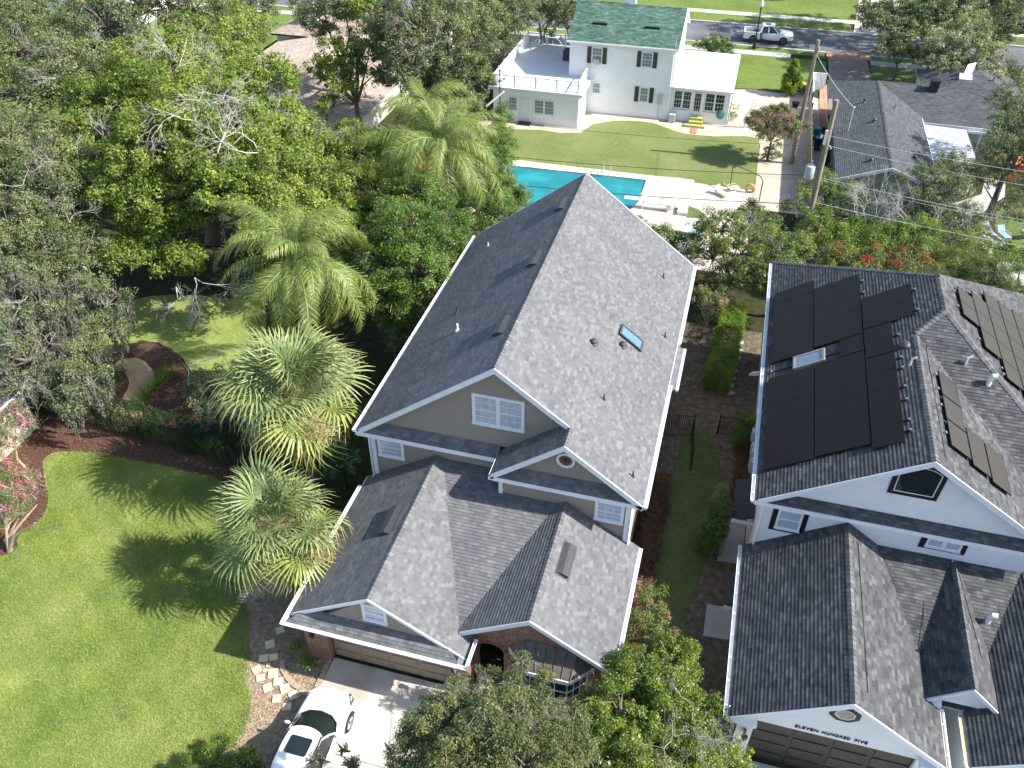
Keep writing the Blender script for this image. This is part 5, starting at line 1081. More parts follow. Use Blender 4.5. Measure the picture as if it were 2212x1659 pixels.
# ---------------- vegetation ----------------
def nrm(a): return a/np.maximum(np.linalg.norm(a,axis=1,keepdims=True),1e-9)
def quadmesh(name,V,v,m_,parent,off=(0,0,0)):
    "V (n,4,3) quads, v (n,) tint"
    n=len(V); me=bpy.data.meshes.new(name); me.vertices.add(4*n); me.loops.add(4*n); me.polygons.add(n)
    me.vertices.foreach_set('co',(V.reshape(-1,3)-np.array(off)).astype(np.float32).ravel())
    me.loops.foreach_set('vertex_index',np.arange(4*n,dtype=np.int32)); me.polygons.foreach_set('loop_start',np.arange(0,4*n,4,dtype=np.int32))
    at=me.attributes.new('v','FLOAT','FACE'); at.data.foreach_set('value',np.clip(v,0,1).astype(np.float32))
    me.materials.append(m_); me.update(calc_edges=True); o=bpy.data.objects.new(name,me); COL.objects.link(o)
    if parent is not None: o.parent=parent
    return o
def leafquads(C,nr,L,W,rng,bend=.25):
    n=len(C); r=rng.normal(size=(n,3)); t=nrm(np.cross(nr,r)); s=np.cross(nr,t)
    L=np.broadcast_to(L,(n,))[:,None]; W=np.broadcast_to(W,(n,))[:,None]
    V=np.empty((n,4,3)); V[:,0]=C-t*L*.5; V[:,1]=C+s*W*.5+nr*W*bend; V[:,2]=C+t*L*.5; V[:,3]=C-s*W*.5+nr*W*bend; return V
def clumps(lobes,rng,dens,rc,low=-.45,inner=.12):
    cs=[];rs=[];ds=[]
    for c,r in lobes:
        r=np.array(r); K=max(22,int(4*math.pi*float(np.mean(r))**2*dens)); d=nrm(rng.normal(size=(K,3))); keep=(d[:,2]>low)|(rng.random(K)<.25); d=d[keep]; k=len(d)
        f=.72+.36*rng.random(k)**.8; i=rng.random(k)<inner; f[i]=.3+.4*rng.random(i.sum())
        wob=1+.16*np.sin(d[:,0]*4+c[0])*np.cos(d[:,1]*5+c[1]); cs.append(np.array(c)+d*r*(f*wob)[:,None]); rs.append(rc*(.4+1.3*rng.random(k)**1.6)); ds.append(d)
    return np.concatenate(cs),np.concatenate(rs),np.concatenate(ds)
def crownleaves(lobes,rng,dens=.9,rc=.55,m=90,L=.15,W=.08,low=-.45,flat=.7,upb=.55,inner=.12,vr=.55,droop=0):
    m=m*.95; L=L*.80; W=W*.80; rc=rc*.66; dens=dens*2.1; upb*=.6; flat=.85
    cc,rr,dd=clumps(lobes,rng,dens,rc,low,inner); K=len(cc)
    cnt=np.maximum(4,(m*(rr/rc)**2*(.6+.8*rng.random(K))).astype(int)); idx=np.repeat(np.arange(K),cnt); n=len(idx)
    u=nrm(rng.normal(size=(n,3))); u[:,2]=np.where(u[:,2]<-.6,-u[:,2],u[:,2]); rad=rr[idx]*(.15+1.15*rng.random(n)**.8)
    off=u*rad[:,None]; off[:,2]*=flat
    if droop: off[:,2]-=droop*rng.random(n)*rad
    C=cc[idx]+off; nr=nrm(u*.5+dd[idx]*.25+np.array([0,0,upb])+rng.normal(size=(n,3))*.62)
    lt=rng.random(len(lobes)); LC=np.array([l[0] for l in lobes]); near=((cc[:,None,:]-LC[None])**2).sum(2).argmin(1)
    tint=.22*lt[near]+.38*rng.random(K); v=tint[idx]+.40*rng.random(n)**1.3
    Ls=L*(.5+1.05*rng.random(n)**2)*1.08; return leafquads(C,nr,Ls,Ls*W/L,rng),v,cc
def limbs(q,base,lobes,cc,rng,r0=.35,h0=.35,twigs=.35,tr=.03):
    b=Vector(base); cen=Vector(np.mean([l[0] for l in lobes],axis=0)); zmin=min(l[0][2]-l[1][2] for l in lobes)
    fork=b.lerp(Vector((cen.x,cen.y,b.z)),.25); fork.z=b.z+max(.3,(zmin-b.z)*.6+ (cen.z-zmin)*h0)
    q.tube([b-Vector((0,0,.1)),b.lerp(fork,.5)+Vector((rng.normal()*.1,rng.normal()*.1,0)),fork],[r0*1.35,r0,r0*.85],9)
    for c,r in lobes:
        c=Vector(c); mid=fork.lerp(c,.5)+Vector((rng.normal()*.3,rng.normal()*.3,.3)); q.tube([fork,mid,c],[r0*.5,r0*.3,r0*.1],6)
    L=np.array([l[0] for l in lobes])
    for p in cc[rng.random(len(cc))<twigs]:
        j=int(np.argmin(((L-p)**2).sum(1))); a_=Vector(L[j]); e=Vector(p); mid=a_.lerp(e,.55)+Vector(rng.normal(size=3)*.15); q.tube([a_,mid,e],[tr*1.8,tr,tr*.35],4,caps=False)
def baretwig(q,p,d,L,depth,rng,r):
    p=Vector(p); d=Vector(d).normalized(); e=p+d*L; mid=p.lerp(e,.5)+Vector(rng.normal(size=3)*L*.08); q.tube([p,mid,e],[r,r*.8,r*.6],4,caps=False)
    if depth<=0: return
    for k in range(3 if rng.random()<.55 else 2):
        nd=(d+Vector(rng.normal(size=3)*.55)).normalized(); baretwig(q,p.lerp(e,.55+.45*rng.random()),nd,L*(.6+.2*rng.random()),depth-1,rng,r*.6)
def lobe(px,py,z,r,fz=.75):
    c=P(px,py,z); return ((c.x,c.y,c.z),(r,r,r*fz))
def tree(name,label,lobes,lm,base=None,cat='tree',group=None,r0=.3,bark='bark',seed=1,dead=(),deadL=1.0,moss=None,flower=None,twigs=.35,bare_mat='twig',trunk=True,bits=None,bl=1.0,**k):
    if bits is None: bits=140*len(lobes) if cat=='tree' else 0
    rng=np.random.default_rng(seed); L=np.array([l[0] for l in lobes]); cx,cy=L[:,0].mean(),L[:,1].mean()
    if base is None: base=(cx,cy)
    t=thing(name,label,cat,(base[0],base[1],0),group); off=(base[0],base[1],0)
    V,v,cc=crownleaves(lobes,rng,**k); quadmesh('crown',V,v,M[lm],t,off)
    if trunk:
        q=MB(); limbs(q,(base[0],base[1],0),lobes,cc,rng,r0,twigs=twigs,tr=.02+.02*min(1,r0/.3)); q.build('trunk',M[bark],t,smooth=True)
    if bits:
        n=bits; sel=cc[rng.integers(0,len(cc),n)]+rng.normal(size=(n,3))*.22; d=nrm(rng.normal(size=(n,3))+np.array([0,0,.5])); s_=nrm(np.cross(d,rng.normal(size=(n,3)))); l=(.18+.45*rng.random(n)**2)[:,None]*bl; w_=.011*bl**.5
        V1=np.stack([sel,sel+s_*w_,sel+d*l+s_*w_*.4,sel+d*l],1); d2=nrm(d+rng.normal(size=(n,3))*.6); m0=sel+d*l*.6; V2=np.stack([m0,m0+s_*w_*.7,m0+d2*l*.6,m0+d2*l*.6-s_*w_*.3],1)
        o=quadmesh('twigs',np.concatenate([V1,V2]),rng.random(2*n),M['twigq'],t,off)
    for (px,py,z,dz) in dead:
        if 1:
            q=MB()
            p=P(px,py,z); j0=(rng.normal()*.8,rng.normal()*.8-.3,dz+rng.random()*.4)
            for j in range(2): baretwig(q,p,(j0[0]+rng.normal()*.6,j0[1]+rng.normal()*.6,j0[2]),deadL*(.8+.4*rng.random()),5,rng,.022*deadL)
            q.build('bare_branch',M[bare_mat],t)
    if moss:
        Vs=[];n=moss
        sel=cc[rng.integers(0,len(cc),n)]; m2=60; idx=np.repeat(np.arange(n),m2); Lm=(.5+1.3*rng.random(n))[idx]
        fz=rng.random(len(idx)); C=sel[idx]+rng.normal(size=(len(idx),3))*np.array([.16,.16,.1])*(1.1-fz)[:,None]; C[:,2]-=fz*Lm
        h=.14+.12*rng.random(len(idx)); w_=.02+.02*rng.random(len(idx)); a_=rng.random(len(idx))*6.28; s_=np.stack([np.cos(a_),np.sin(a_),0*a_],1)
        V=np.empty((len(idx),4,3)); V[:,0]=C; V[:,1]=C+s_*w_[:,None]-np.array([0,0,1])*(h*.5)[:,None]; V[:,2]=C-np.array([0,0,1])*h[:,None]+rng.normal(size=C.shape)*.02; V[:,3]=C-s_*w_[:,None]-np.array([0,0,1])*(h*.5)[:,None]
        quadmesh('spanish_moss',V,rng.random(len(idx)),M['moss'],t,off)
    if flower:
        fm,n,fr=flower; sel=cc[rng.integers(0,len(cc),n)]; top=sel+np.array([0,0,.18]); m2=40; idx=np.repeat(np.arange(n),m2); C=top[idx]+rng.normal(size=(len(idx),3))*fr
        V=leafquads(C,nrm(rng.normal(size=C.shape)+np.array([0,0,.6])),.055,.05,rng); quadmesh('blossom',V,rng.random(len(idx)),M[fm],t,off)
    return t
G=lambda *a: [lobe(*x) for x in a]
M['lf_bright']=leafmat('bright_oak_leaf',[(0.11, 0.165, 0.03), (0.2, 0.28, 0.05), (0.31, 0.385, 0.085), (0.5, 0.52, 0.16)],.4)
M['lf_oak']=leafmat('live_oak_leaf',[(0.07, 0.095, 0.038), (0.14, 0.18, 0.07), (0.22, 0.26, 0.12), (0.38, 0.4, 0.23)],.25)
M['lf_green']=leafmat('deep_green_leaf',[(0.055, 0.11, 0.022), (0.11, 0.195, 0.04), (0.18, 0.28, 0.06), (0.29, 0.38, 0.1)],.35,.4)
M['lf_dark']=leafmat('dark_shadowed_hedge_leaf',[(.012,.03,.008),(.022,.05,.014),(.035,.07,.02),(.06,.10,.03)],.15,.45)  # dark leaf green, deepened further to stand for shadow over the hedges
M['lf_gloss']=leafmat('glossy_leaf',[(0.06, 0.11, 0.02), (0.13, 0.2, 0.03), (0.22, 0.29, 0.05), (0.36, 0.4, 0.08)],.35,.35,spec=.5)
M['lf_mid']=leafmat('mid_green_leaf',[(0.075, 0.12, 0.03), (0.15, 0.215, 0.055), (0.24, 0.31, 0.085), (0.38, 0.41, 0.14)],.35)
M['lf_red']=leafmat('reddish_leaf',[(.09,.035,.025),(.16,.07,.045),(.20,.10,.06),(.13,.15,.04)],.3)
M['lf_pale']=leafmat('pale_green_leaf',[(0.14, 0.17, 0.08), (0.26, 0.29, 0.14), (0.36, 0.39, 0.22), (0.6, 0.58, 0.44)],.3)
M['lf_lime']=leafmat('lime_leaf',[(0.08, 0.14, 0.02), (0.15, 0.25, 0.035), (0.24, 0.34, 0.05), (0.36, 0.42, 0.09)],.45)
M['moss']=leafmat('spanish_moss',[(.11,.12,.09),(.17,.18,.14),(.27,.28,.23)],.2,.9)
M['twigq']=leafmat('pale_twig_bits',[(.20,.18,.15),(.34,.31,.27),(.48,.45,.40)],.0,.9)
M['fl_pink']=leafmat('pink_blossom',[(.55,.10,.22),(.70,.18,.32),(.80,.35,.45)],.3,.7)
M['fl_palepink']=leafmat('pale_pink_blossom',[(.42,.16,.20),(.55,.26,.30),(.62,.36,.38)],.3,.7)
M['fl_red']=leafmat('red_blossom',[(.42,.02,.03),(.58,.05,.05),(.6,.12,.1)],.3,.7)
M['frond']=leafmat('palm_frond',[(0.07, 0.12, 0.03), (0.13, 0.19, 0.04), (0.21, 0.27, 0.065), (0.36, 0.39, 0.15)],.2,.45,spec=.4)
M['fan']=leafmat('fan_frond',[(0.07, 0.12, 0.06), (0.16, 0.23, 0.1), (0.29, 0.35, 0.15), (0.42, 0.43, 0.22)],.3,.5,spec=.3)
M['frondy']=leafmat('yellow_frond',[(.30,.22,.03),(.45,.34,.05),(.55,.42,.08)],.35,.5)
M['banana']=leafmat('paddle_leaf',[(.02,.07,.02),(.04,.11,.03),(.06,.15,.04)],.25,.2,spec=.7)
M['palewood']=noisy('bleached_wood',(.42,.39,.36),(.55,.52,.48),8,.9)
# -- big trees upper left
tree('water_oak','large bright yellow green oak with bare grey branches left of the queen palm',
  G((250,245,9.5,2.9),(190,330,8,2.4),(330,170,11,3.0),(430,245,11,3.0),(525,300,9.5,2.9),(600,290,8.5,2.4),(430,120,11,3.0),(300,390,8,2.5),(170,450,6,2.2),(330,500,5.2,1.9),(380,560,4.2,1.3),(640,370,7.5,2.3),(560,190,10,2.6),(480,400,8,2.4),(560,420,7.5,2.0),(350,310,10,2.8),(250,130,9,2.2),(700,330,7,1.7),(720,390,6,1.6),(400,460,5.5,1.5),(210,220,8,2.0),(760,300,6,1.5),(500,60,10,2.3),(400,560,4.4,1.1),(270,560,4.6,1.2),(330,440,7,2.0),(600,440,6.4,1.6),(550,350,9,2.2),(600,500,7.5,1.7),(680,480,6.5,1.6),(560,515,6.5,1.2)),
  'lf_bright',(-34.1,45.1),r0=.55,seed=3,dens=.85,rc=.6,m=150,L=.19,W=.11,bare_mat='palewood',dead=((260,330,9,.2),(300,300,9.6,.4),(370,180,12.5,.5),(420,260,13,.5),(470,330,11,.3),(200,390,8,.2),(230,310,9,.1),(640,260,9.5,.3),(440,215,13,.4),(380,130,12.6,.4),(560,330,10.4,.5),(380,620,4.5,-.2),(420,600,4.8,-.3)),deadL=1.5)
tree('live_oak','grey green live oak filling the top left corner',
  G((130,60,11,3.6),(30,120,11,3.2),(230,60,12,3.2),(60,210,9.5,3.0),(150,160,10.5,3.0),(320,25,12,3.0),(20,30,12,3.2),(420,20,12,2.6),(540,20,10,2.3),(-60,200,9,3.0),(520,80,8,2.0)),
  'lf_oak',r0=.5,seed=5,dens=.8,rc=.6,m=150,L=.17,W=.085,dead=((120,170,12,.3),(60,130,13,.4),(250,90,13,.3)),deadL=1.0,moss=30)
tree('live_oak','dark grey live oak at the left edge below the corner oak',
  G((30,310,9,2.8),(110,350,8.5,2.5),(40,420,7.5,2.6),(120,450,6.8,2.3),(180,560,5.0,2.0),(90,540,6,2.2),(-40,360,8,2.5),(20,510,6.8,2.3)),
  'lf_oak',r0=.45,seed=6,dens=.85,rc=.55,m=150,L=.15,W=.075,dead=((50,400,9,.3),(130,350,10,.3),(150,480,8,.2)),moss=60)
tree('live_oak','grey live oak hung with Spanish moss over the left garden',
  G((30,620,6,1.9),(90,660,5.4,1.7),(20,720,5,1.8),(170,640,5.2,1.6),(230,660,4.8,1.3),(60,780,4.2,1.3),(180,750,4.2,1.2),(130,800,3.9,1.1),(200,830,3.2,1.0),(30,840,3.4,1.0),(240,720,4,1.0),(150,860,2.9,.8)),
  'lf_oak',(-35.6,31.3),r0=.32,seed=8,dens=.9,rc=.45,m=110,L=.13,W=.065,dead=((60,640,7,.3),(30,740,6,.3),(120,720,5,.1),(60,820,4.5,.1)),deadL=.8,moss=420)
tree('oak','yellow green small oak standing before the tan-roofed house',
  G((770,40,9,1.9),(800,100,8,1.8),(740,120,7.5,1.7),(790,20,10,1.7),(820,150,6.5,1.5),(730,180,6,1.5),(690,150,6.5,1.3),(770,160,6,1.3),(720,230,4.6,1.1)),
  'lf_bright',seed=9,r0=.22,dens=.9,rc=.5,m=100,L=.2,W=.12,moss=12)
tree('live_oak','dark oak reaching over the ridge of the tan-roofed house',
  G((700,30,9,2.0),(670,10,9,1.6),(740,10,10,2.0),(700,75,7.5,1.3),(835,60,10,1.8)),'lf_oak',r0=.25,seed=10,dens=.9,rc=.5,m=110,L=.17,W=.09)
tree('live_oak','tall dark oak between the tan-roofed house and the white roof terrace',
  G((900,30,11,2.9),(960,60,10,2.8),(1010,100,8.5,2.4),(900,110,9,2.4),(980,150,7,2.3),(870,160,7,1.9),(930,190,5.5,2.0),(1020,170,6,1.8),(1040,40,10,2.0),(950,240,4,1.6),(1010,230,4.2,1.5)),
  'lf_oak',r0=.4,seed=11,dens=.9,rc=.55,m=150,L=.17,W=.09,dead=((900,60,12.5,.4),(930,110,11,.3)),moss=14)
for i,l in enumerate(([(1060,20,6,2.6),(1110,40,5.5,2.3),(1085,80,4,1.8)],[(1150,15,5.5,2.4),(1195,40,4.5,2.1)],[(1225,25,4.2,1.8),(1240,5,6,2.2)])):
    tree('live_oak',['dark rounded oak left of the parked car behind the terrace','dark rounded oak directly above the parked car behind the terrace','dark oak touching the left end of the green roof'][i],G(*[(a,b,c+1,d) for a,b,c,d in l]),'lf_oak',seed=20+i,r0=.3,dens=.9,rc=.55,m=130,L=.18,W=.09,cat='tree',group='dark oaks along the far street')
tree('laurel_tree','dense round deep green tree pressed against the left eave of the taupe house',
  G((880,500,6.8,2.1),(900,590,5.8,2.0),(850,560,6,1.9),(940,540,6.2,1.7),(830,640,4.6,1.5),(900,430,6.6,1.8),(960,480,5.6,1.5),(850,450,6,1.5),(880,660,4.2,1.3),(800,480,5,1.4),(830,520,5,1.6),(910,640,4.4,1.3),(780,540,3.6,1.2),(800,600,3.4,1.1),(975,420,5,1.3),(930,420,6,1.5)),
  'lf_green',r0=.25,seed=12,dens=1.3,rc=.45,m=170,L=.12,W=.075,inner=.05)
tree('small_tree','small lime green vine covered tree in the dark gap beside the gutter',G((850,705,3.0,.75),(830,690,3.2,.6),(860,735,2.6,.5)),'lf_lime',seed=13,r0=.06,dens=2.2,rc=.3,m=120,L=.1,W=.06)
tree('oak','mid green oak canopy between the queen palm and the second queen palm',
  G((700,420,6.5,1.9),(760,400,6.5,2.0),(780,330,7,1.9),(830,400,6,1.7),(640,440,6,1.4),(740,470,5.2,1.5),(840,350,6,1.5)),'lf_bright',seed=14,r0=.3,dens=.95,rc=.5,m=140,L=.16,W=.09,dead=((720,300,8,.2),(740,290,8,.4)))
tree('shrub_tree','leafy tree overhanging the left end of the pool',
  G((1080,420,3.5,1.6),(1110,470,3.2,1.3),(1050,470,4,1.7),(1060,370,4,1.5),(1030,530,3,1.4),(1075,310,3.5,1.3),(1125,430,3.0,.8),(1085,250,3.2,1.0),(1085,375,3.2,1.0),(1070,400,3.6,1.3),(1085,350,2.6,.9),(1040,365,3.5,1.3),(1015,395,4,1.3),(1060,340,3,1.1),(1075,430,3,1.2),(1050,390,3.2,1.2),(1045,430,4.2,1.5),(1000,500,4,1.4)),'lf_green',seed=15,r0=.16,dens=2.0,rc=.42,m=150,L=.12,W=.06,dead=((1120,400,4,.4),),deadL=.7)
tree('shrub_tree','vine hung shrub at the left end of the back lawn',G((1075,290,2.6,1.1),(1080,340,2.2,1.0),(1040,260,3,1.4),(1000,300,3,1.5)),'lf_lime',seed=16,r0=.1,dens=1.1,rc=.4,m=110,L=.13,W=.07)
# -- behind the houses on the right
def T2(label,l,lm,seed,**k):
    d=dict(r0=.14,dens=1.2,rc=.42,m=130,L=.13,W=.07); d.update(k); return tree(k.get('nm','shrub_tree') if False else 'shrub_tree',label,G(*l),lm,seed=seed,**d)
T2('dark green shrub tree just behind the back corner of the taupe roof',[(1395,510,2.2,1.1),(1440,525,2.0,1.2),(1480,540,2.0,1.1),(1430,560,1.8,1.1),(1370,480,2.2,.5)],'lf_green',31,)
T2('broad grey green tree beside the pool deck behind the side yard',[(1560,500,3.4,1.6),(1600,550,3.4,1.7),(1540,560,2.8,1.5),(1580,610,2.4,1.3),(1650,520,3.6,1.6),(1520,490,3.2,1.1),(1620,470,3.4,1.2)],'lf_mid',32,dead=((1600,520,5,.4),(1660,520,5,.4)),deadL=.8,dens=1.2)
T2('pale green tree in front of the nearer utility pole',[(1680,560,3.6,1.6),(1700,600,3.2,1.4),(1640,600,3,1.3),(1710,540,3.8,1.3),(1690,640,2.2,1.0)],'lf_mid',33,)
T2('upright green shrub at the foot of the nearer utility pole',[(1770,400,3.0,1.3),(1810,420,2.8,1.2),(1850,430,2.6,1.0),(1720,440,2.5,1.2),(1780,450,2.2,1.2)],'lf_mid',34)
T2('bright vine mound left of the red flowers behind the solar roof',[(1770,500,3.2,1.5),(1810,530,3.0,1.5),(1760,550,2.6,1.4),(1840,500,3.0,1.3)],'lf_lime',35)
tree('crape_myrtle','red flowering crape myrtle behind the solar roof',G((1820,560,3,1.2),(1880,565,2.8,1.2),(1940,570,2.8,1.2),(1985,560,2.8,1.0)),'lf_mid',seed=36,r0=.1,dens=1.3,rc=.4,m=120,L=.12,W=.06,flower=('fl_red',60,.13))
T2('green thicket with bare twigs behind the red flowering shrub',[(1880,510,3.2,1.3),(1940,505,3.2,1.3),(1990,510,3.2,1.2),(1920,530,3.0,1.2)],'lf_lime',37,dead=((1835,470,2.5,1.2),(1850,465,2.5,1.3),(1870,470,2.5,1.2),(1890,475,2.6,1.2),(2020,490,3,1.2),(1960,480,3.2,1.2),(1985,478,3.2,1.2),(1910,480,3,1.2)),deadL=1.2,bare_mat='palewood')
T2('feathery light green shrub behind the back corner of the solar roof',[(2050,530,3,1.3),(2100,560,3,1.4),(2150,590,3,1.5),(2060,575,2.6,1.2),(2200,620,2.8,1.5),(2000,540,3,1.1)],'lf_mid',38,L=.17,W=.03,m=190)
T2('lime shrub in the hedge line at the right edge',[(2110,520,3,.9),(2150,540,2.8,1.0),(2190,560,2.6,1.1)],'lf_lime',39,dead=((2110,490,3,1.),(2090,500,3,.8)),deadL=1.0)
T2('dark tree beside the bungalow gable and its path',[(2000,400,4.6,1.6),(2050,420,4.4,1.6),(2010,460,3.4,1.4),(2060,370,5.0,1.5),(1980,440,3.2,1.0),(2080,470,3.2,1.2)],'lf_oak',40)
T2('deep green tree at the right edge beside the awning',[(2185,225,6.5,1.7),(2200,290,6.2,1.9),(2150,320,5.8,1.4),(2190,360,5.6,1.6),(2240,250,7,2.0),(2250,330,6.5,1.8)],'lf_oak',41,r0=.2)
T2('dark shrub tree by the orange covered box',[(2120,390,2.6,1.0),(2140,350,3,1.1),(2210,420,2.6,1.2),(2190,460,2.0,1.0)],'lf_oak',42)
tree('pale_tree','pale green flowering tree behind the bungalow roof',G((2080,80,5,2.3),(2040,110,4.6,2.0),(2120,120,4.6,2.1),(2100,50,5.4,1.9),(2060,150,3.6,1.8),(2130,170,3.4,1.5),(2150,80,4.8,1.6)),'lf_pale',seed=43,r0=.25,dens=.85,rc=.5,m=100,L=.2,W=.1,twigs=.5)
tree('live_oak','wide dark oak over the street in the top right corner',G((1930,30,5.2,2.3),(1990,25,5.6,2.6),(2060,15,6,2.6),(1895,55,4.6,1.9),(2140,20,6,2.6),(2200,50,6,2.4),(1950,70,4.4,1.9),(2010,55,4.8,1.8),(1880,25,5,1.8),(1920,95,3.6,1.4))+[((x,y,z),(3.2,3.2,2.0)) for x,y,z in ((12,101,8),(16,104,9.5),(21,103,10),(26,106,10),(18,109,10),(13,108,9),(9,104.5,8.6),(30,101,9),(24,98,8.5))],'lf_oak',(21.5,106.5),seed=44,r0=.4,dens=.7,rc=.55,m=100,L=.22,W=.11)
for i,(px,py,z,l_) in enumerate(((1945,95,4.6,'small palm like tree on the far side of the bungalow driveway'),(2010,110,4.4,'dark small tree beside the palm like tree on the shaded verge'),(2180,160,4,'dark tree over the far road at the right edge'))):
    tree('small_tree',l_,G((px,py,z-1,1.3),(px+20,py+20,z-1.6,1.1),(px-15,py+15,z-1.8,1.0)),'lf_oak' if i else 'lf_mid',seed=50+i,r0=.12,dens=.9,rc=.45,m=90,L=.2,W=.08)
# shading canopy of oaks standing beyond the top of the frame, and those right of it
for i,(x,y,z,r,l_) in enumerate(((8,121,7,4.2,'oak on the far lawn above the pickup truck'),(24,100.5,6.5,3.0,'oak at the kerb beyond the bungalow driveway'),(34,96,7,4,'oak beyond the right edge of the street'))):
    tree('live_oak',l_,[((x+dx,y+dy,z+dz),(r*.6,r*.6,r*.4)) for dx,dy,dz in ((0,0,1),(r*.6,0,0),(-r*.6,.5,0),(0,r*.6,0),(0,-r*.6,0))],'lf_oak',seed=60+i,r0=.3,dens=.6,rc=.6,m=80,L=.24,W=.12)
for i,(px,py,r,h,lm,l_,lab) in enumerate(((1540,105,1.3,1.1,'lf_green','round_shrub','wide green shrub behind the sunroom roof'),)):
    tree(l_,lab,G((px-12,py,h,r),(px+20,py+5,h,r*.9),(px+5,py-8,h+.2,r)),lm,cat='shrub',seed=70,r0=.08,dens=1.5,rc=.35,m=90,L=.15,W=.09,flower=None)
# conical topiary
c=P(1705,205)
tree('conical_shrub','bright conical evergreen shrub on the sandy ground by the sunroom',[((c.x,c.y,z),(r,r,.5)) for z,r in ((.5,.75),(1.1,.85),(1.7,.75),(2.3,.52),(2.9,.28))],'lf_lime',cat='shrub',seed=71,r0=.06,dens=5,rc=.25,m=110,L=.16,W=.08,twigs=0)
tree('round_shrub','low round mossy shrub beside the conical evergreen',[((5.3,85.2,.6),(1.0,1.0,.7))],'lf_mid',cat='shrub',seed=72,r0=.06,dens=3,rc=.25,m=80,L=.1,W=.05,twigs=0)
tree('crape_myrtle','pink flowering crape myrtle with its round shadow on the back lawn',[((2.75+a,68.9+b,3.0+c_),(r,r,r*.75)) for a,b,c_,r in ((0,0,.6,1.3),(1.1,0,0,1.2),(-1.1,.2,0,1.2),(0,1.0,0,1.2),(0,-1.0,-.1,1.2),(.6,-.6,.4,1.1),(-.6,-.6,.2,1.1))],'lf_mid',(2.7,68.9),seed=73,r0=.09,dens=2.4,rc=.35,m=90,L=.14,W=.08,flower=('fl_palepink',420,.13))
for i,(px,py,h,r,lm,l_) in enumerate(((590*.5425+1700,830*.5425,1.6,.35,'lf_green','narrow climbing shrub between the door and double window of the white wing'),(350*.5425+1700,800*.5425,2.6,.5,'lf_green','tall climbing vine on the left window of the white wing'),(1925*.5425+1700,830*.5425,.7,.5,'lf_lime','small lime shrub right of the sunroom corner'),(2640+440*.5425,1120*.5425,.6,.5,'lf_green','low green plant under the pink crape myrtle'),(2640+490*.5425,1080*.5425,.5,.45,'lf_lime','yellow green low plant right of the pink crape myrtle'))):
    p_=P(px*.57604,py*.57604); n_=max(1,int(h/.5)); tree('climbing_shrub' if h>1 else 'low_plant',l_,[((p_.x,p_.y,.3+j*h/n_),(r,r,.4)) for j in range(n_+1)],lm,cat='shrub',seed=80+i,r0=.03,dens=3,rc=.2,m=50,L=.1,W=.06,twigs=0)
# -- foreground trees
M['lf_oak2']=leafmat('olive_oak_leaf',[(0.075, 0.095, 0.035), (0.13, 0.16, 0.06), (0.2, 0.23, 0.095), (0.34, 0.36, 0.18)],.3)
tree('foreground_oak','grey green oak crown rising in front of the entry at the bottom edge',
  G((1010,1530,8.4,.85),(1080,1570,9,1.0),(950,1560,8.6,.85),(1040,1620,9.2,1.1),(1150,1610,8.6,.95),(1165,1540,7.6,.7),(925,1640,8.8,.8),(1120,1660,9.4,1.15),(1215,1640,8.6,.85),(1045,1470,2.4,.55),(1105,1490,2.8,.6),(1235,1570,7.6,.6),(1000,1690,9.4,1.1),(1128,1430,4.4,.34),(1175,1470,3.0,.4),(890,1600,8.4,.45)),
  'lf_oak2',(-2.2,7.5),seed=101,r0=.08,bits=1300,bl=.55,dens=4.6,rc=.26,m=190,L=.085,W=.036,twigs=.7,upb=.4,dead=((1060,1480,9,.6),(990,1530,9,.6),(1110,1550,9.6,.6),(1180,1550,9,.6)),deadL=.35) if 'lf_oak2' in M else None
tree('foreground_laurel','bright glossy green tree in front of the bay window at the bottom edge',
  G((1310,1540,2.8,.95),(1385,1465,3.0,1.1),(1440,1500,3.0,1.3),(1340,1550,3.4,1.4),(1430,1580,3.3,1.4),(1265,1610,3.0,1.0),(1510,1560,2.8,1.1),(1520,1640,2.8,1.1),(1360,1640,3.4,1.4),(1215,1575,2.4,.6),(1330,1465,2.2,.6),(1450,1430,2.2,.9),(1450,1660,3.0,1.3),(1580,1640,2.2,.7),(1290,1690,3.2,1.2)),
  'lf_gloss',(.3,14.8),seed=102,r0=.15,bits=900,bl=.6,dens=2.6,rc=.32,m=210,L=.095,W=.05,twigs=.5,dead=((1480,1560,4.2,.5),(1510,1590,3.9,.4),(1450,1600,4.4,.5),(1500,1530,4.0,.3)),deadL=.75)
tree('foreground_bush','yellow green bush at the bottom edge below the lawn corner',G((470,1640,.9,.75),(430,1670,.9,.7),(520,1660,.9,.6)),'lf_gloss',cat='shrub',seed=103,r0=.05,dens=7,rc=.25,m=200,L=.07,W=.035,twigs=.2)
tree('small_shrub','small green shrub in the bed beside the left garage pillar',G((660,1430,.5,.4),(645,1400,.4,.35)),'lf_gloss',cat='shrub',seed=104,r0=.03,dens=8,rc=.2,m=120,L=.07,W=.035,twigs=.2)
tree('sapling','thin dark leaved twig rising above the driveway at the bottom edge',G((845,1625,5.2,.2),(850,1655,5.0,.22)),'lf_oak2',cat='shrub',seed=105,r0=.02,dens=9,rc=.1,m=26,L=.07,W=.03,twigs=.6)
tree('sapling','leafy twigs overhanging the roof of the white SUV',G((680,1640,6.6,.26),(760,1650,6.4,.22),(740,1620,6.3,.15)),'lf_oak2',(-6.2,6.0),cat='shrub',seed=106,r0=.03,dens=7,rc=.12,m=26,L=.07,W=.03,twigs=.6)
tree('crape_myrtle','pink flowered green shrub at the right gutter of the entry roof',G((1395,1320,1.9,.8),(1420,1370,1.7,.7),(1370,1360,1.6,.6),(1405,1280,1.6,.6)),'lf_mid',seed=107,r0=.06,dens=3,rc=.25,m=90,L=.08,W=.04,flower=('fl_pink',12,.06),cat='shrub')
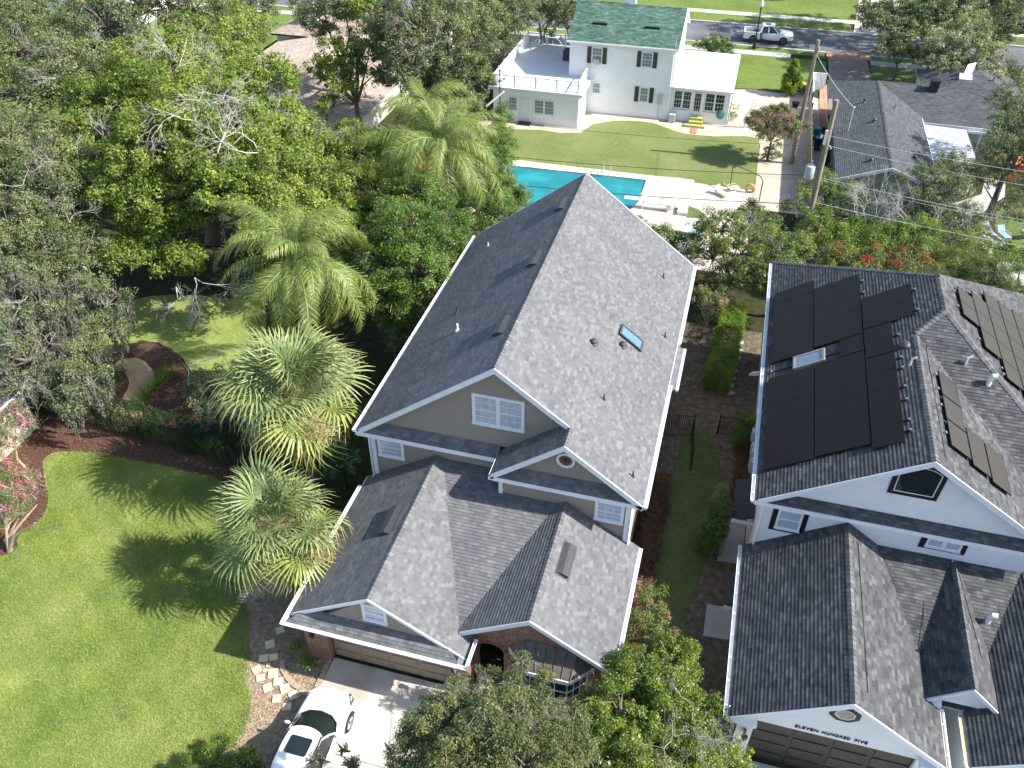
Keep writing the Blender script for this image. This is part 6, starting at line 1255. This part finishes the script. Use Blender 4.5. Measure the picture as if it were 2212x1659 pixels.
tree('crape_myrtle','thin flowering shrub between the taupe house and the tall side hedge',G((1530,660,2.4,.8),(1510,640,2.6,.7),(1550,650,2.4,.6),(1525,690,2.0,.6)),'lf_mid',seed=108,r0=.05,dens=2.2,rc=.28,m=60,L=.09,W=.045,flower=('fl_palepink',26,.08),cat='shrub')
tree('columnar_shrub','narrow conical green shrub standing in the side yard',[((P(1533,1185).x,P(1533,1185).y,z),(r,r,.55)) for z,r in ((.5,.5),(1.1,.54),(1.7,.52),(2.3,.46),(2.9,.36),(3.5,.22))],'lf_mid',cat='shrub',seed=109,r0=.05,dens=9,rc=.26,m=160,L=.07,W=.035,twigs=0)
tree('columnar_shrub','second lower green shrub behind the conical one in the side yard',[((1.75,26.2,z),(r,r,.5)) for z,r in ((.5,.55),(1.0,.5),(1.5,.35))],'lf_green',cat='shrub',seed=110,r0=.05,dens=8,rc=.25,m=140,L=.07,W=.035,twigs=0)
# left crape myrtle
tree('crape_myrtle','pink crape myrtle with pale bare stems at the left edge of the lawn',G((25,1060,2.6,.9),(60,1040,2.4,.6),(10,1100,2.2,.8),(-20,1020,2.8,.9),(40,1100,1.9,.5)),'lf_mid',(-28.3,17.9),seed=111,r0=.07,bark='pinkbark',dens=2.6,rc=.25,m=80,L=.09,W=.045,flower=('fl_pink',60,.08),twigs=.5) if M.setdefault('pinkbark',noisy('smooth_pale_bark',(.34,.25,.18),(.48,.38,.29),5,.8)) else None
tree('crape_myrtle','taller pink crape myrtle behind the first one at the left edge',G((10,900,2.6,.8),(45,920,2.4,.6),(20,960,2.2,.6),(-20,940,2.8,.8)),'lf_mid',seed=112,r0=.06,bark='pinkbark',dens=2.4,rc=.25,m=70,L=.09,W=.045,flower=('fl_pink',34,.08),twigs=.5)
q=MB(); rg=np.random.default_rng(4)
for a_ in range(7): 
    e=P([40,80,20,60,30,75,10][a_],[1120,1090,1080,1110,1060,1130,1110][a_],1.6+.1*a_); q.tube([(-28.35,17.85,0),Vector((-28.3,18,.7)).lerp(e,.25),e],[.09,.06,.03],7)
tag(q.build('bare_trunk',M['pinkbark'],smooth=True),'forked pale trunk standing on the lawn corner at the left edge','tree trunk')
# hedges: clipped boxes of leaves
def hedge(pts,h,wd,lm,label,seed,dens=900,L=.07,W=.04,name='hedge',rough=.12,group=None):
    rng=np.random.default_rng(seed); p0=Vector((*pts[0][:2],0)); t=thing(name,label,'hedge',(p0.x,p0.y,0),group); C=[];Nn=[]
    for a_,b_ in zip(pts[:-1],pts[1:]):
        a_=np.array([a_[0],a_[1]],float); b_=np.array([b_[0],b_[1]],float); l=np.linalg.norm(b_-a_); d=(b_-a_)/l; nn=np.array([-d[1],d[0]])
        for area,kind in ((l*wd,'top'),(l*h,'s1'),(l*h,'s2'),(wd*h,'e1'),(wd*h,'e2')):
            n=int(area*dens); s_=rng.random(n)*l; w_=(rng.random(n)-.5)*wd; z=rng.random(n)*h; ns=np.zeros((n,3))
            if kind=='top': z[:]=h; ns[:,2]=1
            elif kind[0]=='s': sg=1 if kind=='s1' else -1; w_[:]=sg*wd/2; ns[:,:2]=nn*sg; ns[:,2]=.4
            else: sg=1 if kind=='e1' else -1; s_[:]=l if sg>0 else 0; ns[:,:2]=d*sg; ns[:,2]=.4
            xy=a_+d*s_[:,None]+nn*w_[:,None]; c=np.column_stack([xy,z]); bump=.10*np.sin(c[:,0]*3+seed)*np.cos(c[:,1]*2.7)+.09*np.sin(c[:,0]*7.3+c[:,2]*5)*np.cos(c[:,1]*6.1+c[:,2]*3)+.06*np.sin(c[:,1]*13+c[:,0]*11); c+=ns*(bump-rough*rng.random(n)**1.5*1.6+.1*(rng.random(n)<.06))[:,None]; C.append(c); Nn.append(ns)
    C=np.concatenate(C)+rng.normal(size=(sum(len(c) for c in C),3))*.03; C[:,2]=np.maximum(C[:,2],.03); Nn=nrm(np.concatenate(Nn)+rng.normal(size=C.shape)*.6)
    tint=.5+.5*np.sin(C[:,0]*2.1+seed)*np.cos(C[:,1]*1.7); quadmesh('foliage',leafquads(C,Nn,L*(.7+.6*rng.random(len(C))),W,rng),.5*tint+.5*rng.random(len(C)),M[lm],t,(p0.x,p0.y,0))
    q=MB()
    for a_,b_ in zip(pts[:-1],pts[1:]):
        A=Vector((*a_[:2],0));B=Vector((*b_[:2],0)); l=(B-A).length; n_=max(2,int(l/.6))
        for i in range(n_): c=A.lerp(B,(i+.5)/n_); q.tube([c,c+Vector((.1*rng.normal(),.1*rng.normal(),h*.75))],[.03,.015],4)
    q.build('stem',M['bark'],t); return t
hedge([P(225,905),P(330,935),P(430,965),P(560,1005)],1.25,1.3,'lf_dark','long clipped dark hedge behind the front lawn',200,700)
hedge([P(60,870),P(190,890)],1.2,1.2,'lf_dark','dark clipped hedge between the cream house and the black gate',201,600)
hedge([(-.85,17.8),(-.85,21.0)],.9,.85,'lf_red','reddish clipped hedge under the right gutter of the entry roof',202,1100)
hedge([(-.8,21.0),(-.8,30.0)],.7,1.0,'lf_red','long dark reddish hedge in shade along the right wall of the taupe house',203,700)
hedge([P(1545,850),P(1580,705)],1.6,1.35,'lf_lime','tall bright green hedge in the side yard behind the fence',204,900)
hedge([(2.85,33.2),(2.95,35.2)],1.0,.7,'lf_green','short dark hedge against the white house by the side gate',205,800)
hedge([(2.9,28.6),(2.9,33.0)],.6,.5,'lf_red','low sparse hedge along the foot of the white house wall',206,500)
tree('shrub_tree','dark rounded shrubbery round the trampoline behind the hedge',G((450,820,1.9,.95),(500,850,1.8,.9),(470,890,1.4,.7),(540,800,2.2,1.0),(430,870,1.3,.6),(560,880,1.4,.9),(410,850,1.2,.5)),'lf_oak',cat='shrub',seed=207,r0=.06,dens=2,rc=.3,m=80,L=.1,W=.06,dead=((460,900,1.6,.2),),deadL=.5)
hedge([P(215,870),P(262,800)],.5,.8,'lf_oak','low dark planting along the left side of the garden path',208,500)
# strappy garden plants by the path
def tuft(px,py,label,n=90,h=.6,lm='lf_lime',seed=1,spread=.5,group=None,z0=0):
    rng=np.random.default_rng(seed); p=P(px,py); k=5; V=[]
    t=thing('leafy_plant',label,'plant',(p.x,p.y,0),group)
    a_=rng.random(n)*6.28; base=np.array([p.x,p.y,0])+np.column_stack([np.cos(a_),np.sin(a_),0*a_])*(rng.random(n)*spread*.5)[:,None]; out=np.column_stack([np.cos(a_),np.sin(a_),0*a_]); hh=h*(.6+.6*rng.random(n)); prev=base; side=np.column_stack([-np.sin(a_),np.cos(a_),0*a_])*.02
    for j in range(1,k+1):
        f=j/k; cur=base+out*(f**1.6*hh*.8)[:,None]; cur[:,2]+=hh*(f*1.5-f*f*.8); w_=side*(1-f*.85); wp=side*(1-(j-1)/k*.85); V.append(np.stack([prev-wp,prev+wp,cur+w_,cur-w_],1)); prev=cur
    quadmesh('foliage',np.concatenate(V),np.tile(rng.random(n),k),M[lm],t,(p.x,p.y,0)); return t
for i,(px,py) in enumerate(((355,825),(338,840),(318,862),(308,880),(365,815))): tuft(px,py,['second','third','fourth','fifth','first'][i]+' bright strappy plant from the top of the garden path',110,.7,'lf_lime',300+i,.6,'strappy plants along the garden path')
for i,(px,py) in enumerate(((1500,455*.97),)): pass
# ---- palms ----
def frondmesh(name,L,nl,ll,droop,lw,mt,rng,plume=.5,tipv=0,rise=1.0):
    "pinnate frond from origin along +x, arching down"
    n=26; s_=np.linspace(0,1,n); ang=.95*rise-(droop)*s_**1.2; dx=np.cos(ang); dz=np.sin(ang); x=np.concatenate([[0],np.cumsum(dx[:-1])])*L/(n-1); z=np.concatenate([[0],np.cumsum(dz[:-1])])*L/(n-1)
    V=[];v=[]
    for i in range(n-1):   # rachis
        w_=.035*(1-s_[i])+.006; a_=np.array([x[i],0,z[i]]);b_=np.array([x[i+1],0,z[i+1]]); V.append([a_+[0,-w_,0],b_+[0,-w_,0],b_+[0,w_,0],a_+[0,w_,0]]); v.append(.75)
    for k in range(nl):
        f=.14+.86*k/nl; i=f*(n-1); i0=min(int(i),n-2); fr=i-i0; p=np.array([x[i0]*(1-fr)+x[i0+1]*fr,0,z[i0]*(1-fr)+z[i0+1]*fr]); tx=np.array([dx[i0],0,dz[i0]])
        for sd in (-1,1):
            l=ll*math.sin(math.pi*min(.97,.18+.75*f))*(.85+.3*rng.random()); up=np.array([-dz[i0],0,dx[i0]])
            d=tx*(.55+.2*rng.random())+np.array([0,sd,0])*(.75)+up*rng.normal()*plume; d/=np.linalg.norm(d); q0=p; mid=p+d*l*.5+np.array([0,0,-.06*l]); e=p+d*l*.9+np.array([0,0,-.42*l]); wv=np.cross(d,up); wv/=np.linalg.norm(wv)+1e-9; wv=wv*lw
            V.append([q0-wv*.4,q0+wv*.4,mid+wv,mid-wv]); V.append([mid-wv,mid+wv,e+wv*.15,e-wv*.15]); r=rng.random()*.8+.1; v+= [r,min(1,r+.1)]
    me=quadmesh(name,np.array(V,float),np.array(v),mt,None); bpy.data.objects.remove(me); return bpy.data.meshes[-1] if False else None
def frond_obj(name,parent,mesh,loc,az,tilt,sc,roll=0):
    o=bpy.data.objects.new(name,mesh); COL.objects.link(o); o.parent=parent; o.location=loc; o.rotation_euler=Matrix.Rotation(az,3,'Z').to_4x4().to_euler()
    o.rotation_euler=(Matrix.Rotation(az,4,'Z')@Matrix.Rotation(-tilt,4,'Y')@Matrix.Rotation(roll,4,'X')).to_euler(); o.scale=(sc,sc,sc); return o
def mk_frond(*a_,**k):
    o=None
    before=set(bpy.data.meshes.keys()); frondmesh(*a_,**k); new=[m_ for m_ in bpy.data.meshes if m_.name not in before]; return new[0]
def queen_palm(label,x,y,h,Lf,n,seed,yellow=0,group='queen palms'):
    rng=np.random.default_rng(seed); t=thing('queen_palm',label,'palm',(x,y,0),group)
    q=MB(); q.tube([(x,y,0),(x+.1,y,h*.5),(x,y,h)],[.24,.18,.16],12); q.build('trunk',M['palmbark'],t,smooth=True)
    ms=[mk_frond('frond',Lf,105,.95,1.75+.45*i,.0135,M['frond'],rng,.22) for i in range(3)]; my=mk_frond('frond',Lf*.95,100,.8,2.6,.014,M['frondy'],rng,.3)
    for i in range(n):
        az=i*2.399+rng.normal()*.12; f=i/n; tilt=math.radians(35-95*f+rng.normal()*6)
        m_=my if i>=n-yellow else ms[rng.integers(0,3)]; frond_obj('frond',t,m_,(0,0,h-.1+.25*(1-f)),az,tilt,.8+.3*rng.random(),rng.normal()*.3)
    for i in range(2): frond_obj('frond',t,ms[0],(0,0,h+.1),rng.random()*6,math.radians(62),.55,0)
    return t
queen_palm('queen palm with long drooping feathery fronds in the centre left',-19.4,31.2,8.6,5.0,40,401)
queen_palm('queen palm with one yellowing frond behind the taupe roof',-17.5,46.2,8.2,5.7,38,402,3)
queen_palm('smaller queen palm in front of the tan-roofed house',-20.8,52.5,7.6,4.2,24,403)
def fanmesh(name,R_,nseg,rng,mt,pet=.9,droop=.55,tip=True):
    V=[];v=[]
    V.append([[0,-.02,0],[pet,-.012,.08],[pet,.012,.08],[0,.02,0]]); v.append(.7)
    base=np.array([pet,0,.08])
    for k in range(nseg):
        a_=math.radians(-150+300*(k+.5)/nseg)*.92; L=R_*(1-.28*abs(a_/2.6)**2)*(.9+.2*rng.random()); d=np.array([math.cos(a_),math.sin(a_),.12-.25*abs(math.sin(a_))*0]); d/=np.linalg.norm(d); s_=np.array([-math.sin(a_),math.cos(a_),0]); wd=L*.5*2.6*2/nseg*.62; fold=.03*(1 if k%2 else -1)
        p0=base; p1=base+d*L*.5+np.array([0,0,.05*L+fold]); p2=base+d*L*.8+np.array([0,0,-droop*.12*L+fold]); p3=base+d*L*(1.0)+np.array([0,0,-droop*(.35+.3*rng.random())*L]); r=.25+.45*rng.random()
        V.append([p0,p0+s_*.004,p1+s_*wd*.55,p1-s_*wd*.55]); V.append([p1-s_*wd*.55,p1+s_*wd*.55,p2+s_*wd*.32,p2-s_*wd*.32]); V.append([p2-s_*wd*.32,p2+s_*wd*.32,p3+s_*.003,p3-s_*.003]); v+=[r,r+.1,min(1,r+.3)]
    o=quadmesh(name,np.array([[np.array(c,float) for c in q_] for q_ in V]),np.array(v),mt,None); m_=o.data; bpy.data.objects.remove(o); return m_
M['fan_low']=leafmat('yellowing_fan_frond',[(0.14, 0.2, 0.05), (0.24, 0.31, 0.08), (0.35, 0.39, 0.12), (0.38, 0.28, 0.12)],.35,.45)
M['fan_dead']=leafmat('dry_fan_frond',[(.16,.12,.08),(.26,.20,.14)],.2,.8)
def sabal(label,x,y,h,R_,n,seed,flowers=True,fs=1.0,group='cabbage palms'):
    n=int(n*1.55)
    rng=np.random.default_rng(seed); t=thing('cabbage_palm',label,'palm',(x,y,0),group); q=MB(); q.tube([(x,y,0),(x,y,h)],[.2,.2],12); 
    for i in range(26): a_=i*2.4; z=h-1.3+1.2*i/26; q.tube([(x+.16*math.cos(a_),y+.16*math.sin(a_),z),(x+.34*math.cos(a_),y+.34*math.sin(a_),z+.3)],.035,4)
    q.build('trunk',M['palmbark'],t,smooth=True)
    up=[fanmesh('frond',R_,30,rng,M['fan'],1.05+.2*i,.2+.25*i) for i in range(3)]; lo=[fanmesh('frond',R_*1.05,32,rng,M['fan_low'],1.4,1.0),fanmesh('frond',R_,32,rng,M['fan'],1.3,.9)]; de=fanmesh('frond',R_*.8,26,rng,M['fan_dead'],.9,1.4)
    for i in range(n):
        f=(i+.5)/n; az=i*2.399+rng.normal()*.3; tilt=math.radians(64-122*f+rng.normal()*9); m_=up[rng.integers(0,3)] if f<.55 else (lo[rng.integers(0,2)] if f<.93 else de)
        frond_obj('frond',t,m_,(0,0,h+.15*(1-f)-.25*f),az,tilt,fs*(.9+.35*rng.random()),rng.normal()*.35)
    if flowers:
        C=[]
        for fx,fy in flowers:
            c=P(fx,fy,h-.2)
            for j in range(1600): r_=rng.normal(size=3)*np.array([.32,.32,.26]); C.append([c.x+r_[0],c.y+r_[1],h-.1+r_[2]])
        C=np.array(C); quadmesh('flower_spray',leafquads(C,nrm(rng.normal(size=C.shape)),.09,.025,rng),rng.random(len(C)),M['spray'],t,(x,y,0))
    return t
M['spray']=leafmat('tan_flower_spray',[(.36,.29,.13),(.5,.42,.22),(.58,.5,.3)],.3,.8)
sabal('taller cabbage palm with tan flower sprays left of the gable window',-16.75,25.0,6.2,1.4,38,411,((650,880),(745,790),(690,930),(640,850)),1.12,)
sabal('lower cabbage palm leaning over the left garage gutter',-15.0,19.2,4.3,1.25,34,412,((690,1190),),.98)
# broad paddle leaved plant
rng=np.random.default_rng(9); p_=P(735,985,2.2); t=thing('banana_plant','broad leaved banana plant in shade between the palms and the house','plant',(p_.x,p_.y,0))
for i in range(11):
    n=10; az=i*2.4; L=1.3+.3*rng.random(); V=[];v=[]; el=math.radians(75-55*rng.random()); prev=None
    for j in range(n+1):
        f=j/n; an=el-1.5*f*f; c=np.array([math.cos(az)*L*f*math.cos(el*.8),math.sin(az)*L*f*math.cos(el*.8),L*(math.sin(el)*f-.55*f*f)]); w_=.24*math.sin(math.pi*min(1,.08+.9*f))**.6; s_=np.array([-math.sin(az),math.cos(az),-.25]); s2=np.array([math.sin(az),-math.cos(az),-.25])
        if prev is not None: V.append([prev[0],c,c+s_*w_,prev[1]]); V.append([prev[0],prev[2],c+s2*w_,c]); v+=[.4+.2*rng.random()]*2
        prev=(c,c+s_*w_*(1 if j%3 else .8),c+s2*w_)
    V=np.array(V)+np.array([0,0,1.6+.4*rng.random()]); quadmesh('leaf',V,np.array(v),M['banana'],t)
q=MB(); q.tube([(p_.x,p_.y,0),(p_.x,p_.y,1.9)],[.12,.08],8); q.build('stalk',M['lf_green'],t)
# ---- grass blades over the near lawn: uncountable ----
def inpoly(px,py,poly):
    ins=np.zeros(len(px),bool); n=len(poly)
    for i in range(n):
        x1,y1=poly[i][0],poly[i][1]; x2,y2=poly[(i+1)%n][0],poly[(i+1)%n][1]
        c=((y1>py)!=(y2>py)); 
        with np.errstate(divide='ignore',invalid='ignore'): xi=(x2-x1)*(py-y1)/(y2-y1+1e-12)+x1
        ins^=c&(px<xi)
    return ins
rng=np.random.default_rng(77); n=430000; gx=rng.uniform(-30,-13.8,n); gy=rng.uniform(8,26,n); k_=inpoly(gx+rng.normal(size=n)*.07,gy+rng.normal(size=n)*.07,LAWN); gx=gx[k_]; gy=gy[k_]; n=len(gx)
a_=rng.random(n)*6.28; hgt=.03+.035*rng.random(n); lean=rng.normal(size=(n,2))*.03; B=np.column_stack([gx,gy,np.full(n,.03)]); T_=B+np.column_stack([lean,hgt]); s_=np.column_stack([np.cos(a_),np.sin(a_),0*a_])*.009
V=np.stack([B-s_,B+s_,T_+s_*.6,T_-s_*.6],1); big=.5+.25*np.sin(gx*.9+np.sin(gy*.7)*2)*np.cos(gy*.8)+.2*np.sin(gx*3.1+gy*1.7)*np.sin(gy*2.9)
M['blade']=leafmat('grass_blade',[(0.125, 0.195, 0.035), (0.24, 0.325, 0.07), (0.38, 0.45, 0.13), (0.56, 0.54, 0.26)],.3,.6)
o=quadmesh('grass',V,.55*big+.5*rng.random(n)-.03,M['blade'],None); tag(o,'short sunlit grass growing over the front lawn','grass',kind='stuff')
# fallen leaves and bark chips on the bare beds
rng=np.random.default_rng(78)
def litter(poly,n,cols,label,sz=.05,z=.03,name='leaf_litter'):
    poly=[(p[0],p[1]) for p in poly]; xs=[p[0] for p in poly]; ys=[p[1] for p in poly]; x=rng.uniform(min(xs),max(xs),n); y=rng.uniform(min(ys),max(ys),n); k_=inpoly(x,y,poly); C=np.column_stack([x[k_],y[k_],z+.02*rng.random(k_.sum())])
    mt=leafmat(name+'_mat',cols,.1,.9); o=quadmesh(name,leafquads(C,nrm(rng.normal(size=C.shape)*.4+np.array([0,0,1])),sz*(.6+.8*rng.random(len(C))),sz*.5,rng),rng.random(len(C)),mt,None); tag(o,label,'leaf litter',kind='stuff'); return o
litter([(-30,9),(-14.3,9),(-15,16),(-17.5,19),(-18,22),(-28,24)],900,[(.2,.13,.06),(.38,.3,.12),(.5,.42,.2)],'scattered dry leaves lying on the front lawn',.07,.07,name='lawn_leaves')
litter([(-17.3,17.5),(-12.9,22),(-12.9,16.8),(-12.2,16.5),(-12.2,10),(-14.2,11.5),(-14.1,13.2),(-15.2,15.6)],26000,[(.12,.08,.05),(.3,.22,.14),(.5,.4,.28)],'fallen leaves and chips scattered over the bed by the garage',.05)
litter([(-1.4,16),(3.3,16),(3.3,44),(-1.4,44)],30000,[(.08,.06,.035),(.18,.13,.08),(.32,.25,.16)],'fallen leaves scattered along the side yard between the houses',.055)
litter([tuple(P(*p))[:2] for p in ((60,900),(200,880),(340,935),(520,1010),(560,1060),(430,1030),(290,1000),(130,985),(100,1000),(110,1080),(60,1140),(-60,1200),(-60,950))],32000,[(.07,.03,.02),(.16,.08,.055),(.3,.18,.12)],'red brown bark chips on the bed round the front lawn',.06,name='bark_chips')
